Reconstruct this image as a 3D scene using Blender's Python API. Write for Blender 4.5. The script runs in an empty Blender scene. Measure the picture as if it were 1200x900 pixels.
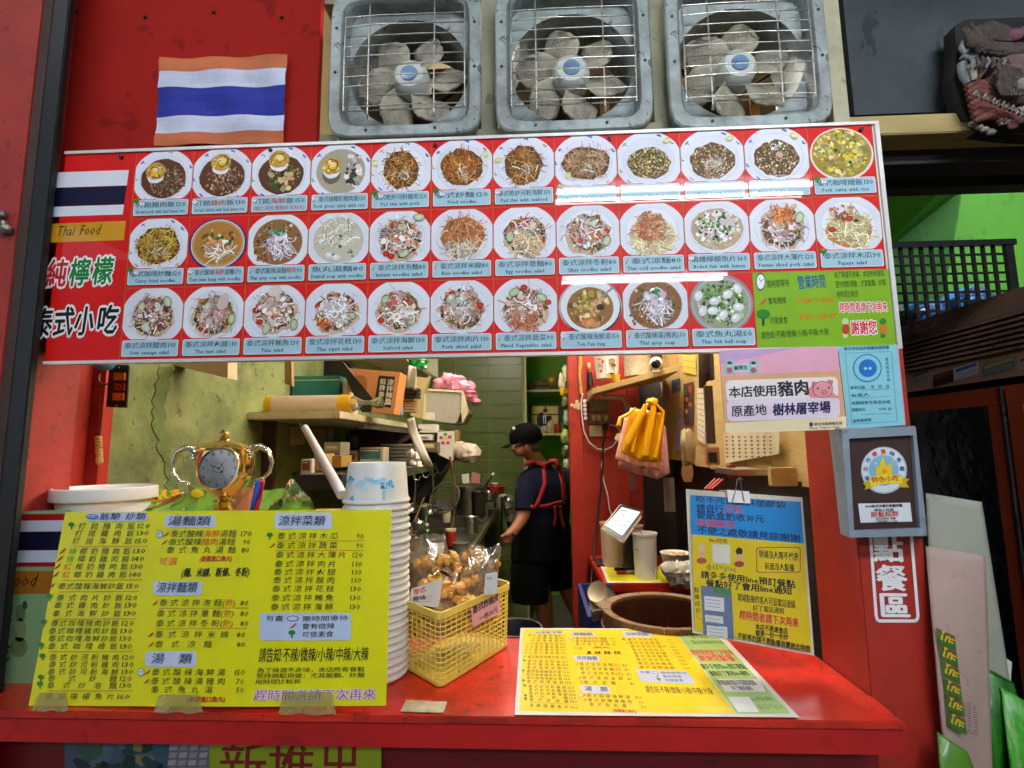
import bpy, bmesh, math, random
from mathutils import Vector, Matrix, noise
R_ = math.radians
scn = bpy.context.scene
COL = scn.collection
# ---------------------------------------------------------------- camera
YAW, PITCH, ROLL, FPX, CZ = R_(2.5387), R_(7.033), R_(-0.6063), 600.0, 1.5
cam_d = bpy.data.cameras.new('camera'); cam = bpy.data.objects.new('camera', cam_d); COL.objects.link(cam)
cam_d.sensor_width = 36.0; cam_d.lens = 36.0*FPX/1200.0; cam_d.clip_start = .02; cam_d.clip_end = 500
CR = Matrix.Rotation(YAW, 3, 'Z') @ Matrix.Rotation(math.pi/2+PITCH, 3, 'X') @ Matrix.Rotation(ROLL, 3, 'Z')
cam.matrix_world = Matrix.Translation((0, 0, CZ)) @ CR.to_4x4()
scn.camera = cam
CO = Vector((0, 0, CZ))
# ---------------------------------------------------------------- world, sun, exposure
SUN_EL, SUN_AZ = R_(52), R_(200)
w = bpy.data.worlds.new('World'); scn.world = w; w.use_nodes = True
nt = w.node_tree; bg = nt.nodes['Background']
sky = nt.nodes.new('ShaderNodeTexSky'); sky.sky_type = 'NISHITA'; sky.sun_disc = False
sky.sun_elevation = SUN_EL; sky.sun_rotation = SUN_AZ
nt.links.new(sky.outputs[0], bg.inputs[0]); bg.inputs[1].default_value = .11
sl = bpy.data.lights.new('sun', 'SUN'); sl.energy = 2.2; sl.angle = R_(.6); sl.color = (1, .96, .9)
so = bpy.data.objects.new('sun', sl); COL.objects.link(so)
sd = Vector((math.sin(SUN_AZ)*math.cos(SUN_EL), math.cos(SUN_AZ)*math.cos(SUN_EL), math.sin(SUN_EL)))
so.rotation_euler = sd.to_track_quat('Z', 'Y').to_euler(); so.location = (0, -6, 9)
vs = scn.view_settings; scn.display_settings.display_device = 'sRGB'
vs.view_transform = 'Standard'; vs.look = 'None'; vs.gamma = 1; vs.exposure = 1.0; vs.use_curve_mapping = False
TUBE_E, ROOM_E = 54.0, 70.0
cy = scn.cycles
cy.use_denoising = True; cy.max_bounces = 7; cy.diffuse_bounces = 4; cy.glossy_bounces = 3
cy.transmission_bounces = 4; cy.transparent_max_bounces = 14; cy.caustics_reflective = False; cy.caustics_refractive = False
cy.sample_clamp_indirect = 4.0; cy.use_adaptive_sampling = False

# ---------------------------------------------------------------- helpers
def lin(c):
    if isinstance(c, str):
        c = c.lstrip('#'); c = [int(c[i:i+2], 16)/255 for i in (0, 2, 4)]
    return tuple(x/12.92 if x <= .04045 else ((x+.055)/1.055)**2.4 for x in c[:3])
def ray(px, py): return (CR @ Vector(((px-600)/FPX, (450-py)/FPX, -1)))
def P(px, py, Y): d = ray(px, py); return CO + d*(Y/d.y)
def PX(px, py, X): d = ray(px, py); return CO + d*(X/d.x)
def PZ(px, py, z): d = ray(px, py); return CO + d*((z-CZ)/d.z)
def V(*a): return Vector(a)
rnd = random.Random(7)

WL = {}
def setp(o, label=None, cat=None, group=None, kind=None):
    if label: o['label'] = label
    if cat: o['category'] = cat
    if group: o['group'] = group
    if kind: o['kind'] = kind
    return o
def thing(name, loc, label, cat, group=None):
    o = bpy.data.objects.new(name, None); COL.objects.link(o); o.location = loc; o.empty_display_size = .05
    WL[o] = Vector(loc); return setp(o, label, cat, group)

class MB:
    def __init__(s): s.v = []; s.f = []; s.m = []; s.cur = 0
    def face(s, idx): s.f.append(tuple(idx)); s.m.append(s.cur)
    def add(s, vs, fs):
        b = len(s.v); s.v += [Vector(p) for p in vs]
        for f in fs: s.face([b+i for i in f])
        return s
    def box(s, a, b, bev=0):
        x0, y0, z0 = [min(a[i], b[i]) for i in range(3)]; x1, y1, z1 = [max(a[i], b[i]) for i in range(3)]
        return s.hexa([V(x0, y0, z0), V(x1, y0, z0), V(x1, y1, z0), V(x0, y1, z0)], [V(x0, y0, z1), V(x1, y0, z1), V(x1, y1, z1), V(x0, y1, z1)])
    def hexa(s, lo, hi):
        return s.add(list(lo)+list(hi), [(3, 2, 1, 0), (4, 5, 6, 7), (0, 1, 5, 4), (1, 2, 6, 5), (2, 3, 7, 6), (3, 0, 4, 7)])
    def obox(s, M, sx, sy, sz):
        h = [M @ V(x*sx/2, y*sy/2, z*sz/2) for z in (-1, 1) for (x, y) in ((-1, -1), (1, -1), (1, 1), (-1, 1))]
        return s.hexa(h[:4], h[4:])
    def prism(s, pts, off):
        n = len(pts); off = Vector(off); p = [Vector(q) for q in pts]
        return s.add(p+[q+off for q in p], [tuple(range(n))[::-1], tuple(range(n, 2*n))]+[(i, (i+1) % n, n+(i+1) % n, n+i) for i in range(n)])
    def rings(s, rs, cap0=True, cap1=True, closed=True):
        b = len(s.v); n = len(rs[0])
        for r in rs: s.v += [Vector(p) for p in r]
        for k in range(len(rs)-1):
            for i in range(n if closed else n-1):
                j = (i+1) % n; s.face((b+k*n+i, b+k*n+j, b+(k+1)*n+j, b+(k+1)*n+i))
        if cap0: s.face([b+i for i in range(n)][::-1])
        if cap1: s.face([b+(len(rs)-1)*n+i for i in range(n)])
        return s
    def tube(s, pts, r, n=8, caps=True, flat=1.0):
        pts = [Vector(p) for p in pts]; rs = []; up = None
        for i, p in enumerate(pts):
            t = (pts[min(i+1, len(pts)-1)]-pts[max(i-1, 0)])
            if t.length < 1e-9: t = V(0, 0, 1)
            t.normalize()
            if up is None:
                up = V(0, 0, 1) if abs(t.z) < .9 else V(0, 1, 0)
            a = t.cross(up); a.normalize(); bb = a.cross(t); bb.normalize(); up = bb
            rr = r[i] if isinstance(r, (list, tuple)) else r
            rs.append([p+a*math.cos(2*math.pi*k/n)*rr+bb*math.sin(2*math.pi*k/n)*rr*flat for k in range(n)])
        return s.rings(rs, caps, caps)
    def lathe(s, prof, o, n=24, M=None, caps=True, sq=1.0):
        M = M or Matrix.Identity(3); o = Vector(o); rs = []
        for r, z in prof: rs.append([o+M @ V(r*math.cos(2*math.pi*k/n), r*sq*math.sin(2*math.pi*k/n), z) for k in range(n)])
        return s.rings(rs, caps, caps)
    def blob(s, c, r, seed=0, amp=.25, n=10, m=7, M=None, freq=1.6):
        c = Vector(c); r = r if isinstance(r, (tuple, list)) else (r, r, r); rs = []
        for j in range(1, m):
            ph = math.pi*j/m; row = []
            for i in range(n):
                a = 2*math.pi*i/n; d = V(math.sin(ph)*math.cos(a), math.sin(ph)*math.sin(a), math.cos(ph))
                k = 1+amp*noise.noise(d*freq+V(seed*3.1, seed, 0)); p = V(d.x*r[0], d.y*r[1], d.z*r[2])*k
                row.append(c+(M @ p if M else p))
            rs.append(row)
        return s.rings(rs)
    def grid(s, fn, nu, nv):
        b = len(s.v)
        for j in range(nv+1):
            for i in range(nu+1): s.v.append(Vector(fn(i/nu, j/nv)))
        for j in range(nv):
            for i in range(nu): q = b+j*(nu+1)+i; s.face((q, q+1, q+nu+2, q+nu+1))
        return s

def obj(name, mb, mat, parent=None, smooth=0, label=None, kind=None, cat=None, group=None, bevel=0, thick=0):
    me = bpy.data.meshes.new(name)
    off = WL[parent] if parent else V(0, 0, 0)
    me.from_pydata([v-off for v in mb.v], [], mb.f)
    mats = mat if isinstance(mat, (list, tuple)) else [mat]
    for m in mats: me.materials.append(m)
    if len(mats) > 1: me.polygons.foreach_set('material_index', mb.m)
    if bevel or thick:
        bm = bmesh.new(); bm.from_mesh(me)
        if bevel:
            bmesh.ops.remove_doubles(bm, verts=bm.verts, dist=1e-6)
            bmesh.ops.bevel(bm, geom=[e for e in bm.edges if len(e.link_faces) == 2 and e.calc_face_angle(0) > .5], offset=bevel, segments=2, affect='EDGES', clamp_overlap=True)
        if thick: bmesh.ops.solidify(bm, geom=bm.faces[:], thickness=thick)
        bm.to_mesh(me); bm.free()
    if smooth:
        me.polygons.foreach_set('use_smooth', [True]*len(me.polygons))
        if smooth < 170: me.set_sharp_from_angle(angle=R_(smooth))
    me.update()
    o = bpy.data.objects.new(name, me); COL.objects.link(o)
    if parent: o.parent = parent
    WL[o] = Vector(off)
    return setp(o, label, cat, group, kind)
def fixn(o):
    bm = bmesh.new(); bm.from_mesh(o.data); bmesh.ops.recalc_face_normals(bm, faces=bm.faces[:]); bm.to_mesh(o.data); bm.free(); return o
def solo(name, mb, mat, label, cat, group=None, **k): return obj(name, mb, mat, None, label=label, cat=cat, group=group, **k)
def copy_tree(o, parent=None):
    c = o.copy(); COL.objects.link(c)
    if parent: c.parent = parent
    WL[c] = WL.get(o, V(0, 0, 0)).copy()
    for ch in list(o.children): copy_tree(ch, c)
    return c

# ---------------------------------------------------------------- materials
MATS = {}
def M(name, col, rough=.55, metal=0, var=.12, scale=9, bump=.08, bscale=60, dirt=0, dirtc='2a2018', dscale=4, coat=0, spec=.5, alpha=None, stretch=None, bdist=.002):
    if name in MATS: return MATS[name]
    m = bpy.data.materials.new(name); m.use_nodes = True; t = m.node_tree; N = t.nodes; L = t.links
    b = N['Principled BSDF']; tc = N.new('ShaderNodeTexCoord'); co = tc.outputs['Object']
    if stretch:
        mp = N.new('ShaderNodeMapping'); mp.inputs['Scale'].default_value = stretch; L.new(co, mp.inputs[0]); co = mp.outputs[0]
    n1 = N.new('ShaderNodeTexNoise'); n1.inputs['Scale'].default_value = scale; n1.inputs['Detail'].default_value = 6; n1.inputs['Roughness'].default_value = .65; L.new(co, n1.inputs['Vector'])
    c = lin(col); mx = N.new('ShaderNodeMix'); mx.data_type = 'RGBA'
    mx.inputs[6].default_value = (*[x*(1-var*1.6) for x in c], 1); mx.inputs[7].default_value = (*[min(1, x*(1+var*1.6)+var*.004) for x in c], 1)
    L.new(n1.outputs[0], mx.inputs[0]); out = mx.outputs[2]
    if dirt:
        n2 = N.new('ShaderNodeTexNoise'); n2.inputs['Scale'].default_value = dscale; n2.inputs['Detail'].default_value = 9; n2.inputs['Roughness'].default_value = .7; L.new(co, n2.inputs['Vector'])
        rp = N.new('ShaderNodeValToRGB'); rp.color_ramp.elements[0].position = .44; rp.color_ramp.elements[1].position = .68; rp.color_ramp.elements[1].color = (dirt, dirt, dirt, 1); L.new(n2.outputs[0], rp.inputs[0])
        m2 = N.new('ShaderNodeMix'); m2.data_type = 'RGBA'; m2.inputs[7].default_value = (*lin(dirtc), 1); L.new(rp.outputs[0], m2.inputs[0]); L.new(out, m2.inputs[6]); out = m2.outputs[2]
        n4 = N.new('ShaderNodeTexNoise'); n4.inputs['Scale'].default_value = dscale*6; n4.inputs['Detail'].default_value = 3; n4.inputs['Distortion'].default_value = 1.2; L.new(co, n4.inputs['Vector'])
        r4 = N.new('ShaderNodeValToRGB'); r4.color_ramp.elements[0].position = .63; r4.color_ramp.elements[1].position = .69; q4 = min(.8, dirt); r4.color_ramp.elements[1].color = (q4, q4, q4, 1); L.new(n4.outputs[0], r4.inputs[0])
        m4 = N.new('ShaderNodeMix'); m4.data_type = 'RGBA'; m4.inputs[7].default_value = (*[x*.8 for x in lin(dirtc)], 1); L.new(r4.outputs[0], m4.inputs[0]); L.new(out, m4.inputs[6]); out = m4.outputs[2]
    L.new(out, b.inputs['Base Color'])
    rm = N.new('ShaderNodeMapRange'); rm.inputs[3].default_value = max(.03, rough-.12); rm.inputs[4].default_value = min(1, rough+.12); L.new(n1.outputs[0], rm.inputs[0]); L.new(rm.outputs[0], b.inputs['Roughness'])
    b.inputs['Metallic'].default_value = metal; b.inputs['Coat Weight'].default_value = coat; b.inputs['Specular IOR Level'].default_value = spec
    if bump:
        n3 = N.new('ShaderNodeTexNoise'); n3.inputs['Scale'].default_value = bscale; n3.inputs['Detail'].default_value = 5; L.new(co, n3.inputs['Vector'])
        bp = N.new('ShaderNodeBump'); bp.inputs['Strength'].default_value = min(1, bump*4); bp.inputs['Distance'].default_value = bdist; L.new(n3.outputs[0], bp.inputs['Height']); L.new(bp.outputs[0], b.inputs['Normal'])
    if alpha is not None: b.inputs['Alpha'].default_value = alpha
    MATS[name] = m; return m
def MP(name, rough=.4, coat=0, bump=.05, bscale=120, var=.06, dirt=0):      # printed colours: one colour per printed patch
    if name in MATS: return MATS[name]
    m = M(name, (1, 1, 1), rough, 0, 0, 20, bump, bscale, coat=coat); t = m.node_tree; N = t.nodes; L = t.links
    b = N['Principled BSDF']; at = N.new('ShaderNodeAttribute'); at.attribute_name = 'Col'
    n = N.new('ShaderNodeTexNoise'); n.inputs['Scale'].default_value = 14; n.inputs['Detail'].default_value = 5
    L.new([x for x in N if x.type == 'TEX_COORD'][0].outputs['Object'], n.inputs['Vector'])
    mr = N.new('ShaderNodeMapRange'); mr.inputs[1].default_value = .3; mr.inputs[2].default_value = .7; mr.inputs[3].default_value = 1-var; mr.inputs[4].default_value = 1+var; L.new(n.outputs[0], mr.inputs[0])
    mx = N.new('ShaderNodeVectorMath'); mx.operation = 'SCALE'; L.new(at.outputs['Color'], mx.inputs[0]); L.new(mr.outputs[0], mx.inputs['Scale'])
    L.new(mx.outputs[0], b.inputs['Base Color']); return m
def MFILM(name, col='e8e8e8', glossy=.25, rough=.12, tint=1.0, haze=.08):    # clear plastic film
    if name in MATS: return MATS[name]
    m = bpy.data.materials.new(name); m.use_nodes = True; t = m.node_tree; N = t.nodes; L = t.links
    N.remove(N['Principled BSDF']); o = N['Material Output']
    tr = N.new('ShaderNodeBsdfTransparent'); tr.inputs[0].default_value = (*[tint*x for x in (.97, .96, .94)], 1)
    gl = N.new('ShaderNodeBsdfGlossy'); gl.inputs['Roughness'].default_value = rough; gl.inputs[0].default_value = (*lin(col), 1)
    df = N.new('ShaderNodeBsdfDiffuse'); df.inputs[0].default_value = (*lin(col), 1)
    tc = N.new('ShaderNodeTexCoord'); n = N.new('ShaderNodeTexNoise'); n.inputs['Scale'].default_value = 22; n.inputs['Detail'].default_value = 4; L.new(tc.outputs['Object'], n.inputs['Vector'])
    bp = N.new('ShaderNodeBump'); bp.inputs['Strength'].default_value = .6; bp.inputs['Distance'].default_value = .006; L.new(n.outputs[0], bp.inputs['Height'])
    L.new(bp.outputs[0], gl.inputs['Normal'])
    fr = N.new('ShaderNodeFresnel'); fr.inputs[0].default_value = 1.5; L.new(bp.outputs[0], fr.inputs['Normal'])
    ad = N.new('ShaderNodeMath'); ad.operation = 'ADD'; ad.inputs[1].default_value = glossy*.35; L.new(fr.outputs[0], ad.inputs[0])
    m0 = N.new('ShaderNodeMixShader'); m0.inputs[0].default_value = haze; L.new(tr.outputs[0], m0.inputs[1]); L.new(df.outputs[0], m0.inputs[2])
    m1 = N.new('ShaderNodeMixShader'); L.new(ad.outputs[0], m1.inputs[0]); L.new(m0.outputs[0], m1.inputs[1]); L.new(gl.outputs[0], m1.inputs[2]); L.new(m1.outputs[0], o.inputs[0])
    MATS[name] = m; return m
def MEMIT(name, col, s):
    m = bpy.data.materials.new(name); m.use_nodes = True; b = m.node_tree.nodes['Principled BSDF']
    b.inputs['Base Color'].default_value = (.8, .8, .8, 1); b.inputs['Emission Color'].default_value = (*lin(col), 1); b.inputs['Emission Strength'].default_value = s; return m

RED = M('red_paint', 'a42a1c', .45, var=.2, scale=4, bump=.05, dirt=.35, dirtc='5a0c08', dscale=5)
REDC = M('red_counter', 'c42614', .33, var=.16, scale=5, bump=.06, dirt=.85, dirtc='6a1a10', dscale=9, coat=.12, bscale=25)
REDD = M('dark_red_panel', '7c0c10', .5, var=.15, scale=4, dirt=.4, dirtc='30080a')
BLACK = M('black_steel', '0d0d0e', .5, var=.25, scale=12, bump=.12)
GREEN = M('green_plaster', '7a8450', .85, var=.3, scale=3.4, bump=.35, bscale=22, dirt=.9, dirtc='454a2a', dscale=4.5)
LGREEN = M('lime_paint', '7ab83c', .6, var=.08, scale=2)
TILE = M('green_tile', '5a6832', .35, var=.16, scale=5, bump=.03, dirt=.3, dirtc='2c3818')
GROUT = M('tile_grout', '8a9a58', .8)
CONC = M('bare_concrete', '9b987f', .85, var=.2, scale=7, bump=.3, bscale=40, dirt=.5, dirtc='4a4636')
GREYB = M('grey_board', '464d50', .8, spec=.2, var=.4, scale=3, dirt=.5, dirtc='1c2126', dscale=2)
STEELB = M('blue_grey_steel', '98a2a0', .5, metal=.15, var=.2, scale=9, dirt=.85, dirtc='4a4840', dscale=7, bump=.15)
WIRE = M('chrome_wire', 'cfccc0', .3, metal=.85, var=.2, scale=40, dirt=.6, dirtc='5a3a20', dscale=30)
STEEL = M('brushed_steel', 'b4b2ac', .3, metal=.95, var=.15, scale=10, dirt=.35, dirtc='3a3226')
DSTEEL = M('dull_steel', '7a756c', .45, metal=.8, var=.2, scale=10, dirt=.5, dirtc='241d16')
GOLD = M('polished_gold', 'e8c47c', .17, metal=1, var=.06, scale=8, bump=.02)
SILV = M('polished_silver_gold', 'f2e6c8', .14, metal=1, var=.1, scale=30, bump=.15, bscale=90)
WHITE = M('white_plastic', 'e6e4e2', .4, var=.04, scale=8, bump=.02)
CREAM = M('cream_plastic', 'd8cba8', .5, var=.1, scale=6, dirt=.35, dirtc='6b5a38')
PAPER = M('white_paper', 'e2ddd2', .7, var=.06, scale=10, dirt=.15, dirtc='a89878')
CARD = M('brown_card', 'b08a5c', .8, var=.12, scale=6, dirt=.3, dirtc='5c4224')
WOOD = M('pale_wood', 'c9ab6c', .6, var=.22, scale=4, bump=.15, stretch=(1, 1, 8), dirt=.45, dirtc='5a4320')
WOODD = M('worn_tub_wood', '7c5838', .6, var=.3, scale=6, bump=.25, bscale=30, stretch=(1, 1, .25), dirt=.6, dirtc='40220e')
WOODI = M('dark_tub_wood', '4a2410', .4, var=.3, scale=8, bump=.2, stretch=(1, 1, .25), dirt=.5, dirtc='1c0c06')
LEDGE = M('timber_ledge', 'b09a62', .7, var=.2, scale=3, bump=.15, stretch=(.3, 2, 2), dirt=.5, dirtc='4d4026')
DARKW = M('dark_beam_paint', '1a120d', .7, var=.3)
FLOORM = M('worn_floor', '6a6258', .6, var=.2, scale=3, dirt=.5, dirtc='2a2622')
YELP = M('yellow_basket_plastic', 'e6cc58', .42, var=.06, scale=8)
CLEAR = MFILM('clear_film'); CLEAR2 = MFILM('acrylic', glossy=.12, rough=.04, haze=.03)
GLASS = MFILM('cabinet_glass', glossy=.1, rough=.12, tint=.75, haze=.02)
BRONZE = M('brown_shutter', '9a745c', .5, metal=.0, var=.15, dirt=.5, dirtc='2e1d14')
FRAMER = M('red_brown_frame', '9c3c20', .4, var=.15)
PRG = MP('gloss_print', .5, coat=.3, bump=.022, bscale=420, var=.04); PRG.node_tree.nodes['Principled BSDF'].inputs['Specular IOR Level'].default_value = .2; PRG.node_tree.nodes['Principled BSDF'].inputs['Coat Roughness'].default_value = .02
PRM = MP('sheet_print', .38, coat=.1, bump=.03, bscale=60)
PRP = MP('paper_print', .7, bump=.05, bscale=80, var=.1)

# ---------------------------------------------------------------- printed sheets
class Frame:
    def __init__(s, O, U, Vv):
        s.O = Vector(O); s.U = Vector(U).normalized(); v = Vector(Vv); v = v-s.U*v.dot(s.U); s.V = v.normalized(); s.N = s.U.cross(s.V); s.warp = None
    def at(s, u, v, w=0):
        if s.warp: w += s.warp(u, v)
        return s.O+s.U*u+s.V*v+s.N*w
    def uv(s, px, py):
        d = ray(px, py); t = (s.O-CO).dot(s.N)/d.dot(s.N); q = CO+d*t-s.O; return (q.dot(s.U), q.dot(s.V))
def front(Y, px=600, py=450): return Frame(P(px, py, Y), (1, 0, 0), (0, 0, 1))
GC = {}
def glyph(ch, bold):
    k = (ch, bold)
    if k in GC: return GC[k]
    c = bpy.data.curves.new('g', 'FONT'); c.body = ch+'口'; c.resolution_u = 1; c.offset = bold
    if ch == ' ': r = ([], [], .5)
    else:
        o = bpy.data.objects.new('g', c); COL.objects.link(o); c.body = ch
        dg = bpy.context.evaluated_depsgraph_get(); me = bpy.data.meshes.new_from_object(o.evaluated_get(dg))
        vs_ = [(v.co.x, v.co.y) for v in me.vertices]; fs = [tuple(p.vertices) for p in me.polygons]
        if ord(ch) > 0x2e80 or ch in '、，。：': adv = 1.0
        else: adv = (max(v[0] for v in vs_)+.06) if vs_ else .4
        r = (vs_, fs, adv); bpy.data.objects.remove(o); bpy.data.meshes.remove(me)
    bpy.data.curves.remove(c); GC[k] = r; return r
class Print:
    def __init__(s, F, z0=.0005, dz=.00012): s.F = F; s.v = []; s.f = []; s.c = []; s.z0 = z0; s.dz = dz; s.k = 0; s.map = F.uv
    def uv(s, x, y): return s.map(x, y)
    def poly(s, pts, col, z=0):                      # local metres
        b = len(s.v); w_ = s.z0+z*s.dz+s.k
        s.v += [s.F.at(u, v, w_) for u, v in pts]; s.f.append(tuple(range(b, b+len(pts)))); s.c.append(lin(col) if isinstance(col, str) else col)
    def pp(s, pts, col, z=0): s.poly([s.uv(*p) for p in pts], col, z)
    def rect(s, x0, y0, x1, y1, col, z=0): s.pp([(x0, y1), (x1, y1), (x1, y0), (x0, y0)], col, z)
    def gridrect(s, a, b, col, nu, nv, z=0):
        for j in range(nv):
            for i in range(nu):
                f = lambda p, q: (a[0]+(b[0]-a[0])*p/nu, a[1]+(b[1]-a[1])*q/nv)
                s.poly([f(i, j), f(i+1, j), f(i+1, j+1), f(i, j+1)], col, z)
    def quadgrid(s, q, col, nu, nv, z=0, px=True):   # q: TL TR BR BL
        q = [Vector(s.uv(*p)) if px else Vector(p) for p in q]
        f = lambda i, j: tuple((q[3]*(1-i)+q[2]*i)*(1-j)+(q[0]*(1-i)+q[1]*i)*j)
        for j in range(nv):
            for i in range(nu):
                s.poly([f(i/nu, j/nv), f((i+1)/nu, j/nv), f((i+1)/nu, (j+1)/nv), f(i/nu, (j+1)/nv)], col, z)
    def ell(s, cx, cy_, rx, ry, col, z=0, n=20, px=True, a=0, jit=0):
        pts = []
        for i in range(n):
            t = 2*math.pi*i/n; k = 1+(jit*(rnd.random()-.5) if jit else 0); x = rx*k*math.cos(t); y = ry*k*math.sin(t)
            x, y = x*math.cos(a)-y*math.sin(a), x*math.sin(a)+y*math.cos(a)
            pts.append((cx+x, cy_-y) if px else (cx+x, cy_+y))
        if px: s.pp(pts, col, z)
        else: s.poly(pts, col, z)
    def rrect(s, x0, y0, x1, y1, r, col, z=0, px=True):
        pts = []
        for (cx, cy_, a0) in ((x1-r, y1-r, 0), (x0+r, y1-r, 90), (x0+r, y0+r, 180), (x1-r, y0+r, 270)):
            for k in range(5): a = R_(a0+k*22.5); pts.append((cx+r*math.cos(a), cy_+r*math.sin(a)))
        if px: s.pp(pts[::-1], col, z)
        else: s.poly(pts, col, z)
    def line(s, x0, y0, x1, y1, wd, col, z=2, px=True):
        a, b = (Vector(s.uv(x0, y0)), Vector(s.uv(x1, y1))) if px else (V(x0, y0), V(x1, y1))
        d = b-a
        if d.length < 1e-9: return
        n = V(-d.y, d.x).normalized()*wd/2
        s.poly([tuple(a-n), tuple(b-n), tuple(b+n), tuple(a+n)], col, z)
    def path(s, pts, wd, col, z=2, px=True):
        for a, b in zip(pts, pts[1:]): s.line(*a, *b, wd, col, z, px)
    def text(s, t, x0, y0, x1, y1, h, col='202018', bold=0.0, z=3, px=True, halo=None, hw=.06, slant=0, fit=True):
        segs = t if isinstance(t, list) else [(t, col)]
        gl = [(glyph(ch, 0), c or col) for tx, c in segs for ch in tx]
        tot = sum(g[2] for g, _ in gl)
        if px:
            A = Vector(s.uv(x0, y0)); B = Vector(s.uv(x1, y1)); C = Vector(s.uv(x0, y0-h)); H = (C-A).length
        else: A, B, H = V(x0, y0), V(x1, y1), h
        e1 = (B-A)/tot; e2 = V(-e1.y, e1.x).normalized()*H+e1.normalized()*slant*H
        if not fit: e1 = e1.normalized()*H
        if halo: s.text([(tx, halo) for tx, _ in segs], x0, y0, x1, y1, h, halo, bold+hw, z-1, px, slant=slant, fit=fit)
        x = 0; w_ = s.z0+z*s.dz+s.k
        sh = [(0, 0)] if bold < .006 else [(-bold*.8, 0), (bold*.8, 0)] if bold < .018 else [(-bold, 0), (bold, 0), (0, -bold*.7), (0, bold*.7)] if bold < .05 else [(bold*math.cos(k*.785), bold*math.sin(k*.785)) for k in range(8)]
        for (vs_, fs, adv), c in gl:
            b = len(s.v); cc = lin(c)
            for n_, (ox, oy) in enumerate(sh):
                b = len(s.v)
                for vx, vy in vs_: q = A+e1*(x+vx+ox)+e2*(vy+.06+oy); s.v.append(s.F.at(q.x, q.y, w_+n_*3e-6))
                for f in fs: s.f.append(tuple(b+i for i in f)); s.c.append(cc)
            x += adv
    def emit(s, name, mat, parent=None, **k):
        off = WL[parent] if parent else V(0, 0, 0)
        me = bpy.data.meshes.new(name); me.from_pydata([v-off for v in s.v], [], s.f); me.materials.append(mat)
        ca = me.color_attributes.new('Col', 'FLOAT_COLOR', 'CORNER'); buf = []
        for p, c in zip(me.polygons, s.c): buf += [c[0], c[1], c[2], 1.0]*p.loop_total
        if len(buf) == 4*len(me.loops): ca.data.foreach_set('color', buf)
        o = bpy.data.objects.new(name, me); COL.objects.link(o)
        if parent: o.parent = parent
        WL[o] = Vector(off)
        return setp(o, k.get('label'), k.get('cat'), k.get('group'), k.get('kind'))
def tree_icon(pr, x, y, h, z=6):
    pr.rect(x-h*.07, y-h*.5, x+h*.07, y+h*.45, '1a2a10', z); pr.ell(x, y-h*.22, h*.42, h*.3, '1f7a1c', z+1, 10)
def chili(pr, x, y, l, z=6, col='b01818'):
    pr.pp([(x-l*.5, y+l*.4), (x-l*.1, y+l*.05), (x+l*.3, y-l*.3), (x+l*.5, y-l*.42), (x+l*.35, y-l*.08), (x, y+l*.25)], col, z)
def clock_icon(pr, x, y, r, ry=None, z=6, col='f4f4f8', rim='33384a'):
    ry = ry or r; pr.ell(x, y, r, ry, rim, z, 14); pr.ell(x, y, r*.84, ry*.84, col, z+1, 14)
    q = pr.uv(x, y); p2 = pr.uv(x+r*.55, y-ry*.3); p3 = pr.uv(x-r*.35, y-ry*.4)
    wd = (Vector(pr.uv(x+r, y))-Vector(q)).length*.12
    pr.line(*q, *p2, wd, '222222', z+2, False); pr.line(*q, *p3, wd, '222222', z+2, False)

# ================================================================ THE SETTING
ZC = 1.086                                     # counter top
gm = M('street_asphalt', '4c4a48', .8, var=.2, scale=2, dirt=.3)
obj('ground', MB().box((-30, -30, -.3), (30, 30, 0)), gm, kind='structure')
obj('floor', MB().box((-1.3, 1.0, .001), (2.0, 6.0, .02)), FLOORM, kind='structure')
ceil_m = M('arcade_ceiling', '504e4a', .8, dirt=.4)
obj('ceiling', MB().box((-3.2, -2.6, 3.05), (3.6, 1.02, 3.2)), ceil_m, kind='structure')
obj('ceiling', MB().box((-1.3, 1.03, 2.72), (1.2, 6.0, 2.84)), M('room_ceiling', 'a8a48c', .8), kind='structure')
obj('street_wall', MB().box((-9, -7.2, 0), (9, -6.9, 5.0)), M('far_shop_wall', '8f8b84', .8, var=.3, scale=1), kind='structure')
# left plaster wall, chipped band
obj('left_wall', MB().box((-1.24, 1.04, 0), (-1.1, 4.72, 2.72)), GREEN, kind='structure')
# a chipped, patched strip of plaster proud of the wall
mb = MB(); pts = []
for i in range(26):
    t = i/25; pa = PX(188+rnd.uniform(-4, 4)-8*math.sin(t*5), 430+t*165, -1.0995); pts.append(pa)
for i in range(26):
    t = 1-i/25; pts.append(PX(203+rnd.uniform(-4, 4)-9*math.sin(t*5)-5*t, 430+t*165, -1.0995))
mb.prism(pts, (.0022, 0, 0)); obj('plaster_patch', mb, M('bare_render', '5f6e3a', .9, var=.25, scale=30, bump=.4, bscale=60, dirt=.7, dirtc='3a3f20', dscale=12), kind='structure')
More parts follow.
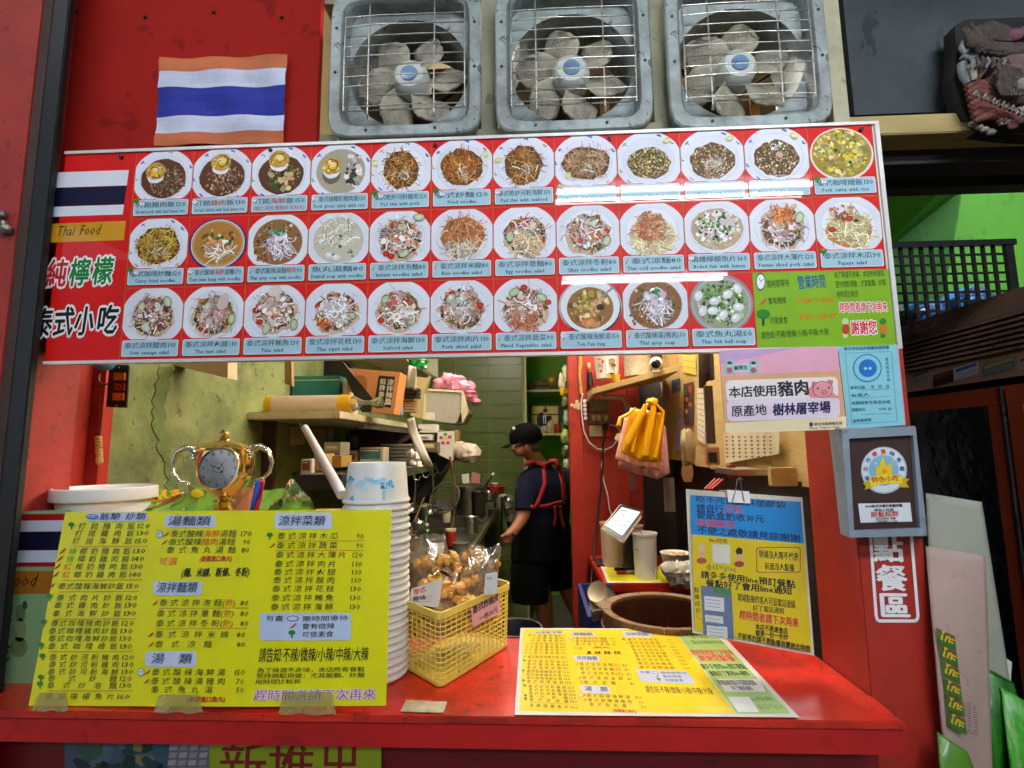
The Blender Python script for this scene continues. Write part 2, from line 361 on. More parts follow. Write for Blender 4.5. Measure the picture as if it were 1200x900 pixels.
# back wall with long wall tiles
bw = thing('back_wall', (0, 4.62, 0), None, None); bw['kind'] = 'structure'
xr0 = P(617, 500, 4.6).x; xr1 = P(700, 500, 4.6).x
obj('wall_core', MB().box((-1.1, 4.6, 0), (xr0, 4.7, 2.72)), GROUT, bw)
tile_me = None; th, tw = .118, .30
x0t = -1.02; zt = .17; kk = 0
for j in range(21):
    for i in range(4):
        xx = x0t+i*(tw+.004)+(.0 if j % 2 else -.0); 
        if xx+tw > xr0-.03: continue
        zz = zt+j*(th+.004)
        if tile_me is None:
            o = obj('tile', MB().box((xx, 4.592, zz), (xx+tw, 4.6, zz+th)), TILE, bw, bevel=.002); tile_me = o; t0 = V(xx, 4.6, zz)
        else:
            o = tile_me.copy(); COL.objects.link(o); o.parent = bw; o.location = V(xx, 4.6, zz)-t0+V(0, rnd.uniform(-.0015, .0015), 0); o.rotation_euler = (0, 0, 0)
obj('corner_trim', MB().box((xr0-.012, 4.57, 0), (xr0+.004, 4.72, 2.72)), CREAM, bw)
# recess behind the tiled wall
obj('recess_wall', MB().box((xr0-.3, 5.4, 0), (1.3, 5.5, 2.72)), LGREEN, kind='structure')
obj('recess_wall', MB().box((xr0-.1, 4.7, 0), (xr0-.004, 5.4, 2.72)), LGREEN, kind='structure')
# red partition facing the customer
PY = 2.5
XP0 = P(667, 500, PY).x; XR = .62
mb = MB(); pt = thing('red_partition', (XP0, PY, 0), None, None); pt['kind'] = 'structure'
xj = P(684, 560, PY).x; xk = P(752, 560, PY).x
obj('post', MB().box((XP0, PY-.035, 0), (xj-.002, PY+.06, 2.7)), RED, pt, bevel=.003)
obj('panel', MB().box((xj, PY-.02, 0), (P(737, 560, PY).x, PY+.03, 2.7)), RED, pt)
obj('panel', MB().box((P(737, 560, PY).x+.003, PY-.024, 0), (xk, PY+.03, 2.7)), RED, pt)
obj('latch_plate', MB().box(P(738, 557, PY-.028), P(744, 574, PY-.024)+V(0, .006, 0)), STEEL, pt)
obj('room_wall', MB().box((xk, PY+.02, 0), (1.3, PY+.08, 2.72)), M('shade_wall', '2a2420', .7), kind='structure')
obj('room_wall', MB().box((1.2, PY+.1, 0), (1.3, 5.4, 2.72)), LGREEN, kind='structure')
# right wall: plywood sheet above a dark lower half
rw = thing('right_wall', (XR, 1.08, 0), None, None); rw['kind'] = 'structure'
zy = 1.08
for i in range(9):
    y0 = 1.08+i*.16; zb = 1.40+.05*i/9+rnd.uniform(-.008, .008)
    obj('plank', MB().box((XR+rnd.uniform(-.004, .003), y0+.002, zb), (XR+.03, min(y0+.157, PY-.03), 2.7)), WOOD, rw)
obj('lower_panel', MB().box((XR+.035, 1.06, 0), (XR+.06, PY, 2.7)), M('black_lower_panel', '141210', .5), rw)
# facade behind the menu board
fa = thing('facade_wall', (0, .99, 1.6), None, None); fa['kind'] = 'structure'
zt0 = P(600, 158, .98).z
obj('lintel', MB().box((-1.25, .985, 1.72), (P(994, 100, .98).x, 1.03, 2.155)), CONC, fa)
obj('red_board', MB().box((-1.25, .968, 1.70), (P(372, 100, .965).x, .984, 3.04)), M('upper_red_board', '98180f', .8, spec=.15, var=.2, scale=2, dirt=.4, dirtc='4a0a08', dscale=2), fa)
obj('upper_wall', MB().box((P(372, 100, .98).x+.003, .985, 2.46), (.62, 1.03, 3.04)), CONC, fa)
obj('side_strip', MB().box((P(972, 100, .96).x, .955, 1.9), (P(992, 100, .955).x, 1.03, 3.04)), M('beige_post', 'b9b396', .8, dirt=.5, dirtc='6b6650', bump=.2), fa)
for i in range(6):
    x = [395, 520, 640, 745, 888, 925][i]; a = P(x, 165, .984); obj('mortar_joint', MB().box((a.x, .983, 2.06), (a.x+.0035, .985, 2.155)), M('pale_mortar', 'c9c6b4', .9), fa)
# left outer pillar and steel shutter channel
YS = .86
def vstrip(x_top, x_bot, Y, ytop=-60, ybot=960):
    a = P(x_top, 0, Y); b = P(x_bot, 600, Y); m = (b-a)/(b.z-a.z)
    return lambda z: a+m*(z-a.z)
Lp = thing('red_pillar', (-1.15, .8, 0), 'faded red painted pillar with brown wear at the far left edge of the stall', 'pillar')
xa = P(62, 0, .83).x
obj('shaft', MB().box((-1.7, .895, 0), (P(33, 150, .895).x, 1.06, 3.05)), M('faded_red', '9c2a20', .7, var=.2, scale=2, dirt=.6, dirtc='3a1c18', dscale=3, bump=.2), Lp)
obj('chipped_edge', MB().box((P(33, 150, .895).x+.001, .898, 0), (P(46, 150, .898).x, .905, 3.05)), M('brown_wear', '3c2a24', .85, var=.4, scale=20, bump=.4), Lp)
mb = MB(); q = [P(11, 262, .892)+V(rnd.uniform(-.012, .012), -.004, rnd.uniform(-.02, .02)) for _ in range(5)]
for i, p_ in enumerate(q): mb.blob(p_, .009, i, .5, 7, 5)
obj('hook', mb, DSTEEL, Lp, smooth=60)
ch = solo('shutter_channel', MB().box((P(47, 150, .90).x, .899, 0), (P(66, 150, .90).x, .9135, 3.05)), BLACK, 'black steel shutter channel running up beside the red pillar at left', 'channel', bevel=.002)
# red jamb inside left
lj = thing('red_jamb', (-.95, .96, 0), 'bright red painted jamb at the left end of the counter below the menu', 'jamb')
obj('jamb_panel', MB().box((-1.3, 1.19, 0), (P(119, 500, 1.19).x, 1.22, 2.2)), RED, lj)
obj('jamb_side', MB().box((-1.3, 1.061, 0), (-1.075, 1.189, 2.2)), RED, lj)
# right red pillar
XA, XB = .548, .658
rp = thing('red_pillar', (XA, .93, 0), 'glossy red post at the right end of the counter with white framed lettering', 'pillar')
obj('shaft', MB().box((XA, .93, 0), (XB, 1.075, 2.0)), RED, rp, bevel=.002)
F = front(.9295); pr = Print(F)
mp = lambda x, y: F.uv(x, y)
def skq(x, y): return (x, y)
# rounded white border and the three characters
def fr(w_, inset):
    L0, R0 = 1016+inset, 1063-inset
    pts = [(L0+1, 560), (L0+17, 725-inset), (L0+19, 727-inset), (R0+11, 727-inset), (R0+12.5, 725-inset), (R0-3, 560)]
    return pts
pr.path([(1017, 590), (1026.5, 722), (1028.5, 727.5), (1073, 727.5), (1075.5, 723), (1064.5, 590)], .0052, 'f2eeee', 2)
for chh, x0, x1, yb, h in (('點', 1023.5, 1060, 657, 32), ('餐', 1027, 1064.5, 691, 32), ('區', 1030, 1068, 723, 32)):
    pr.text(chh, x0, yb, x1, yb+.5, h, 'f2eeee', .035)
pr.emit('lettering', PRM, rp)
# counter
ct = thing('counter', (0, 1.0, 0), 'bright red painted service counter with a thick front edge', 'counter')
pl = [(-1.04, .85), (P(1062, 845, .85).x, .85), (P(1062, 845, .85).x-.004, .858), (XA+.002, .928), (XA-.001, .93), (XA-.001, 1.18), (-1.04, 1.18)]
mb = MB(); mb.prism([V(x, y, ZC-.001) for x, y in pl], (0, 0, -.012)); obj('countertop', mb, REDC, ct, bevel=.0015)
obj('fascia', MB().box((-1.04, .853, ZC-.05), (P(1062, 845, .85).x-.002, .875, ZC-.0135)), M('fascia_red', 'b01614', .4, dirt=.3, dirtc='5c0a0a'), ct, bevel=.001)
obj('front_panel', MB().box((-1.04, .93, 0), (XA-.002, .95, ZC-.014)), REDD, ct)
# ================================================================ LAMPS (two reflect on the menu board, four are added fill lights)
TUBE = MEMIT('lit_tube', 'eef6ff', TUBE_E); TUBEW = MEMIT('fill_tube_warm', 'fff4e2', ROOM_E)
def lamp(x, y, z, along, label, mat, L=1.2):
    t = thing('tube_lamp', (x, y, z), label, 'lamp'); d = V(1, 0, 0) if along == 'x' else V(0, 1, 0); s = V(0, 1, 0) if along == 'x' else V(1, 0, 0)
    a, b = V(x, y, z)-d*L/2, V(x, y, z)+d*L/2
    mb = MB(); mb.hexa([a-s*.09+V(0, 0, .03), b-s*.09+V(0, 0, .03), b+s*.09+V(0, 0, .03), a+s*.09+V(0, 0, .03)], [a-s*.05+V(0, 0, .06), b-s*.05+V(0, 0, .06), b+s*.05+V(0, 0, .06), a+s*.05+V(0, 0, .06)])
    obj('housing', mb, WHITE, t)
    for k in (-1, 1): obj('tube', MB().tube([a+s*.05*k, b+s*.05*k], .013, 10), mat, t, smooth=60)
lamp(.72, -.55, 2.715, 'x', 'twin tube lamp under the arcade ceiling before the menu board', TUBE)
lamp(.82, -1.9, 2.74, 'x', 'twin tube lamp further out under the arcade ceiling', TUBE)
lamp(-1.0, .0, 2.98, 'x', 'twin tube lamp under the arcade ceiling close to the left pillar', MEMIT('fill_tube_dim', 'eef6ff', 16.0))  # unseen tubes added to brighten the cabinets and the left side
lamp(3.2, 1.9, 3.9, 'x', 'twin tube lamp over the neighbouring green stall', MEMIT('fill_tube_green_room', 'eef6ff', 26.0))  # unseen tubes added to brighten the green stall
lamp(.33, 1.75, 2.55, 'y', 'twin tube lamp on the kitchen ceiling beside the red partition', TUBEW)  # unseen tubes added to brighten the front of the kitchen
lamp(-.35, 3.0, 2.62, 'y', 'twin tube lamp on the kitchen ceiling above the cook', TUBEW, .9)  # unseen tubes added to brighten the back of the kitchen

# ================================================================ MENU BOARD
YB = .92
BX0, BX1, BZ0, BZ1 = -.7823, .6356, CZ+.1708, CZ+.5898
BL = -.93
mbd = thing('menu_board', (-.1, YB, BZ0), 'long glossy red menu board with rows of dish photos and prices', 'menu board')
obj('panel', MB().box((BL, YB, BZ0), (BX1+.004, YB+.012, BZ1)), WHITE, mbd)
fm = M('white_frame', 'dcd8d4', .35, metal=.2, var=.08)
obj('frame_strip', MB().box((BL, YB-.004, BZ1), (BX1+.012, YB+.013, BZ1+.006)), fm, mbd)
obj('frame_strip', MB().box((BL, YB-.004, BZ0-.006), (BX1+.012, YB+.013, BZ0)), fm, mbd)
obj('frame_strip', MB().box((BX1+.0045, YB-.004, BZ0+.0005), (BX1+.012, YB+.013, BZ1-.0005)), fm, mbd)
for x, y in ((142, 184), (317, 176), (510, 170), (714, 163), (1009, 152)):
    p_ = P(x, y, YB-.002); obj('screw', MB().lathe([(.0001, -.004), (.0035, -.003), (.004, 0), (.004, .006)], p_, 8, Matrix.Rotation(R_(-90), 3, 'X')), BLACK, mbd, smooth=40)
FB = Frame((BX0, YB, BZ0), (1, 0, 0), (0, 0, 1))
CW, CH = (BX1-BX0)/12, (BZ1-BZ0)/3
base = Print(FB)
base.poly([(BL-BX0, 0), (0, 0), (0, 3*CH), (BL-BX0, 3*CH)], 'd0100c')
base.poly([(0, 0), (12*CW, 0), (12*CW, 3*CH), (0, 3*CH)], 'd8141a', .5)
for i in range(13):
    for j in range(3):
        if j == 0 and i > 10: continue
        base.line(i*CW, j*CH, i*CW, (j+1)*CH, .0016, 'a8682c', 5, False)
for j in range(4): base.line(0, j*CH, 12*CW, j*CH, .0016, 'a8682c', 5, False)
# left panel
for (a, b, c) in ((200, 218, 'e2e2ec'), (218.5, 240, '0c0c30'), (240.5, 252, 'e2e2ec')):
    base.pp([(58-(b-200)*.12, b+2.5), (151.5-(b-200)*.14, b-.5+(0)), (151.5-(a-200)*.14, a-.5), (58-(a-200)*.12, a+2.5)], c, 3)
base.pp([(45, 285), (145.5, 281.5), (148, 259), (48, 263)], 'c8901c', 3)
base.text('Thai Food', 66, 278, 117, 276, 17, '3a2408', .01, 5, slant=.2)
for t, x0, x1, yb, h, c in (('純', 53, 77, 336, 34, 'c01818'), ('檸', 80, 104, 334.5, 34, '0c7a30'), ('檬', 107, 131, 333, 34, '0c7a30'), ('泰', 37, 60, 395, 36, '101010'), ('式', 61, 85, 393.5, 36, '101010'), ('小', 86, 109, 392.5, 36, '101010'), ('吃', 112, 137, 391, 36, '101010')):
    base.text(t, x0, yb, x1, yb-1, h, c, .03, 6, halo='f4f0f0', hw=.075, slant=.08)
# hours panel
base.poly([(10*CW, 0), (12*CW+.003, 0), (12*CW+.003, CH), (10*CW, CH)], '7fae18', 6)
T = lambda *a, **k: base.text(*a, z=9, **k)
T('需時間等待', 898.5, 338, 925, 336, 10, '1c2a10'); T('會有微辣', 900, 357, 921, 356, 9, '1c2a10'); T('可做素食', 902, 380, 923, 379, 9, '1c2a10')
T('請告知:不辣/微辣/小辣/中辣/大辣', 892, 397.5, 971, 393, 9.5, '1c2a10')
T('營業時間', 935, 339, 968, 337, 17, '1a5c7a', bold=.02); T('11:30～14:30', 934, 357, 977.5, 355, 9, 'e05a14', bold=.02); T('17:00～20:30', 936, 375.5, 979.5, 373.5, 9, 'e05a14', bold=.02)
T('為了味道不走味，本店所有餐點', 977.5, 326.5, 1036, 324, 8.5, '2c3c14'); T('堅持現點現做；尤其飯類、炒類', 979, 337.5, 1038, 335, 8.5, '2c3c14'); T('用時間比較長', 980, 349, 1006, 348, 8.5, '2c3c14')
T('趕時間者請下次再來', 983, 366, 1040, 365, 12.5, 'd01c30', bold=.02, halo='f4e8e8', hw=.07); T('謝謝您', 997, 392, 1028, 391, 17, 'd01c30', bold=.03, halo='f8f0f0', hw=.07)
clock_icon(base, 891, 330.5, 5.6, 10.5, 9); chili(base, 893, 354, 10, 9, 'd82010'); tree_icon(base, 894, 373, 20, 9)
for (x, c1, c2) in ((990, 'c8d4a0', 'b03c1c'), (1034, '2c7a28', 'c87828')):
    base.ell(x, 377, 4, 4, c1, 9); base.ell(x+.5, 386, 4.5, 6, c2, 10); base.ell(x, 393, 3, 3.5, c1, 9)
base.emit('printed_face', PRG, mbd)

# --- dish photographs
def jit(c, a=.1):
    r, g, b = lin(c); k = 1+rnd.uniform(-a, a)*2; return (r*k, g*k*(1+rnd.uniform(-a, a)*.4), b*k)
class Dish(Print):
    def __init__(s, F, cx, cy_): super().__init__(F, .0012); s.cx = cx; s.cy = cy_; s.K = 1.14
    def nx(s): s.k += 4e-6
    def bl(s, x, y, rx, ry, c, ir=.18, n=14, a=0): s.nx(); s.ell(s.cx+x*s.K, s.cy+y*s.K, rx*s.K, ry*s.K, jit(c, .04), 0, n, False, a, ir)
    def strands(s, n, x, y, rx, ry, pal, L=.014, wd=.0012, flow=None, curl=1.0):
        n = int(n*1.35); wd *= .92
        x *= s.K; y *= s.K; rx *= s.K; ry *= s.K; L *= 1.05; wd *= 1.15; rx -= L*.22; ry -= L*.22
        for _ in range(n):
            s.nx(); t = rnd.uniform(0, 6.28); r = math.sqrt(rnd.random()); px_, py_ = x+rx*r*math.cos(t), y+ry*r*math.sin(t)
            a = rnd.uniform(0, 6.28) if flow is None else flow+rnd.gauss(0, .45); da = rnd.uniform(-1, 1)*curl; c = jit(rnd.choice(pal), .26); l = L*rnd.uniform(.5, 1.2); w_ = wd*rnd.uniform(.6, 1.3); q = []
            nseg = 4
            for k in range(nseg+1):
                q.append((px_, py_, a)); a += da/nseg*2; px_ += math.cos(a)*l/nseg; py_ += math.sin(a)*l/nseg
            e = lambda k, sg: (s.cx+q[k][0]-math.sin(q[k][2])*w_*.5*sg, s.cy+q[k][1]+math.cos(q[k][2])*w_*.5*sg)
            pts = [e(k, -1) for k in range(nseg+1)]+[e(k, 1) for k in range(nseg, -1, -1)]
            s.poly(pts, c, 0)
    def bits(s, n, x, y, rx, ry, pal, sz=.0026, asp=1.6):
        x *= s.K; y *= s.K; rx *= s.K; ry *= s.K; sz *= 1.1
        for _ in range(n):
            s.nx(); t = rnd.uniform(0, 6.28); r = math.sqrt(rnd.random()); z = sz*rnd.uniform(.5, 1.3)
            s.ell(s.cx+x+rx*r*math.cos(t), s.cy+y+ry*r*math.sin(t), z, z/rnd.uniform(1, asp), jit(rnd.choice(pal), .24), 0, rnd.choice((5, 6, 7)), False, rnd.uniform(0, 6.28), .4)
    def cuke(s, x, y, rx=.0085, ry=.006, a=0):
        s.bl(x, y, rx, ry, '28421c', .05, 14, a); s.bl(x, y, rx*.88, ry*.86, 'b9c69a', .04, 14, a); s.bl(x, y, rx*.5, ry*.45, 'd2d8b4', .1, 10, a); s.bits(5, x, y, rx*.4, ry*.4, ['a4b080'], .0008)
    def tomato(s, x, y, r=.006, a=0): s.bl(x, y, r, r*.8, 'a81c18', .15, 9, a); s.bl(x, y, r*.6, r*.4, 'd0402c', .2, 7, a)
    def shrimp(s, x, y, r=.009, a=0):
        for k in range(7):
            t = a+k*.45; s.bl(x+r*math.cos(t), y+r*math.sin(t), .0042-.0003*k, .0036, 'd88a58' if k % 2 else 'e8a880', .12, 8)
    def ball(s, x, y, rx=.0085, ry=.0065, a=0): s.bl(x, y, rx, ry, 'b8b8b8', .04, 14, a); s.bl(x-.0004, y+.0006, rx*.9, ry*.88, 'e4e2e2', .04, 14, a); s.bl(x-.002, y+.002, rx*.4, ry*.35, 'f8f8f8', .1, 9, a)
    def egg(s, x, y, r=.018):
        s.bl(x, y-.010, r*.85, r*.7, 'eeeef0', .12); s.bl(x, y, r, r*.88, 'c8963c', .16, 18); s.bits(30, x, y, r*.8, r*.7, ['e0b868', 'b07c28', 'e8cc88', 'a06a20'], .003); s.bl(x, y, r*.5, r*.42, 'e8b420', .12)
        s.bl(x+.001, y+.003, r*.42, r*.3, 'ecd890', .2); a0 = rnd.uniform(0, 6); pts = [(s.cx+x*s.K+(.0042+.0011*k)*math.cos(k*.55+a0)*(1+.15*math.sin(k*2.3)), s.cy+y*s.K+(.0035+.001*k)*math.sin(k*.55+a0)) for k in range(12)]; s.nx(); s.path(pts, .0016, '34140a', 0, False)
    def lime(s, x, y): s.bl(x, y, .007, .0045, 'd4cc7c', .08, 10, rnd.uniform(0, 3)); s.bl(x, y, .005, .003, 'e8e4b0', .1, 9)
NB = ['a8702c', 'c48c44', '8c5420', 'd8a460', '7a4818']; NW = ['dcd6c8', 'f0ece2', 'bcb09c', 'e4d4bc', 'cabba4']; NY = ['c8a03c', 'a87c24', 'd8b85c', '8c6418']
GR = ['2c5a20', '4a7a2c', '1c3c18', '5c8c3c']; MEAT = ['8c6450', 'a88474', 'c8a898', '6c4434', 'd8c0b4']; CAR = ['c86a28', 'd88848', 'b0501c']; ONI = ['e8e4ec', 'd4c8d4', 'f4f0f4', 'b8a8b0']; RD = ['a02418', 'b83c28']
def plate(d, rim='e6e6f2', deco=True, well=None, cx=0, r=.059):
    hw, hh0, hh1 = CW/2-.0012, CH-.0012-d.cy % CH, 0
    top = (math.floor(d.cy/CH)+1)*CH-.0012-d.cy; bot = -.0445
    pts = []
    for k in range(48):
        a = 2*math.pi*k/48; pts.append((d.cx+max(-hw, min(hw, r*1.07*math.cos(a))), d.cy+max(bot, min(top, r*math.sin(a)))))
    d.poly(pts, rim, 0); d.nx(); d.poly([(d.cx+(x-d.cx)*.965, d.cy+(y-d.cy)*.965) for x, y in pts], jit(rim, .03), 0)
    d.bl(0, 0, .043, .041, 'd2d2e0', .02, 28); d.bl(0, .0004, .042, .040, rim if not well else well, .02, 28)
    if deco:
        for a in (.6, 1.3, 2.4, 3.3, 4.1, 5.3):
            a += rnd.uniform(-.2, .2); x, y = .0505*math.cos(a), .0475*math.sin(a)
            if y > bot+.004: d.bl(x, y, .0042, .002, rnd.choice(['5c64b8', '6c84c8', 'c8b890', '7c6cb0', '9cb49c']), .5, 6, a+1.5); d.bl(x+.003, y-.002, .0018, .001, '46509c', .5, 5, a)
def soupbowl(d, rim, inner, soup):
    d.K = 1.03
    d.bl(0, 0, .0555, .0505, rim, .01, 30); d.bl(0, .0006, .052, .0475, 'c8c8d8', .01, 30); d.bl(0, .0006, .050, .0455, inner, .01, 30); d.bl(0, .001, .046, .0415, soup, .02, 28)
def D_rice(d, meat, n=120, eggpos=(-.014, .012), greens=True):
    plate(d); d.bl(0, -.002, .040, .036, '5a3018', .06, 22); d.bits(n, .006, -.008, .034, .026, meat, .003); d.strands(30, .006, -.006, .03, .024, meat, .008, .0014)
    if greens: d.bits(14, .008, -.004, .03, .024, GR, .003)
    d.egg(*eggpos)
def D_noodle(d, pal, rx=.034, ry=.034, tail=(), deco=True, n=230, greens=8, wd=.0013, extra=None):
    plate(d, deco=deco); d.bl(0, 0, rx*.98, ry*.98, '5a3814', .14, 24); d.strands(n, 0, 0, rx*.93, ry*.93, pal, .017, wd); d.bits(greens, 0, .004, rx*.7, ry*.7, GR, .0026); d.strands(14, .006, -.010, .018, .014, NW, .014, .0012)
    if extra: extra(d)
def D_friedrice(d, pal, rx=.035, ry=.028, top=None):
    plate(d); d.bl(0, -.004, rx, ry, '5c4424', .14, 24); d.bits(420, 0, -.004, rx*.94, ry*.94, pal+['e8d8b8'], .0018, 2.2); d.bits(24, 0, -.002, rx*.8, ry*.8, GR, .002)
    d.lime(.030, .034)
    if top: top(d)
def D_salad(d, cuk=((-.012, .018, .5), (.016, -.014, 2)), tom=((.02, .012),), base=NW, acc=CAR+ONI, n=170, meat=None, cy_=0):
    plate(d, 'e6e6f0', False); d.bl(0, -.002+cy_, .037, .035, 'c8b49c', .2, 22); d.bl(0, cy_, .032, .031, '5c3c24', .25, 22); d.bits(60, 0, cy_, .034, .032, ['4c3420', '7c5434', '3c4420', '94704c'], .004)
    d.strands(int(n*.8), 0, cy_, .035, .033, base+acc+['a87850', '8c6444'], .020, .0015, curl=1.4); d.strands(46, 0, .004, .028, .026, CAR, .014, .0015); d.bits(16, 0, 0, .03, .03, GR, .0024)
    if meat: d.bits(26, 0, .004, .026, .026, meat, .0062, 1.8)
    for x, y in tom: d.tomato(x, y)
    for x, y, a in cuk: d.cuke(x, y, .010, .0068, a)
    d.strands(14, 0, .002, .026, .026, ONI, .022, .0020, curl=2); d.bits(22, 0, .002, .028, .026, ['e8dcd4', 'd8c0b0', 'c8a890', 'f0e8e0', 'b88c70'], .0046, 2)
def D_soupnood(d, brown='8c5c30'):
    plate(d, 'e8e8f0', False, brown); d.bits(60, -.02, -.012, .022, .024, ['7a4a24', 'a87848', '6c4020'], .003); d.bits(70, 0, .004, .038, .034, GR+MEAT, .003); d.strands(60, 0, 0, .026, .026, ONI, .022, .002, flow=-1.2); d.bits(12, 0, .014, .014, .012, ONI+['f0eef2'], .006); d.bits(8, .002, .018, .008, .007, ['2c7a4c', '3c8c50'], .0036)
def tomyum(d):
    soupbowl(d, '22266a', 'c8a060', 'b07a34'); d.bits(60, 0, 0, .036, .032, ['c89050', '8c5c24', 'e0b880', '6a4420'], .0045)
    for a, x, y in ((.5, -.012, -.006), (2.6, .014, .002), (4, 0, -.016)): d.shrimp(x, y, .011, a)
    d.bits(16, 0, .006, .026, .02, ['eceae6', '3c5c28'], .004); d.strands(24, .004, -.02, .026, .012, NW, .024, .0022)
def tomyum2(d):
    d.K = 1.04
    d.bl(0, 0, .0556, .0495, 'b4b2b4', .01, 30); d.bl(.001, -.003, .053, .048, '22263c', .01, 30); d.bl(0, 0, .052, .048, 'e8e8ea', .01, 30); d.bl(0, -.003, .041, .038, '8c6430', .02, 28)
    d.bits(60, 0, -.002, .034, .032, ['a87838', '6c4c20', 'c89c5c', 'd8c080'], .005); d.bits(20, -.008, .008, .014, .014, ['a8b840', 'c8cc60'], .0024); d.shrimp(.014, -.006, .012, 1.4); d.bl(.018, -.002, .007, .006, '2c2418', .2); d.bits(5, 0, -.028, .02, .006, ['c87c50'], .006)
    d.nx(); d.line(d.cx+.02, d.cy+.016, d.cx+.045, d.cy+.036, .004, '8a8c90', 0, False)
def fishballs(d):
    d.K = 1.0
    d.bl(0, 0, .0566, .0545, '8c8c90', .01, 32); d.bl(0, -.001, .053, .0505, 'b4b4b2', .01, 30); d.bl(0, -.001, .050, .047, 'a0a08c', .01, 30)
    d.bits(230, 0, 0, .044, .041, GR+['8cb060', '6c9c40', 'dcdcc8'], .0032)
    for x, y, a in ((-.040, .014, 1.2), (-.012, .004, .2), (.012, .016, .6), (.030, .026, 2.1), (.030, -.008, 0), (-.034, -.014, 1.4), (-.016, -.014, 0), (.002, -.022, .9), (.024, -.028, .7)): d.ball(x, y, .0105, .0078, a)
R, Bk = 'c0281c', None
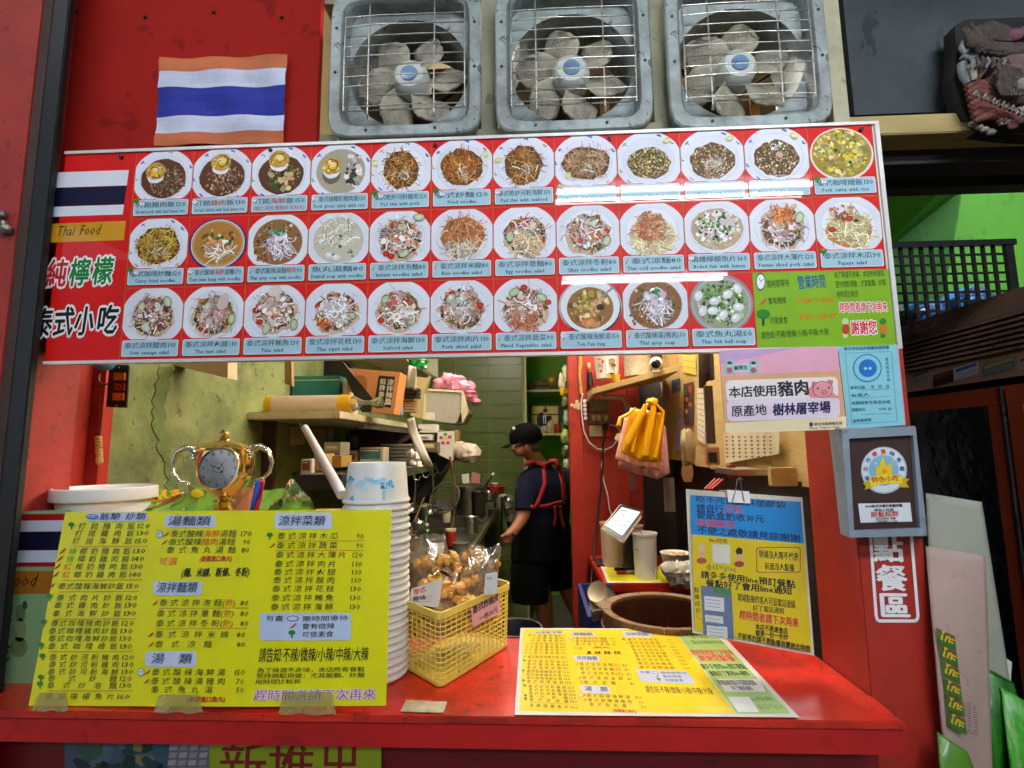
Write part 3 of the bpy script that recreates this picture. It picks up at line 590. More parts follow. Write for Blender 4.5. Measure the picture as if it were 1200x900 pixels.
DISH = {
 (0, 0): ([('打拋豬肉飯120', None)], 'Ground pork with basil leaves rice', 'tc', lambda d: D_rice(d, ['8c6450', '5c3a28', 'b08c78', '704c34'])),
 (0, 1): ([('打拋', None), ('雞肉', R), ('飯130', None)], 'Ground chicken with basil leaves rice', 'c', lambda d: D_rice(d, ['9c6a54', '6c3c2c', 'c09480', '4c2c20'], 170, (-.002, .024))),
 (0, 2): ([('打拋', None), ('海鮮', R), ('飯150', None)], None, 'c', lambda d: (D_rice(d, ['c8a868', '5c4a20', 'b07c48', '3c4820'], 60, (-.004, .026)), d.tomato(.006, 0), d.shrimp(.016, -.016, .007, 1), d.bits(16, .002, -.012, .03, .018, ['4c5a24', 'd8c088', '2c3414'], .006))),
 (0, 3): ([('泰式綠椰奶豬肉飯130', None)], 'Pork green curry with rice', 'Cc', lambda d: (plate(d, well='b0a48c'), d.bl(-.016, -.004, .016, .018, '6c5a4c', .1), d.egg(-.016, .010, .017), d.bits(50, .022, .002, .014, .030, ['e0d8d4', 'c8bcb8', '2c3424', '3c3c2c', 'b8a8a4'], .0055))),
 (0, 4): ([('泰式乾炒河粉豬肉120', None)], 'Pad thai with pork', 'tc', lambda d: (D_noodle(d, NB, .031, .035), d.lime(-.044, .012))),
 (0, 5): ([('泰式炒麵120', None)], 'Fried noodles', 'tc', lambda d: (D_noodle(d, ['a05c1c', 'b87430', '7c4010', 'd09048'], .036, .034, greens=3, wd=.0016), d.lime(.040, .022))),
 (0, 6): ([('泰式乾炒河粉海鮮130', None)], 'Pad thai with seafood', 'c', lambda d: (D_noodle(d, NB, .032, .036), d.lime(-.042, .010))),
 (0, 7): ([('泰式炒米粉素食120', None)], 'Fried thin noodles', 'tc', lambda d: (D_noodle(d, ['b88458', 'c89c74', '98663c', 'dcb898'], .040, .030, greens=10, wd=.0008, n=300), d.lime(-.030, -.022))),
 (0, 8): ([('泰式咖哩炒飯120', None)], 'Curry fried rice', 'c', lambda d: D_friedrice(d, ['b89848', '9c7c30', '80642c', 'd0b470'])),
 (0, 9): ([('泰式豬肉炒飯120', None)], 'Pork fried rice', '', lambda d: D_friedrice(d, ['c09068', 'a07448', '8c5c38', 'd8b088'], .036, .032, lambda d: d.strands(26, .004, -.012, .018, .012, NW, .014, .0012))),
 (0, 10): ([('泰式酸辣海鮮炒飯150', None)], 'Thai hot fried rice', 'C', lambda d: D_friedrice(d, ['b89068', '98683c', '7c5c38', 'd0a884'], .036, .032, lambda d: (d.bits(20, 0, .014, .012, .010, ['f0ece8', '2c6a2c', '3c7c34'], .003), d.bl(.004, .002, .006, .005, 'd8a898')))),
 (0, 11): ([('泰式咖哩燴飯130', None)], 'Pork curry with rice', 'tc', lambda d: (setattr(d, 'K', 1.0), d.bl(0, 0, .0575, .052, 'f0e4dc', .01, 30), d.bl(0, .001, .054, .0485, 'a8902c', .02, 30), d.bits(260, 0, .001, .050, .045, ['b8a03c', 'd0b450', '9c8424', 'e0c868', 'c8bc94', 'b09468'], .0042), d.bits(24, 0, 0, .045, .04, GR, .0028), d.bits(12, .012, .006, .02, .02, ['e8c820', 'f0dc60'], .005))),
 (1, 0): ([('泰式咖哩炒麵120', None)], 'Curry fried noodles', 'tc', lambda d: D_noodle(d, NY, .038, .034, greens=10, wd=.0016)),
 (1, 1): ([('泰式酸辣', None), ('海鮮', R), ('湯麵170', None)], 'Tom yum kung with noodles', 'Cc', tomyum),
 (1, 2): ([('泰式酸辣湯麵', None), ('豬肉', R), ('90', None)], 'Thai spicy soup with noodles', 'C', D_soupnood),
 (1, 3): ([('魚丸湯麵80', None)], 'Fishball soup with noodles', '', lambda d: (plate(d, 'e8e8f0', False, 'c4bca8'), d.strands(90, 0, .008, .034, .026, NW+['e8e4dc'], .024, .0018, flow=1.5), d.ball(-.026, -.002), d.ball(-.014, -.026), d.ball(-.002, -.03), d.bits(12, .006, -.012, .034, .03, GR, .003))),
 (1, 4): ([('泰式涼拌泡麵80', None)], 'Instant noodles salad', 'C', lambda d: (D_salad(d, ((.004, .020, 0), (.008, -.026, .5), (.032, .036, 0)), ((-.022, -.026), (-.014, -.030))),)),
 (1, 5): ([('泰式涼拌米線80', None)], 'Rice noodles salad', 'C', lambda d: (plate(d, 'e6e6f0', False), d.bl(0, 0, .036, .036, 'a86838', .2), d.strands(170, .004, .006, .032, .028, ['b87038', 'c88850', '8c4c20', 'd8a878'], .018, .0015), d.strands(60, -.002, -.024, .034, .014, NW, .020, .0018))),
 (1, 6): ([('泰式涼拌意麵80', None)], 'Egg noodles salad', '', lambda d: (D_salad(d, ((-.024, -.002, 1.4),), ((.028, -.010), (.002, .024)), n=110), d.strands(90, .004, -.018, .028, .020, ['d8c498', 'c8ac74', 'e8dcb8'], .016, .0016))),
 (1, 7): ([('泰式涼拌冬粉80', None)], 'Glass noodles salad', '', lambda d: D_salad(d, ((.008, .018, 0), (.030, -.014, 1.2)), ((-.014, -.012), (.030, .002)), base=['d8d0c8', 'c4b8a8', 'e4dcd4'], n=120)),
 (1, 8): ([('泰式涼麵80', None)], 'Thai cold noodles salad', 'C', lambda d: (plate(d, 'e6e6f0', False), d.bl(0, -.006, .036, .034, 'd8c498', .12), d.strands(110, 0, -.014, .036, .028, ['e0d0a4', 'c8b07c', 'ece0c0'], .018, .0017), d.strands(120, -.002, .004, .028, .024, ['b05830', 'c8744c', '98401c', 'd89470'], .014, .0014), d.bits(70, -.002, .022, .018, .012, ['b87850', 'a06038', 'cc9470'], .003))),
 (1, 9): ([('清燉檸檬魚片160', None)], 'Boiled fish with lemon', 'c', lambda d: (plate(d, 'e6e6f0', False), d.bl(0, 0, .042, .036, 'b8a080', .1), d.strands(60, -.006, -.016, .034, .018, ['d0c0a0', 'c4a884'], .020, .0012, flow=.3), d.bits(120, 0, .004, .036, .028, ['e4dcd8', 'd0c4bc', 'f0ecea'], .004), d.bits(70, 0, .004, .034, .026, GR+['20301c'], .0026), d.bl(.018, .012, .014, .006, 'd4bcc0', .2))),
 (1, 10): ([('泰式涼拌大薄片120', None)], 'Yunnan sliced pork salad', '', lambda d: (D_salad(d, ((-.004, .002, .2), (.028, .016, 1.3)), (), meat=['c8a8a4', 'b89490', 'dcc4c0'], n=90), d.strands(70, .002, .022, .018, .014, CAR+['d89458'], .016, .0018))),
 (1, 11): ([('泰式涼拌木瓜90', None)], 'Papaya salad', 't', lambda d: (plate(d, 'e6e6f0', False), d.bl(0, -.008, .036, .030, 'c08848', .15), d.strands(150, .002, -.004, .036, .030, ['d8ccA0'.lower(), 'e8e0b8', 'c4b484'], .024, .0017), d.bits(30, -.006, .022, .022, .012, ['b87850', 'c89070', '90381c'], .0036), d.tomato(-.026, -.006), d.tomato(.002, .012), d.bl(.012, .008, .004, .003, '2c4a1c'))),
 (2, 0): ([('泰式涼拌酸肉110', None)], 'Sour sausage salad', '', lambda d: D_salad(d, ((.024, .024, 1.9), (-.020, .016, 1.3), (-.010, -.020, 2.7)), (), meat=['7c4448', '8c5458', '6c383c', 'a06c70'], n=110)),
 (2, 1): ([('泰式涼拌火腿110', None)], 'Thai ham salad', '', lambda d: (D_salad(d, ((-.010, .014, 1.2), (.032, -.008, 1.5)), ((-.014, -.026),), meat=['d0b4b0', 'c49c98'], n=120), d.bl(.016, .022, .009, .016, 'd4bcb8', .15, 8, -.3))),
 (2, 2): ([('泰式涼拌鮪魚130', None)], 'Tuna salad', '', lambda d: (D_salad(d, ((-.012, -.026, 1.2), (.034, -.020, 1.5)), ((-.032, .006), (-.024, -.014)), meat=['d8c0b4', 'c8a898', 'e4d4cc'], n=110, cy_=.004), d.bl(0, .038, .012, .010, 'dcccc8', .15))),
 (2, 3): ([('泰式涼拌花枝130', None)], 'Thai squid salad', '', lambda d: (D_salad(d, ((.024, -.008, .1),), ((-.030, .010), (-.008, .008)), n=150), d.strands(40, 0, .006, .03, .026, ['f0eef0', 'e4dce0'], .022, .0026, curl=2.4), d.strands(10, -.024, -.022, .012, .005, CAR, .016, .003, flow=.2))),
 (2, 4): ([('泰式涼拌海鮮130', None)], 'Seafood salad', '', lambda d: (D_salad(d, ((.020, .002, 1.5), (.020, -.016, 1.3), (-.022, .016, 1.7)), ((-.028, -.016), (.012, .018)), n=120), d.strands(16, .004, -.004, .016, .016, ['f0e8e4', 'dccac4'], .026, .0032, curl=3), d.bits(6, 0, .012, .02, .016, ['b85c44', 'c47c60'], .006))),
 (2, 5): ([('泰式涼拌肉片110', None)], 'Pork sliced salad', '', lambda d: D_salad(d, ((-.018, .018, .8), (.002, .018, .3)), ((-.016, .026), (.030, .006)), base=['d8d0c8', 'b0a498', 'c4bcb0'], meat=['b4a098', '9c887c'], n=190)),
 (2, 6): ([('泰式涼拌蔬菜90', None)], 'Mixed Vegetables salad', 'C', lambda d: (D_salad(d, ((-.018, .026, .5), (.026, .016, 2.6)), ((-.002, .034), (.036, .008)), base=['e4d8c4', 'd0b8a0', 'dcc8b4'], n=190), d.strands(50, -.004, -.026, .026, .012, ['b05c30', 'c88058'], .016, .0016))),
 (2, 7): ([('泰式酸辣海鮮湯150', None)], 'Tom Yum kung', 'Cc', tomyum2),
 (2, 8): ([('泰式酸辣湯(豬肉)70', None)], 'Thai spicy soup', 'C', lambda d: D_soupnood(d, '8a5c34')),
 (2, 9): ([('泰式魚丸湯50', None)], 'Thai fish ball soup', '', fishballs),
}
for (r_, c_), (cn, en, ic, fn) in DISH.items():
    cx = (c_+.5)*CW; z0 = (2-r_)*CH; cy_ = z0+CH*.60; rnd.seed(r_*31+c_*7+5)
    d = Dish(FB, cx, cy_); fn(d)
    # icons
    x = cx-CW*.42; y = z0+.031; d.z0 = .0022+d.k; d.k = 0
    def loc_poly(pts, col, z): d.poly([(x+a*.001, y+b*.001) for a, b in pts], col, z)
    if 't' in ic: loc_poly([(-1, -4), (1, -4), (1, 4), (-1, 4)], '1a2a10', 1); d.ell(x, y+.005, .0058, .0048, '2c7c1c', 2, 12, False); x += .012
    if 'c' in ic: d.ell(x, y-.001, .0064, .005, '3a4058', 1, 14, False); d.ell(x, y-.001, .0056, .0042, 'eceaf4', 2, 14, False); d.line(x, y-.001, x+.003, y+.001, .0007, '30343c', 3, False); d.line(x, y-.001, x-.002, y+.001, .0007, '30343c', 3, False)
    o = d.emit('dish_photo', PRG, mbd)
    lp = Print(FB, .0026)
    lp.rrect(cx-CW*.465, z0+CH*.04, cx+CW*.465, z0+CH*.265, .0035, 'e8eef4', 0, False); lp.rrect(cx-CW*.455, z0+CH*.048, cx+CW*.455, z0+CH*.257, .0032, 'a8cad8', 1, False)
    xl = cx-CW*.42; xr_ = cx+CW*.43
    if 'C' in ic: q = cx-CW*.41; lp.poly([(q-.003, z0+.022), (q-.001, z0+.022), (q+.004, z0+.0345), (q+.003, z0+.033)], 'b01c18', 3); xl += .009
    nch = sum(len(t) for t, _ in cn)
    lp.text([(t, c or '2c4450') for t, c in cn], xl, z0+CH*.155, xr_, z0+CH*.155, .0125, None, .012, 3, False)
    if en:
        ew = min(CW*.84, len(en)*.0042); lp.text(en, cx-ew/2, z0+CH*.068, cx+ew/2, z0+CH*.068, .0095, '22343c', .02, 3, False)
    else: lp.text('(蝦仁.花枝.蟹腳肉.花枝丸)', cx-CW*.43, z0+CH*.062, cx+CW*.43, z0+CH*.062, .0095, 'c0403c', .01, 3, False)
    WL[o] = WL[mbd]; lp.emit("caption", PRG, o)
rnd.seed(11)
# ================================================================ EXHAUST FANS
def rr(a, hw, hh, p=9):
    c, s = math.cos(a), math.sin(a); k = (abs(c/hw)**p+abs(s/hh)**p)**(-1/p); return (k*c, k*s)
def make_fan(label):
    t = thing('exhaust_fan', (0, 0, 0), label, 'exhaust fan', 'exhaust fans above the menu board')
    n = 72; A = [2*math.pi*i/n for i in range(n)]
    def loop(hw, hh, y, p=9, dz=0): return [V(rr(a, hw, hh, p)[0], y, rr(a, hw, hh, p)[1]+dz) for a in A]
    def circ(r, y, dz=0): return [V(r*math.cos(a), y, r*math.sin(a)+dz) for a in A]
    mb = MB(); H = .153
    mb.rings([loop(H, H+.012, .012), loop(H, H+.012, 0), loop(H-.003, H+.009, -.003), loop(H-.022, H-.010, -.003), loop(H-.027, H-.015, .004), loop(H-.030, H-.016, .030, 9), circ(.1245, .034), circ(.1235, .060), circ(.125, .15)], False, False)
    obj('housing', mb, STEELB, t, smooth=35)
    obj('back_plate', MB().box((-.15, .21, -.15), (.15, .215, .15)), M('duct_dark', '38281c', .8, var=.4, scale=12), t)
    for k, (x, z, w_, h_) in enumerate(((-.06, .06, .05, .03), (-.075, -.05, .03, .05), (.085, -.02, .02, .08))):
        obj('duct_bracket', MB().box((x-w_/2, .17, z-h_/2), (x+w_/2, .175, z+h_/2)), M('rust_orange', 'a86a2c', .8, dirt=.5), t)
    obj('motor', MB().lathe([(.001, 0), (.03, 0), (.032, .02), (.032, .07), (.02, .09)], (0, .12, 0), 20, Matrix.Rotation(R_(-90), 3, 'X')), DSTEEL, t, smooth=40)
    for a in (.4, 2.5, 4.5): obj('motor_strut', MB().tube([(.03*math.cos(a), .16, .03*math.sin(a)), (.112*math.cos(a), .13, .112*math.sin(a))], .005, 6), BLACK, t)
    h = MB().lathe([(.001, -.018), (.029, -.016), (.037, -.008), (.039, .004), (.039, .03)], (0, .050, 0), 28, Matrix.Rotation(R_(-90), 3, 'X')); obj('hub', h, M('hub_plastic', 'c8ccc4', .5, dirt=.7, dirtc='6a6258'), t, smooth=40)
    h = MB().lathe([(.001, -.0205), (.017, -.019), (.018, -.016)], (0, .050, 0), 24, Matrix.Rotation(R_(-90), 3, 'X')); obj('hub_cap', h, M('hub_cap_blue', '6c88a8', .2, var=.35, scale=30), t, smooth=40)
    bl = None; BLM = M('dusty_blade', 'b0a892', .75, var=.3, scale=22, bump=.3, dirt=1, dirtc='2c2620', dscale=11)
    def bf(u, v):
        q = v-.5; r = .030+.088*u-.034*(abs(q)*2)**2.4*u**2; wdt = .030+.048*math.sin(min(1, u*1.2)*math.pi/2); tg = q*wdt*(1-.28*u**5)+.012*u*u
        return (r, .062+q*.030*(1-.3*u)+.004*u, tg)
    mb = MB().grid(bf, 10, 8); bl = obj('blade', mb, BLM, t, smooth=180, thick=.0016)
    for k in range(1, 6):
        b2 = bl.copy(); COL.objects.link(b2); b2.parent = t; b2.rotation_euler = (0, k*math.pi/3, 0)
    g = MB(); gw = .121
    for i in range(10):
        z = -.100+i*.0225; sag = .002*math.sin(i*2.1)
        g.tube([(-gw, -.004, z), (-gw*.4, -.006+sag, z+.0015*math.sin(i)), (gw*.3, -.006, z+.001*math.cos(i*3)), (gw, -.004, z)], .0011, 6)
    for x in (-gw, -.072, .060, gw): g.tube([(x, -.0035, -.108-(.012 if abs(x) < .1 else 0)), (x, -.0065, 0), (x, -.0035, .13)], .0016, 6)
    g.tube([(-gw, -.004, -.100), (-gw+.006, -.004, -.109), (gw-.006, -.004, -.109), (gw, -.004, -.100)], .0014, 6)
    for x in (-.072, .060): g.tube([(x, -.004, -.118), (x, .0, -.126)], .003, 6)
    obj('wire_guard', g, WIRE, t, smooth=60)
    for x, z in ((-.14, -.02), (.14, -.02), (-.14, .08), (.14, .08), (-.075, -.151), (.062, -.151), (-.118, -.123), (-.105, -.11)):
        obj('screw', MB().lathe([(.0005, -.0045), (.003, -.0035), (.0036, 0)], (x, -.001 if abs(x) > .13 or z < -.14 else .05, z), 8, Matrix.Rotation(R_(-90), 3, 'X')), BLACK, t, smooth=40)
    return t
fans = [('leftmost exhaust fan, with a chipped bottom edge, beside the red board with the flag', 474.5, 72, 0), ('middle one of the three steel exhaust fans above the menu board', 671, 65, .35), ('rightmost exhaust fan with dusty blades, beside the beige post', 875, 59, .78)]
f0 = make_fan(fans[0][0])
fl = [f0, copy_tree(f0), copy_tree(f0)]
for o, (lb, px, py, ph) in zip(fl, fans):
    o.location = P(px, py, .955); o['label'] = lb
    for c in o.children:
        if c.name.startswith('blade'): c.rotation_euler = (0, c.rotation_euler[1]+ph, 0)
    o.scale = (1.03, 1, 1.0)
mb = MB(); e = fl[0].location; pts = []
for i in range(14): pts.append(e+V(-.09+i*.016, -.0042, -.163+rnd.uniform(0, .005)*(i > 6)+.001))
mb.prism(pts+[e+V(.12, -.0042, -.1662), e+V(-.09, -.0042, -.1662)], (0, -.0006, 0))
for px_ in (573, 772.5): a = P(px_, 70, .99); obj('fan_mullion', MB().box((a.x-.016, .986, 2.1555), (a.x+.016, 1.03, 2.459)), CONC, fa)
# ================================================================ FLAG on the upper red board
F = Frame(P(260, 120, .962), (1, 0, 0), (0, 0, 1)); F.warp = lambda u, v: .0028*math.sin(u*52+v*26)+.0016*math.sin(v*110+u*18)+.0045
pr = Print(F, .0, .0)
q = [(190, 70), (338, 66), (332, 169), (182, 172)]
def qq(s, t): a = Vector(q[0]).lerp(Vector(q[1]), s); b = Vector(q[3]).lerp(Vector(q[2]), s); return tuple(a.lerp(b, t))
ys = [0, .155, .345, .675, .855, 1.0]; cs = ['b86438', 'c4c8dc', '101e84', 'c4c8dc', 'b86034']
for i in range(5):
    pr.quadgrid([qq(0, ys[i]), qq(1, ys[i]), qq(1, ys[i+1]), qq(0, ys[i+1])], cs[i], 24, 4)
fg = pr.emit('flag', MP('flag_cloth', .75, bump=.15, bscale=14, var=.16), None, label='small Thai flag with faded orange edges pinned above the menu board', cat='flag')

# ================================================================ YELLOW PRICE BOARD standing on the counter
yb0 = P(240, 828, .862); yt = P(240, 598, .935)
F = Frame(yb0, (1, 0, 0), (yt-yb0)); F.warp = lambda u, v: .004*math.sin(u*8+1)+.001*math.sin(v*11+u*4)
YQ = [(75, 600), (458, 597.5), (452, 827), (30, 828)]
ybt = thing('price_board', PZ(240, 828, ZC), 'yellow corrugated price board with printed menu columns standing on the left counter', 'price board')
pr = Print(F, .0, .0); pr.quadgrid(YQ, 'dcd408', 44, 20)
bk = pr.emit('board_sheet', MP('yellow_sheet', .32, coat=.2, bump=.05, bscale=30, var=.05), ybt)
bm = bmesh.new(); bm.from_mesh(bk.data); bmesh.ops.remove_doubles(bm, verts=bm.verts, dist=1e-5); bmesh.ops.recalc_face_normals(bm, faces=bm.faces[:]); bm.to_mesh(bk.data); bm.free()
md = bk.modifiers.new('thickness', 'SOLIDIFY'); md.thickness = .004; md.offset = -1 if bk.data.polygons[0].normal.y < 0 else 1
def menu_text(pr, full=True):
    K = '26301a'; T = pr.text
    def heading(t, x0, y0, x1, y1, tx0, tx1, ty, h): pr.rrect(x0, y0, x1, y1, 4, 'c4cce0', 2); T(t, tx0, ty, tx1, ty, h, '2c3450', .008, z=8)
    heading('飯類 炒類', 100, 600.5, 173, 611, 116, 171, 609, 8.5); pr.ell(108, 605.5, 7.5, 3, '34408c', 8); pr.ell(108, 605.5, 6, 2.2, 'c4cce0', 9); T('需時', 103, 607.5, 113, 607.5, 3.6, '34408c', z=10)
    rows = [('打拋豬肉飯', '120', 't', 90, 176, 620), ('打拋雞肉飯', '130', '', 86, 175, 628.5), ('打拋海鮮飯', '150', '', 83, 173, 637.5), None,
            ('綠椰奶豬肉飯', '130', 'Cg', 79, 171, 649.5), ('綠椰奶雞肉飯', '140', 'Cg', 76, 169.5, 658.5), ('紅椰奶豬肉飯', '130', 'Cr', 73, 168, 667.5), ('紅椰奶雞肉飯', '140', 'Cr', 71, 166.5, 677), None,
            ('泰式酸辣海鮮炒飯', '150', 'C', 66, 163, 690.5), None,
            ('泰式肉片炒飯', '120', 't', 64, 162, 704), ('泰式雞肉炒飯', '130', '', 61, 161, 713), ('泰式海鮮炒飯', '130', '', 59, 160, 722.5), None,
            ('泰式咖哩豬肉炒飯', '120', 't', 57, 157.5, 734), ('泰式咖哩雞肉炒飯', '130', '', 54.5, 156, 743), ('泰式咖哩海鮮炒飯', '130', '', 54, 155, 752), ('泰式咖哩燴飯', '130', 't', 53.5, 155.5, 761), None,
            ('泰式炒河粉豬肉', '120', 't', 55, 158, 774), ('泰式炒河粉雞肉', '130', '', 54, 157.5, 782.5), ('泰式炒河粉海鮮', '130', '', 53, 157, 791), ('泰式炒麵', '120', 't', 53, 155, 799), ('泰式炒泡麵', '130', 't', 52, 154.5, 807), None,
            ('清燉檸檬魚片', '160', '', 50, 152, 820)]
    lyy = [None]; prev = None
    for r in rows:
        if r is None: pr.line(prev[3]+2, prev[5]+3, prev[4]+1, prev[5]+2.4, .0011, 'c07818', 2); continue
        nm, pc, ic, x0, x1, y = r; w_ = x1-x0; n = len(nm); nx1 = x1-18.5; h = 8.0
        cell = (nx1-x0)/n
        for i, chh in enumerate(nm):
            c = K
            if i == 0 and 'g' in ic: c = '2c9a20'
            if i == 0 and 'r' in ic: c = 'd8501c'
            wch = min(cell, 9.2); xx = x0+i*(nx1-x0-wch)/(n-1)
            T(chh, xx, y, xx+wch, y, h, c, 0.0)
        T(pc, nx1+1, y-.3, x1, y-.3, h, K)
        if 't' in ic: tree_icon(pr, x0-7, y-3.5, 9, 3)
        if 'C' in ic: chili(pr, x0-7, y-4, 9, 3, 'a81414')
        prev = r
    heading('湯麵類', 193.5, 604, 254, 618.5, 197, 248, 616, 12)
    def row(segs, pc, x0, x1, px0, px1, y, h=8.8, ic='', gap=None):
        if gap is None: T(segs, x0, y, x1, y, h, K)
        else:
            s = ''.join(t for t, _ in segs) if isinstance(segs, list) else segs; n = len(s)
            for i, chh in enumerate(s): wch = 10; xx = x0+i*(x1-x0-wch)/(n-1); T(chh, xx, y, xx+wch, y, h, K)
        if pc: T(pc, px0, y, px1, y, h, K)
        if 'c' in ic: clock_icon(pr, x0-12, y-3.5, 4.2, 4.6, 3, 'c8d4d8', '4c6068')
        if 'C' in ic: chili(pr, x0-4.5, y-3.5, 8, 3, 'a81414')
        if 't' in ic: tree_icon(pr, x0-8, y-3, 9, 3)
    row([('泰式酸辣', K), ('海鮮', 'c83c14'), ('湯麵', K)], '170', 200, 278.5, 281.5, 297, 629.5, ic='Cc'); row([('泰式酸辣', K), ('豬肉', 'c83c14'), ('湯麵', K)], '90', 197.5, 277, 286, 295, 639, ic='C'); row('泰式魚丸湯麵', '80', 195, 278, 284, 294, 648.5, gap=1)
    T('可選', 186, 662, 208, 662, 9.5, 'd85a20'); T('(泰國進口魚丸)', 235, 658, 274, 657.5, 6.8, 'b41414', .03)
    T('(麵、米線、粄條、冬粉)', 213, 676, 294, 675, 11, '14140c', .03, slant=.1)
    heading('涼拌麵類', 180, 681, 239, 697.5, 184, 233, 694, 13)
    for s, pc, x0, x1, y, ic in (('泰式涼拌泡麵', '80', 187, 262, 710, 'C'), ('泰式涼拌意麵', '80', 184, 260, 722.5, ''), ('泰式涼拌冬粉', '80', 183, 259, 734, '')):
        row(s, pc, x0, x1, 283, 293.5, y, ic=ic, gap=1); T([('(', K), ('熱', 'c8401c'), (')', K)], x1, y, x1+16.5, y, 8.8, K)
    pr.line(187, 712.8, 293, 712.2, .0011, 'c07818', 2); pr.line(184, 736.8, 292, 736, .0011, 'c07818', 2)
    row('泰式涼拌米線', '80', 182, 270, 279, 289.5, 747, ic='C', gap=1); row('泰式涼麵', '80', 182, 250, 279, 289.5, 758.5, ic='C', gap=1)
    heading('湯  類', 171, 763, 232, 781, 178, 227, 777, 13)
    row('泰式酸辣海鮮湯', '150', 178, 266, 275, 289, 791, ic='Cc', gap=1); row('泰式酸辣湯豬肉', '70', 177, 266, 278, 288, 801.5, ic='C', gap=1); row('泰式魚丸湯', '50', 177, 251, 278, 288, 811.5, gap=1)
    T('(泰國進口魚丸)', 220, 822, 266, 821.5, 7, 'b41414', .03)
    heading('涼拌菜類', 323, 601, 390, 620, 327.5, 382, 616, 12.5)
    ys_ = [632, 643, 654, 664.5, 674, 683.5, 693.5, 704, 714.5]
    for i, (s, pc) in enumerate((('泰式涼拌木瓜', '90'), ('泰式涼拌蔬菜', '90'), ('泰式涼拌大薄片', '120'), ('泰式涼拌肉片', '110'), ('泰式涼拌火腿', '110'), ('泰式涼拌酸肉', '110'), ('泰式涼拌花枝', '130'), ('泰式涼拌鮪魚', '130'), ('泰式涼拌海鮮', '130'))):
        x0 = 326-i*.95; x1 = (408 if i == 2 else 397)-i*.7; xr_ = 427-i*.5
        row(s, pc, x0, x1, xr_-(9.5 if len(pc) == 2 else 14.5), xr_, ys_[i], 8.5, ['t', 'C', '', '', '', '', '', '', ''][i], gap=1)
    pr.line(326, 634.2, 427.5, 633.8, .0011, 'c07818', 2); pr.line(324, 645.2, 427, 645, .0011, 'c07818', 2)
    pr.rrect(306.5, 718, 412, 750, 4, 'b9c6e0', 2)
    T('有畫', 313, 727.5, 334, 727.5, 7, K); T('需時間等待', 355, 728, 409, 727, 7, K); T('會有微辣', 355, 737, 393, 736.5, 7.5, K); T('可做素食', 355, 746.5, 392, 746, 7.5, K)
    pr.ell(345, 724.5, 7, 3.4, '44506c', 3); pr.ell(345, 724.5, 5.8, 2.6, 'c4cce0', 4); chili(pr, 345, 733, 9, 3); tree_icon(pr, 344, 743, 10, 3)
    T('請告知:不辣/微辣/小辣/中辣/大辣', 304.5, 775, 432, 774, 18, '22280c', .015)
    if full:
        T('為了味道不走味，本店所有餐點', 303, 787.5, 428, 786.5, 6.2, K, .01); T('堅持現點現做；尤其飯類、炒類', 302, 794, 428, 793.5, 6.2, K, .01); T('用時間比較長', 301, 801, 354, 800.5, 6.2, K, .01)
        T('趕時間者請下次再來', 299, 820, 441, 819.5, 14, 'a8489c', .01, halo='e0dcc8', hw=.05)
pr = Print(F, .0007, .00028); menu_text(pr); pr.emit('lettering', PRM, ybt)
for i, (x0, y0, x1, y1) in enumerate(((40, 812, 82, 836), (184, 813, 240, 836), (330, 810, 396, 835))):
    mb = MB(); a = F.at(*F.uv(x0+4, y0), .002); b = F.at(*F.uv(x1-6, y0), .002); c = P(x1-2, y1-7, .845); d = P(x0-3, y1-7, .845); c.z = ZC+.001; d.z = ZC+.001
    mb.grid(lambda s, t: (a.lerp(b, s)).lerp(d.lerp(c, s), t)+V(0, -.001*math.sin(s*9+i)*t, .0015*math.sin(s*14+i)*t), 8, 4)
    obj('clear_tape', mb, M('aged_tape', 'a09458', .25, alpha=.6, coat=.4, var=.2, scale=40), ybt, smooth=180)
# ---- banner behind it at left
F = Frame(P(40, 700, .945), (1, 0, 0), (0, 0, 1)); pr = Print(F, .001)
q = [(-30, 601), (84, 597), (80, 830), (-40, 832)]
pr.quadgrid(q, '86a878', 6, 6)
for (a, b, c) in ((602.5, 610, '9c1414'), (610, 623, 'c8ccd8'), (623, 645, '0c0c2c'), (645, 659, 'c8ccd8'), (659, 664, '9c1414'), (669, 696, 'a0641c')): pr.quadgrid([(-30, a+.5), (82, a-.5), (82, b-.5), (-30, b+.5)], c, 3, 1, 2)
pr.text('Thai Food', -34, 690, 42, 688, 22, '3a2008', .01, 4, slant=.3); pr.text('檬', -2, 728, 15, 728, 22, '0c3c20', .03, 4); pr.text('吃', -6, 775, 12, 775, 24, '0c2c1c', .03, 4); pr.text('@659fgtaq', -12, 823, 26, 821, 8, '3c5c3c', 0, 4)
pr.ell(25, 718, 6, 10, '5c7450', 3); pr.ell(24, 738, 8, 14, '7c8c5c', 3); pr.ell(23, 758, 10, 12, '6a7c48', 3); pr.ell(30, 709, 3, 5, '33402c', 4)
pr.emit('thai_food_banner', PRM, None, label='green banner with flag stripes half hidden behind the yellow price board', cat='banner')

# ================================================================ FLAT LAMINATED MENU
F = Frame(PZ(700, 790, ZC+.0015), (1, 0, 0), (0, 1, 0)); pr = Print(F, .0006, .00006)
LQ = [(610, 736), (840, 737), (937, 841), (603, 838)]
lm = thing('laminated_menu', PZ(760, 800, ZC), 'flat laminated yellow and green menu sheet lying on the counter', 'menu sheet')
pr.quadgrid(LQ, 'd8d4cc', 12, 6, -3)
pr.quadgrid([(613, 738), (789, 738), (862, 836.5), (609, 834)], 'eccc08', 10, 6, 0); pr.quadgrid([(790, 738), (834, 738.5), (927, 837), (863.5, 836.5)], 'a4c474', 4, 6, 0)
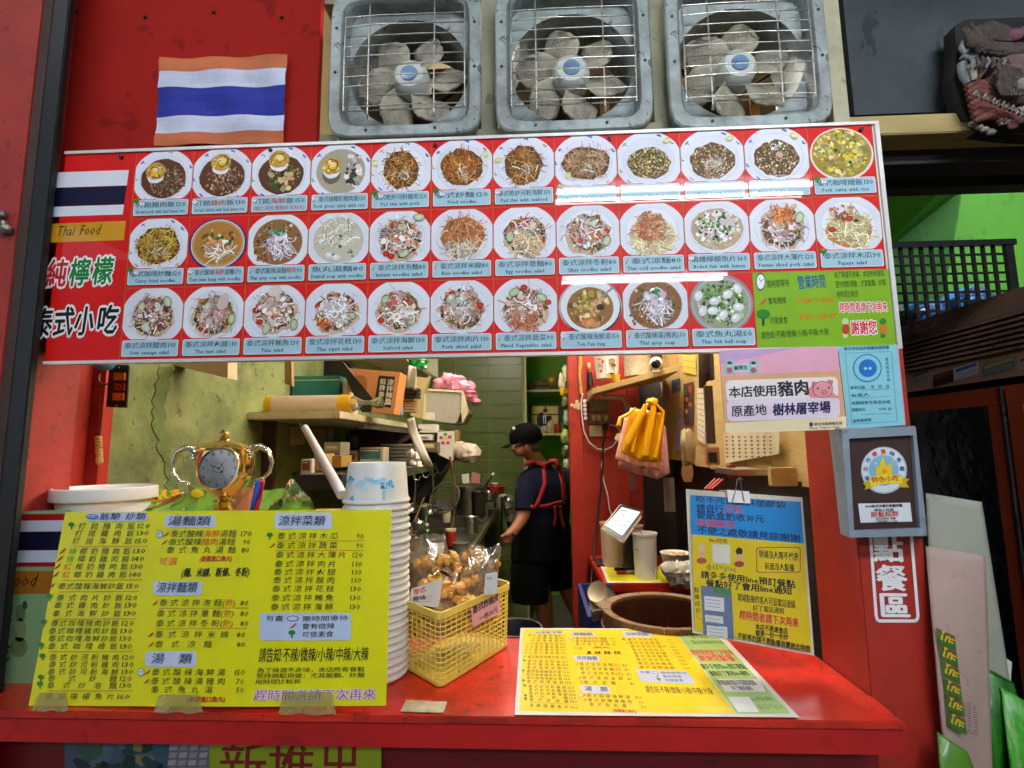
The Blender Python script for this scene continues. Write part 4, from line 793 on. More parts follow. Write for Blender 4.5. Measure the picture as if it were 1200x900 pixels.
# map yellow price-board pixels -> this sheet by corner homography
import numpy as np
def homog(src, dst):
    A = []; b = []
    for (x, y), (u, v) in zip(src, dst): A += [[x, y, 1, 0, 0, 0, -u*x, -u*y], [0, 0, 0, x, y, 1, -v*x, -v*y]]; b += [u, v]
    h = np.linalg.solve(np.array(A, float), np.array(b, float)); return lambda x, y: tuple(np.array([h[0]*x+h[1]*y+h[2], h[3]*x+h[4]*y+h[5]])/(h[6]*x+h[7]*y+1))
Hm = homog([(72, 600), (440, 600), (440, 808), (36, 827)], [F.uv(*p) for p in ((615, 740), (786, 740), (857, 834), (613, 832))])
pr.map = Hm; menu_text(pr, False); pr.map = F.uv
T = pr.text
T('趕時間者請下次再來', 812, 768, 862, 768, 6.5, 'd03040', .02); T('謝謝您點餐', 822, 775.5, 864, 775.5, 8, 'd03040', .02); T('請多多使用line預訂餐點', 824, 784.5, 876, 784.5, 6.5, '203018', .02); T('餐點好了會用line通知', 834, 792.5, 880, 792, 6, '203018', .02)
pr.pp([(841, 796), (890, 796), (897, 811), (850, 811)], 'e4e2dc', 2); T('現場點餐的客人可留電話號碼', 844, 803.5, 888, 803.5, 6.5, '202020', .02); T('好了電話通知', 860, 809.5, 884, 809.5, 5, '202020', .02)
pr.pp([(853, 817), (878, 817), (890, 835), (865, 835)], 'e8e8e4', 2); T('line好友通知', 882, 822, 908, 821.5, 5, '304028'); T('@659fgtaq', 890, 832, 922, 831, 7.5, '5c8c3c')
T('為了味道不走味', 812, 749, 844, 749, 4.5, '4c6434'); T('堅持現點現做', 812, 755, 850, 755, 4.5, '4c6434')
pr.emit('printed_sheet', MP('laminate_print', .35, coat=.8, bump=.03, bscale=16), lm)
mb = MB(); mb.prism([PZ(469, 834, ZC+.0005), PZ(520, 836, ZC+.0005), PZ(524, 823, ZC+.0005), PZ(476, 821, ZC+.0005)], (0, 0, .0012)); solo('paper_scrap', mb, M('stained_paper', 'b8a888', .8, dirt=.6, dirtc='6c5030', dscale=30), 'stained scrap of paper taped to the counter before the basket', 'paper')
# ================================================================ NOTICE IN CLEAR STAND
nb = PZ(885, 762, ZC); Yn = P(885, 765, .99).y
F = Frame(P(885, 765, 1.0), (1, 0, .0), (P(885, 575, 1.03)-P(885, 765, 1.0)))
F2 = Frame(P(885, 765, 1.0), (P(955, 768, .985)-P(812, 742, 1.015)), (P(885, 575, 1.03)-P(885, 765, 1.0)))
F = F2; nt_ = thing('notice_stand', P(885, 768, 1.0), 'clear acrylic stand holding a blue and yellow notice on the counter', 'notice')
pr = Print(F, .0012); NQ = [(804, 573), (941, 583), (955, 769), (812, 742)]
pr.pp([(809, 580), (938, 589), (951, 764), (814, 738)], 'e8cc18', 0); pr.pp([(809, 580), (938, 588), (941.5, 637), (810, 626)], '0c8cdc', 1)
T = lambda *a, **k: pr.text(*a, **k)
DK = '1a1c24'; LB = '0c2858'
T([('吃不完', LB), ('只提供', LB), ('塑膠袋', LB)], 815, 588, 921, 596, 8.5, LB, .02); T([('請自行', LB), ('打包', 'd03848')], 816, 599.5, 870, 602, 10, LB, .02); T('要紙盒酌收10元', 816, 607.5, 896, 612.5, 9.5, LB, .02); T('物價飆漲', 816, 616.5, 861, 619, 9, 'c84060', .02); T('不便之處敬請見諒謝謝', 817, 624.5, 938, 635.5, 9.5, LB, .02)
T('line好友', 831, 635, 853, 636.5, 6, DK, .01); T('@659fgtaq', 827, 667, 862, 670, 8.5, '3c6c50'); pr.rrect(886, 641, 938, 671, 3, 'b8501c', 2); pr.rrect(887, 642, 937, 670, 3, 'e8cc18', 3)
pr.pp([(834.5, 637.5), (855, 638.5), (855.5, 661), (835, 659)], 'e8e6da', 2)
T('現場沒人等不代表', 889, 653.5, 936, 657, 10, DK, .02, 4); T('前面沒人點餐', 896, 667, 931, 669.5, 9, DK, .02, 4)
T('請多多使用line預訂餐點', 821, 677, 932, 689, 9.5, DK, .025); T('餐點好了會用line通知', 827, 687, 928, 697, 9.5, DK, .025)
T('現場點餐的客人可留電話號碼', 864, 704, 932, 713, 10, DK, .015); T('好了電話通知', 882, 715.5, 919, 719.5, 8, DK, .015); T('趕時間者請下次再來', 866, 725, 936, 735, 11.5, 'd03048', .025)
T('本店不是速食店', 885, 737, 923, 743, 7.5, DK, .03); T('都要一份一份炒', 885, 744.5, 924, 750, 7.5, DK, .03); T('不能等的請不要點餐浪費彼此時間', 864, 748, 949, 764, 8, DK, .03)
for i, chh in enumerate('點餐成功'): T(chh, 813.5+.5*i, 694+i*8, 819.5+.5*i, 694+i*8, 6.5, DK, .01)
pr.path([(826, 728), (817, 723), (816, 715)], .0008, 'c83018', 2)
pr.pp([(821, 686), (857, 690), (860, 749), (824, 743)], '6c7ca4', 1); pr.pp([(834, 688), (856.5, 690.5), (857, 699), (838, 696)], '4c8c5c', 2)
for a, b, c, d in ((825, 698, 848, 717), (826, 720, 847, 731), (828, 732, 852, 748)):
    pr.pp([(a, b), (c, b+2.5), (c+.5, d), (a+.5, d-2.5)], 'e4e6ec', 2)
    for k in range(3): pr.line(a+2, b+4+k*4, c-4, b+6+k*4, .0008, '707888', 3)
pr.pp([(852, 719), (857, 719.5), (857, 722), (852, 721.5)], '5ca468', 2)
for x, y, hc, sc in ((822, 648, 'e8c8a0', 'b85028'), (866, 652, '3a2418', 'a8481c')):
    pr.ell(x, y-6, 4, 4.5, hc, 3); pr.ell(x, y+3, 4, 6, 'e0b890', 3); pr.ell(x, y+9, 6, 3.5, sc, 4)
pr.emit('printed_notice', MP('notice_print', .4, coat=.3), nt_)
mb = MB(); mb.add([F.at(*F.uv(*p), .003) for p in NQ], [(0, 1, 2, 3)]); obj('clear_panel', mb, MFILM('clear_panel', glossy=.02, rough=.03, haze=.0), nt_)
mb = MB(); mb.prism([F.at(*F.uv(*p), -.003) for p in NQ], F.N*-.001); obj('backing_panel', mb, PAPER, nt_)
mb = MB(); a, b = F.at(*F.uv(812, 742)), F.at(*F.uv(955, 769)); a.z = b.z = ZC+.002; mb.add([a, b, b+V(0, -.012, 0), a+V(.01, -.02, 0)], [(0, 1, 2, 3)]); None and obj('clear_foot', mb, MFILM('foot_film', glossy=.1, rough=.1, haze=.12), nt_)
bc = thing('binder_clip', F.at(*F.uv(864, 588), .004), 'white binder clip gripping the top of the blue notice', 'clip')
mb = MB(); mb.prism([F.at(*F.uv(*p), .0045) for p in ((851, 574), (877, 576), (878.5, 590), (852.5, 588.5))], F.N*.002); obj('clip_body', mb, WHITE, bc)
for s in (0, 1): obj('wire_handle', MB().tube([F.at(*F.uv(*p), .008) for p in ((857+s*14, 588), (861+s*7, 574), (863+s*3, 562), (866, 560), (869-s*2, 563), (868+s*3, 576))][:5], .0009, 6), DSTEEL, bc, smooth=60)

# ================================================================ helpers for props
from mathutils.bvhtree import BVHTree
def pxprism(mb, pts, Y, dy): mb.prism([P(x, y, Y) for x, y in pts], (0, dy, 0)); return mb
def slab(name, pts, Y, dy, mat, label, cat, group=None, **k): return solo(name, pxprism(MB(), pts, Y, dy), mat, label, cat, group, **k)
def pxbox(x0, y0, x1, y1, Y, dy):
    a, b = P(x0, y1, Y), P(x1, y0, Y); return MB().box((a.x, Y, a.z), (b.x, Y+dy, b.z))
def lathe_px(mb, prof, cx, Y, n=24, z0=None):       # prof: (half width px, y px) read at depth Y
    pr_ = []; 
    for r, y in prof: pr_.append((r*Y/FPX*1.01, P(cx, y, Y).z))
    c = P(cx, prof[0][1], Y); return mb.lathe(pr_, (c.x, c.y, 0), n)

# ---------------------------------------------------------------- behind the price board, left
solo('storage_carton', MB().box((-.99, .965, ZC), (-.37, 1.17, 1.366)), CARD, 'brown storage carton behind the price board carrying the trophy clock', 'box', bevel=.003)
t = thing('plastic_tub', P(124, 600, 1.07), 'round white plastic tub with a thick rim behind the price board', 'tub')
c = P(124, 580, 1.07)
obj('tub_wall', MB().lathe([(.078, 1.37), (.084, 1.408)], (c.x, c.y, 0), 40), WHITE, t, smooth=40)
obj('tub_rim', MB().lathe([(.084, 1.400), (.091, 1.400), (.093, 1.404), (.092, 1.424), (.088, 1.426), (.084, 1.419), (.02, 1.418), (.001, 1.418)], (c.x, c.y, 0), 48), WHITE, t, smooth=40)
# printed green snack bag
F = Frame(P(270, 603, 1.07), (1, 0, 0), P(270, 572, 1.165)-P(270, 603, 1.07)); F.warp = lambda u, v: .008*max(0, 1-(u*u)/.045)+.003*math.sin(u*60+v*30)+.002*math.sin(u*130)
pr = Print(F, 0, 0); BQ = [(182, 574), (352, 577), (376, 603), (160, 604)]
gb = thing('rice_noodle_bag', P(270, 600, 1.08), 'green printed plastic bag with yellow lettering lying under the trophy clock', 'bag')
pr.quadgrid(BQ, '6a9a34', 24, 8); pr.emit('bag_sheet', MP('bag_print', .2, coat=.5, bump=.1, bscale=40), gb)
pr = Print(F, .001); pr.quadgrid([(218, 576), (224, 576), (180, 600), (170, 600)], '7c3820', 6, 2, 1); pr.quadgrid([(270, 576), (300, 576), (300, 604), (268, 604)], '9a5c3c', 4, 3, 1)
pr.text('Sufa', 166, 599, 214, 579, 17, 'e0a818', .04, 3, slant=.2); pr.ell(233, 583, 8, 5, 'd8c020', 2); pr.text('13', 227, 586.5, 239, 585.5, 8, '24300c', .03, 4); pr.text('400g', 198, 596, 214, 593, 6, '2c4818', 0, 4)
pr.path([(215, 600), (262, 582)], .004, 'd8e0b0', 2); pr.emit('lettering', PRM, gb)
mb = MB(); o_ = P(345, 600, 1.1); 
mb.grid(lambda s, t_: P(312+66*s, 602-(38 if .3 < s < .8 else 26)*math.sin(math.pi*min(1, s*1.1))*(1-t_) - 3*math.sin(s*17), 1.06+.05*t_+.012*math.sin(s*21+t_*9)), 14, 8)
solo('clear_plastic_bag', mb, MFILM('shiny_film', glossy=.5, rough=.08, haze=.12), 'crumpled clear plastic bag right of the trophy clock', 'bag', smooth=25)

# ---------------------------------------------------------------- trophy clock
YT = 1.0; t = thing('trophy_clock', P(262, 600, YT), 'golden trophy cup with two silver handles and a round clock face', 'clock')
cx_ = P(261, 550, YT)
m = MB(); lathe_px(m, [(9, 601), (12, 600), (12, 597), (7, 594), (7.5, 589), (12, 587), (8, 584), (9, 581), (17, 576), (25, 567), (30, 556), (31, 544), (30, 533), (28.5, 527), (27, 527), (26, 530)], 262, YT, 48); obj('cup', m, GOLD, t, smooth=50)
m = MB(); lathe_px(m, [(28, 528), (29.5, 526.5), (29.5, 524.8), (27, 523.5), (20, 519.5), (12, 517.5), (6, 516), (4.5, 514), (5, 512), (3, 510.5), (.1, 510.4)], 262, YT, 40); obj('lid', m, GOLD, t, smooth=35)
m = MB(); lathe_px(m, [(2, 512), (2.5, 510), (6, 507), (2.5, 503.5), (.1, 503)], 263, YT, 6); obj('finial', m, SILV, t)
for sgn, pts in ((-1, [(230, 541), (231, 533), (226, 526), (217, 525), (207, 531), (202.5, 543), (204, 556), (212, 565), (219, 565), (222, 571), (219, 577), (214, 578)]), (1, [(292, 540), (292, 532), (297, 525), (306, 523), (315, 529), (319, 542), (316, 553), (308, 561), (301, 562), (297, 567), (298, 573), (302, 573)])):
    m = MB(); pp_ = [P(x, y, YT-.005*i/11) for i, (x, y) in enumerate(pts)]; rs_ = [.004, .0075, .0085, .0065, .005, .0045, .004, .0035, .003, .0028, .0025, .0035]
    m.tube(pp_, rs_, 8)
    for k in range(5): m.blob(pp_[1]+V(.005*sgn, -.004, -.006+.005*k), .0052-.0004*k, k, .5, 7, 5)
    for k in (7, 11): m.blob(pp_[k], .0045, k, .2, 8, 6)
    obj('handle', m, SILV, t, smooth=60)
m = MB().tube([P(229, 570, YT), P(222, 570.5, YT)], .0025, 8); obj('handle_joint', m, SILV, t)
fc = P(257, 549, YT-.0575); Mx = Matrix.Rotation(R_(83), 3, 'X')
obj('clock_rim', MB().lathe([(.0385, -.012), (.0405, 0), (.0395, .004), (.037, .003)], fc, 40, Mx, False), GOLD, t, smooth=40)
Fc = Frame(fc, Mx @ V(1, 0, 0), Mx @ V(0, 1, 0)); pr = Print(Fc, .0005, .0001); 
pr.ell(0, 0, .0378, .0378, 'e6e4ea', 0, 36, False)
for h in range(1, 13):
    a = math.pi/2-h*math.pi/6; x, y = .0305*math.cos(a), .0305*math.sin(a); w_ = .0045 if h < 10 else .008
    pr.text(str(h), x-w_/2, y-.0032, x+w_/2, y-.0032, .0085, '303040', .02, 3, False)
pr.path([(-.012, .004), (-.010, -.006), (.004, -.008), (.010, -.002), (.003, .008), (-.006, .011)], .0008, '3a3a50', 3, False); pr.ell(.006, -.006, .003, .0025, 'b03040', 4, 8, False)
pr.line(0, 0, -.019, .007, .0013, '181818', 5, False); pr.line(0, 0, .012, .017, .001, '181818', 5, False); pr.ell(0, 0, .002, .002, '202020', 6, 8, False)
pr.emit('clock_face', PRM, t)
obj('clock_lens', MB().lathe([(.0378, .0022), (.030, .0045), (.018, .006), (.001, .0066)], fc, 36, Mx, False), MFILM('lens', glossy=.03, rough=.02, haze=.0), t, smooth=180)
rb = thing('ribbon', P(298, 580, YT-.06), 'blue and red ribbon tied to the right handle of the trophy clock', 'ribbon')
for nm, x0, mt in (('blue_band', 0, M('blue_satin', '1c54b8', .35)), ('red_band', 5, M('red_satin', 'b81828', .35))):
    m = MB(); m.grid(lambda s, q_: P(292+x0+6*s+8*(1-q_), 563+38*q_, YT-.055+.006*math.sin(q_*6+s*3+x0)), 3, 10); obj(nm, m, mt, rb, smooth=180, thick=.0006)

# ---------------------------------------------------------------- button panel, bell cap, hanging tag
YJ = 1.182
t = thing('shutter_switch', P(138, 452, YJ), 'black shutter switch plate with three orange and red buttons', 'switch')
obj('switch_plate', pxprism(MB(), [(128, 427), (151, 428), (148, 478), (124, 477)], YJ-.006, .005), BLACK, t, bevel=.0008)
F = front(YJ-.0105); 
for i, (x, y, cc) in enumerate(((139.5, 441, 'e06c10'), (139, 453, '7c1c0c'), (138, 464.5, 'e06c10'))):
    obj('button', pxprism(MB(), [(x-6.5, y-4.5), (x+6.5, y-4.3), (x+6.3, y+4.5), (x-6.7, y+4.3)], YJ-.010, .005), M('button_%d' % (i % 2), cc, .4), t, bevel=.0006)
    pr = Print(F, .0001, .0001)
    if i == 1: pr.ell(x, y, 3.4, 3.2, 'e87050', 0, 14); pr.ell(x, y, 2.5, 2.3, '7c1c0c', 1, 14)
    else:
        s_ = 1 if i == 0 else -1; pr.path([(x-3, y+2*s_), (x+3, y+2*s_), (x, y-2.4*s_), (x-3, y+2*s_)], .0009, 'f0d0a0', 1)
    pr.emit('symbol', PRM, t)
for x, y in ((139.5, 430.5), (136.5, 475)): obj('screw', MB().blob(P(x, y, YJ-.007), .002, 1, .1, 7, 5), STEEL, t)
t = thing('bell_cap', P(122, 428, 1.14), 'blue round cap hanging on a black hook under the menu board', 'cap')
obj('cap', MB().lathe([(.001, -.016), (.016, -.012), (.024, 0), (.024, .02), (.016, .03)], P(122, 426, 1.14), 20), M('blue_cap', '3c8cac', .4), t, smooth=60)
obj('hook', MB().tube([P(x, y, 1.14) for x, y in ((117, 433), (116, 446), (121, 452), (128, 449), (134, 444))], .0022, 6), BLACK, t, smooth=60)
t = thing('wooden_tag', P(116, 528, 1.15), 'small carved wooden tag hanging on red cords beside the switch plate', 'tag')
for dx in (0, 4): obj('cord', MB().tube([P(117+dx, 452, 1.14), P(116.5+dx*.6, 485, 1.15), P(115.5+dx*.4, 512, 1.15)], .0007, 5), M('red_cord', '5c140c', .8), t)
obj('cord', MB().tube([P(x, y, 1.155) for x, y in ((118, 484), (110, 483), (104, 490), (97, 503), (101, 505), (110, 487))], .0007, 5), M('red_cord', '5c140c', .8), t)
m = MB()
for k in range(9): m.blob(P(115.5+.15*k, 514+3.4*k, 1.15), (.0088, .006, .007), k, .25, 8, 6)
obj('tag_body', m, M('carved_bamboo', 'b88a3c', .5, var=.25, scale=60), t, smooth=60)
slab('cream_fuse_cover', [(186, 418), (267, 418), (267, 443), (262, 442), (232, 435), (200, 427)], 1.5, .05, CREAM, 'slanting cream painted cover board under the menu board at the left wall', 'cover board')

# ---------------------------------------------------------------- shelves on the left wall
S0 = PX(290, 483, -1.098); zs = S0.z; xo = P(398, 487, S0.y).x
t = thing('wall_shelf', (-1.1, S0.y, zs), 'stained middle shelf on the green left wall carrying rolls and boxes', 'shelf')
obj('shelf_board', MB().box((-1.1, S0.y, zs-.028), (xo, 4.2, zs)), CREAM, t, bevel=.002)
obj('shelf_lip', MB().box((xo-.03, S0.y+.3, zs-.055), (xo-.006, 4.1, zs-.029)), DSTEEL, t)
for yy in (S0.y+.12, 3.0, 3.9): obj('bracket', MB().hexa([V(-1.1, yy, zs-.30), V(-1.07, yy, zs-.30), V(-1.07, yy+.02, zs-.30), V(-1.1, yy+.02, zs-.30)], [V(-1.1, yy, zs-.03), V(xo+.08, yy, zs-.03), V(xo+.08, yy+.02, zs-.03), V(-1.1, yy+.02, zs-.03)]) if yy > 2.5 else MB().box((-1.1, yy, zs-.30), (-1.05, yy+.02, zs-.029)), M('rusty_bracket', '4a3428', .7, dirt=.6), t)
t = thing('wall_shelf', (-1.1, 2.4, 2.1), 'upper shelf board above the orange box, seen from below', 'shelf')
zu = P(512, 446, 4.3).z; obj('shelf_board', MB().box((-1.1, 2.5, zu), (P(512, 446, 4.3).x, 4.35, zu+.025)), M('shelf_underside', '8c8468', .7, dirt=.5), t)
zl = 1.40
t = thing('wall_shelf', (-1.1, 2.25, zl), 'lower steel shelf holding plates above the cooking table', 'shelf')
obj('shelf_board', MB().box((-1.1, 2.3, zl-.02), (-.62, 3.5, zl)), DSTEEL, t); obj('shelf_edge', MB().box((-.619, 2.3, zl-.03), (-.607, 3.5, zl+.008)), STEEL, t)
for k in range(4): obj('hook', MB().tube([V(-.60, 2.5+.2*k, zl-.01), V(-.59, 2.5+.2*k, zl-.05), V(-.57, 2.5+.2*k, zl-.055), V(-.56, 2.5+.2*k, zl-.035)], .003, 6), STEEL, t)
# plastic roll
t = thing('bag_roll', P(360, 469, 2.06), 'thick roll of plastic bags with yellow ends lying on the middle shelf', 'roll')
a, b = P(309, 470, 2.06), P(413, 469.5, 2.06); r_ = .038; a.z = b.z = zs+r_+.001
obj('roll_body', MB().tube([a.lerp(b, .13), a.lerp(b, .86)], r_, 24), M('roll_wrap', 'c8b4a4', .3, coat=.3), t, smooth=50)
obj('yellow_band', MB().tube([a, a.lerp(b, .13)], r_+.0006, 24), M('yellow_band', 'd8a810', .4), t, smooth=50); obj('yellow_band', MB().tube([a.lerp(b, .86), a.lerp(b, 1.0)], r_+.0006, 24), M('yellow_band', 'd8a810', .4), t, smooth=50)
m = MB(); m.tube([b, b+V(.02, 0, .004), b+V(.045, 0, .006), b+V(.07, 0, .004), b+V(.10, 0, .002), b+V(.125, 0, .006)], [.034, .028, .010, .009, .022, .026], 12); obj('twisted_wrap', m, MFILM('shiny_film'), t, smooth=30)
m = MB(); m.tube([a, a-V(.02, 0, .004), a-V(.045, 0, .02)], [.034, .02, .012], 10); obj('twisted_wrap', m, MFILM('shiny_film'), t, smooth=30)
t = thing('teal_carton', P(370, 450, 2.25), 'teal carton of bags with a white end, behind the plastic roll', 'box')
TEAL = M('teal_card', '1c7470', .45, dirt=.2)
bx = P(342, 462, 2.24); b2 = P(398, 440, 2.24); obj('carton', MB().box((bx.x, 2.24, zs+.001), (b2.x, 2.42, b2.z)), TEAL, t, bevel=.002)
obj('carton_stripe', MB().box((bx.x-.001, 2.237, b2.z-.022), (b2.x, 2.2395, b2.z-.017)), M('teal_stripe', 'a8b890', .5), t)
obj('white_end', MB().box((b2.x+.001, 2.26, zs+.001), (b2.x+.035, 2.40, b2.z-.012)), WHITE, t, bevel=.01)
slab('black_bag', [(352, 416), (398, 416), (424, 440), (426, 481), (352, 470)], 2.6, .15, M('black_bag', '090909', .5, bump=.3, bscale=20), 'black bag bulging between the teal carton and upper shelf', 'bag')
slab('black_tray', [(396, 424), (402, 424), (437, 468), (434, 483), (424, 483)], 2.16, .012, M('black_tray', '121110', .45), 'black tray leaning diagonally against the orange box', 'tray')
t = thing('orange_carton', P(440, 484, 2.22), 'open orange carton with a black label of white writing', 'box')
OQ = [(404, 431), (469, 436), (461.5, 485), (434, 483), (423, 462)]
obj('carton', pxprism(MB(), OQ, 2.2, .12), M('orange_card', 'd08c54', .6, var=.1), t)
F = front(2.199); pr = Print(F, .0008, .0002)
pr.pp([(444, 440), (463, 441.5), (458, 478), (438.5, 474)], '1c140e', 1); pr.rrect(407, 440, 430, 460, 6, 'a8683c', 1)
for i, chh in enumerate('涼拌辣醬'): pr.text(chh, 453.5-i*.9, 451+i*7.6, 461.5-i*.9, 451.5+i*7.6, 7.6, 'e8dcc8', .02, 3)
for i, chh in enumerate('招牌泰式'): pr.text(chh, 445-i*.9, 450+i*7.4, 452-i*.9, 450.5+i*7.4, 7, 'e8dcc8', .02, 3)
pr.text('210', 441, 475, 452, 476, 5, 'e8dcc8', .02, 3)
pr.emit('label_print', PRP, t)
for i in range(3): solo('black_dish', pxbox(468, 454+i*4.2, 488, 457.4+i*4.2, 2.5+.01*i, .1), BLACK, ['uppermost black dish beside the orange carton', 'middle black dish beside the orange carton', 'lowest black dish beside the orange carton'][i], 'dish', 'black dishes stacked on the shelf')
for i in range(5): solo('manila_pad', pxbox(470, 468+i*3.0, 484, 470.2+i*3.0, 2.55, .1), CARD, '%s brown pad in the pile under the black dishes' % ['topmost', 'second', 'third', 'fourth', 'bottom'][i], 'pad', 'brown pads on the shelf')
slab('blue_packet', [(464, 460), (470, 461), (470, 486), (462, 485)], 2.3, .03, M('pale_blue', '7c98c0', .5), 'pale blue packet standing right of the orange carton', 'packet')
m = MB(); m.grid(lambda s, q_: P(479+9*s-3*q_*(1-s), 428+27*q_+2*s, 2.52+.03*math.sin(s*3+q_*2)), 5, 8); solo('paper_sheet', m, PAPER, 'curled white paper sheet standing above the black dishes', 'paper', smooth=180, thick=.0006)
slab('cream_paper_bag', [(487, 441), (500, 443), (503, 440), (497, 460), (496, 491), (481, 487), (480, 478), (486, 466)], 2.7, .06, M('cream_bag', 'c8b482', .7, bump=.35, bscale=18), 'crumpled cream paper bag beside the grey bin', 'bag')
t = thing('grey_bin', P(520, 495, 3.2), 'pale grey plastic bin lying tilted at the end of the middle shelf', 'bin')
BINM = M('grey_bin_plastic', 'a8a498', .5, dirt=.25, dirtc='4a4436')
obj('bin_shell', pxprism(MB(), [(497, 457), (541, 459.5), (541, 482), (534, 497), (496, 492)], 3.1, .22), BINM, t, bevel=.006)
obj('bin_rim', pxprism(MB(), [(495.5, 455), (542, 457.5), (549, 482), (542, 496), (540, 482), (541, 460), (496, 457.5)], 3.09, .03), CREAM, t)
obj('bin_side', pxprism(MB(), [(541.5, 460), (550, 484), (542, 496), (535, 497.5), (542, 483)], 3.13, .18), M('bin_side', '7c6c50', .6), t)
slab('heart_card', [(496.5, 483), (509, 483.5), (509, 492), (496, 491.5)], 3.02, .01, PAPER, 'small white card with a printed mark leaning on the grey bin', 'card')
m = MB()
for i, (x, y, r_) in enumerate(((515, 450, .045), (525, 446, .055), (536, 447, .055), (546, 453, .055), (551, 463, .045), (557, 470, .03), (531, 453, .05))): m.blob(P(x, y, 3.25), (r_, .05, r_*.8), i, .55, 12, 8, freq=3)
solo('pink_plastic_bag', m, M('pink_film', 'd8889c', .3, coat=.3, var=.2, scale=30, bump=.3, bscale=30), 'knotted pink plastic bag on top of the grey bin', 'bag', smooth=40)
m = MB()
for i, (x, y, r_) in enumerate(((486, 423, .035), (492, 425, .04), (494, 421, .035), (497, 430, .02))): m.blob(P(x, y, 3.0), r_, i, .6, 10, 7, freq=3)
solo('green_plastic_bag', m, M('green_film', '10883c', .25, coat=.4, var=.4, scale=40, bump=.3), 'shiny green plastic bag peeking over the upper shelf', 'bag', smooth=40)
slab('hanging_board', [(470, 410), (513, 410), (513, 443), (494, 431), (470, 418)], 4.2, .03, M('off_white_panel', 'b4ae94', .6, dirt=.2), 'off white panel hanging above the upper shelf edge', 'panel')
slab('wooden_batten', [(333, 414), (341, 414), (342, 452), (334, 450)], 1.78, .02, M('batten', '9a8050', .7, dirt=.5), 'narrow wooden batten upright on the green wall above the teal carton', 'batten')
# notes on the left wall
FW = Frame((-1.0985, 2, 1.5), (0, 1, 0), (0, 0, 1))
for i, (q_, lb) in enumerate((([(340, 500), (356, 500), (357, 521), (340, 522)], 'square paper note taped to the green wall below the middle shelf'), ([(367, 503), (383, 503), (383, 528), (372, 528)], 'larger lined paper note on the wall behind the leaning paper roll'), ([(385, 502), (391, 502), (390, 518), (384, 518)], 'narrow paper strip on the wall right of the lined note'))):
    pr = Print(FW, .0008, .0002); pr.pp(q_, 'b49c74')
    for k in range(3): pr.line(q_[0][0]+2, q_[0][1]+4+k*4, q_[1][0]-3, q_[0][1]+4+k*4, .0012, '6c5434', 1)
    pr.emit('wall_note', PRP, None, label=lb, cat='note')
# leaning long paper roll
a, b = P(357, 501, 1.42), P(401, 580, 1.24)
t = thing('paper_roll', b, 'long white paper roll leaning diagonally behind the paper bowls', 'paper roll')
obj('roll_paper', MB().tube([a, b], [.010, .013], 14), M('roll_white', 'd4d0d8', .5), t, smooth=60); obj('roll_stick', MB().tube([P(351, 497, 1.44), P(398, 585, 1.27)], .004, 6), BLACK, t)
for i, (x0, y0, x1, y1, Y, mt, lb, ct_) in enumerate((
    (352, 538, 366, 560, 1.6, PAPER, 'small white carton standing among the dark clutter left of the bowls', 'box'), (367, 532, 378, 552, 1.62, CARD, 'brown booklet upright beside the small white carton', 'booklet'),
    (379, 518, 399, 534, 1.9, M('grey_card', '8c8474', .6), 'grey carton behind the leaning paper roll', 'box'), (386, 534, 400, 548, 1.7, M('mustard_card', 'a08438', .6), 'mustard coloured packet beside the leaning paper roll', 'packet'),
    (345, 556, 400, 575, 1.45, M('dark_clutter', '1c1814', .6), 'dark low case below the booklets left of the bowls', 'case'), (402, 528, 419, 547, 2.4, M('pale_card', 'b8ac98', .7), 'pale open carton on the lower shelf at far left', 'box'),
    (421, 524, 449, 547, 2.4, M('pale_card', 'b8ac98', .7), 'pale open carton left of the stacked plates', 'box'), (404, 510, 412, 524, 2.55, M('dark_bottle_g', '26301c', .3), 'dark green bottle on the lower shelf', 'bottle'),
    (466, 497, 481, 510, 3.3, M('green_pack', '9aa870', .6), 'pale green packet standing behind the receipt strip', 'packet'), (490, 497, 511, 507, 3.0, PAPER, 'white carton under the grey bin, upper one', 'box'),
    (491, 509, 505, 516, 2.95, WHITE, 'white carton under the grey bin, lower one', 'box'), (530, 504, 537, 540, 3.1, CARD, 'narrow brown carton beside the fruit printed box', 'box'),
    (494, 518, 512, 530, 2.9, M('dim_box', '6a6048', .7), 'dull brown box below the white cartons', 'box'))):
    o = solo('carton' if ct_ == 'box' else ct_.replace(' ', '_'), pxbox(x0, y0, x1, y1, Y, .1), mt, lb, ct_, bevel=.002)
    if x1-x0 < 40 and ct_ == 'box':
        pr = Print(front(Y-.0005), .0006, .0003); pr.rect(x0+2, y0+2+(i % 3), x1-3, y0+(y1-y0)*.6, ['8c4030', '3c6c5c', 'c8b060', '4c5c8c', 'd8d0c0'][i % 5], 0); pr.rect(x0+3, y0+3.4+(i % 3), x1-5, y0+4.6+(i % 3), 'e8e0d0', 1); pr.line(x0+2, y1-2, x1-2, y1-2, .002, '5c4830', 1)
        pr.emit('carton_print', PRP, o)
t = thing('fruit_box', P(520, 530, 3.0), 'white box with colourful fruit print on the lower shelf', 'box')
obj('carton', pxprism(MB(), [(513, 506), (530, 505), (531, 524), (529, 540), (503, 527), (512, 520)], 3.0, .08), PAPER, t); pr = Print(front(2.999), .0008, .0002)
for x, y, c in ((522, 509, '3c9c40'), (517, 513, '7c3c8c'), (527, 512, 'c83c3c'), (519, 519, 'c02830'), (525, 519, 'b84878'), (522, 514, 'e0c040')): pr.ell(x, y, 2.4, 2, c, 1, 8)
pr.emit('fruit_print', PRP, t)
m = MB()
for i in range(5): m.blob(P(540+i*3.4, 528+((i*7) % 5), 3.1), (.05, .05, .055), i, .3, 10, 7, freq=3)
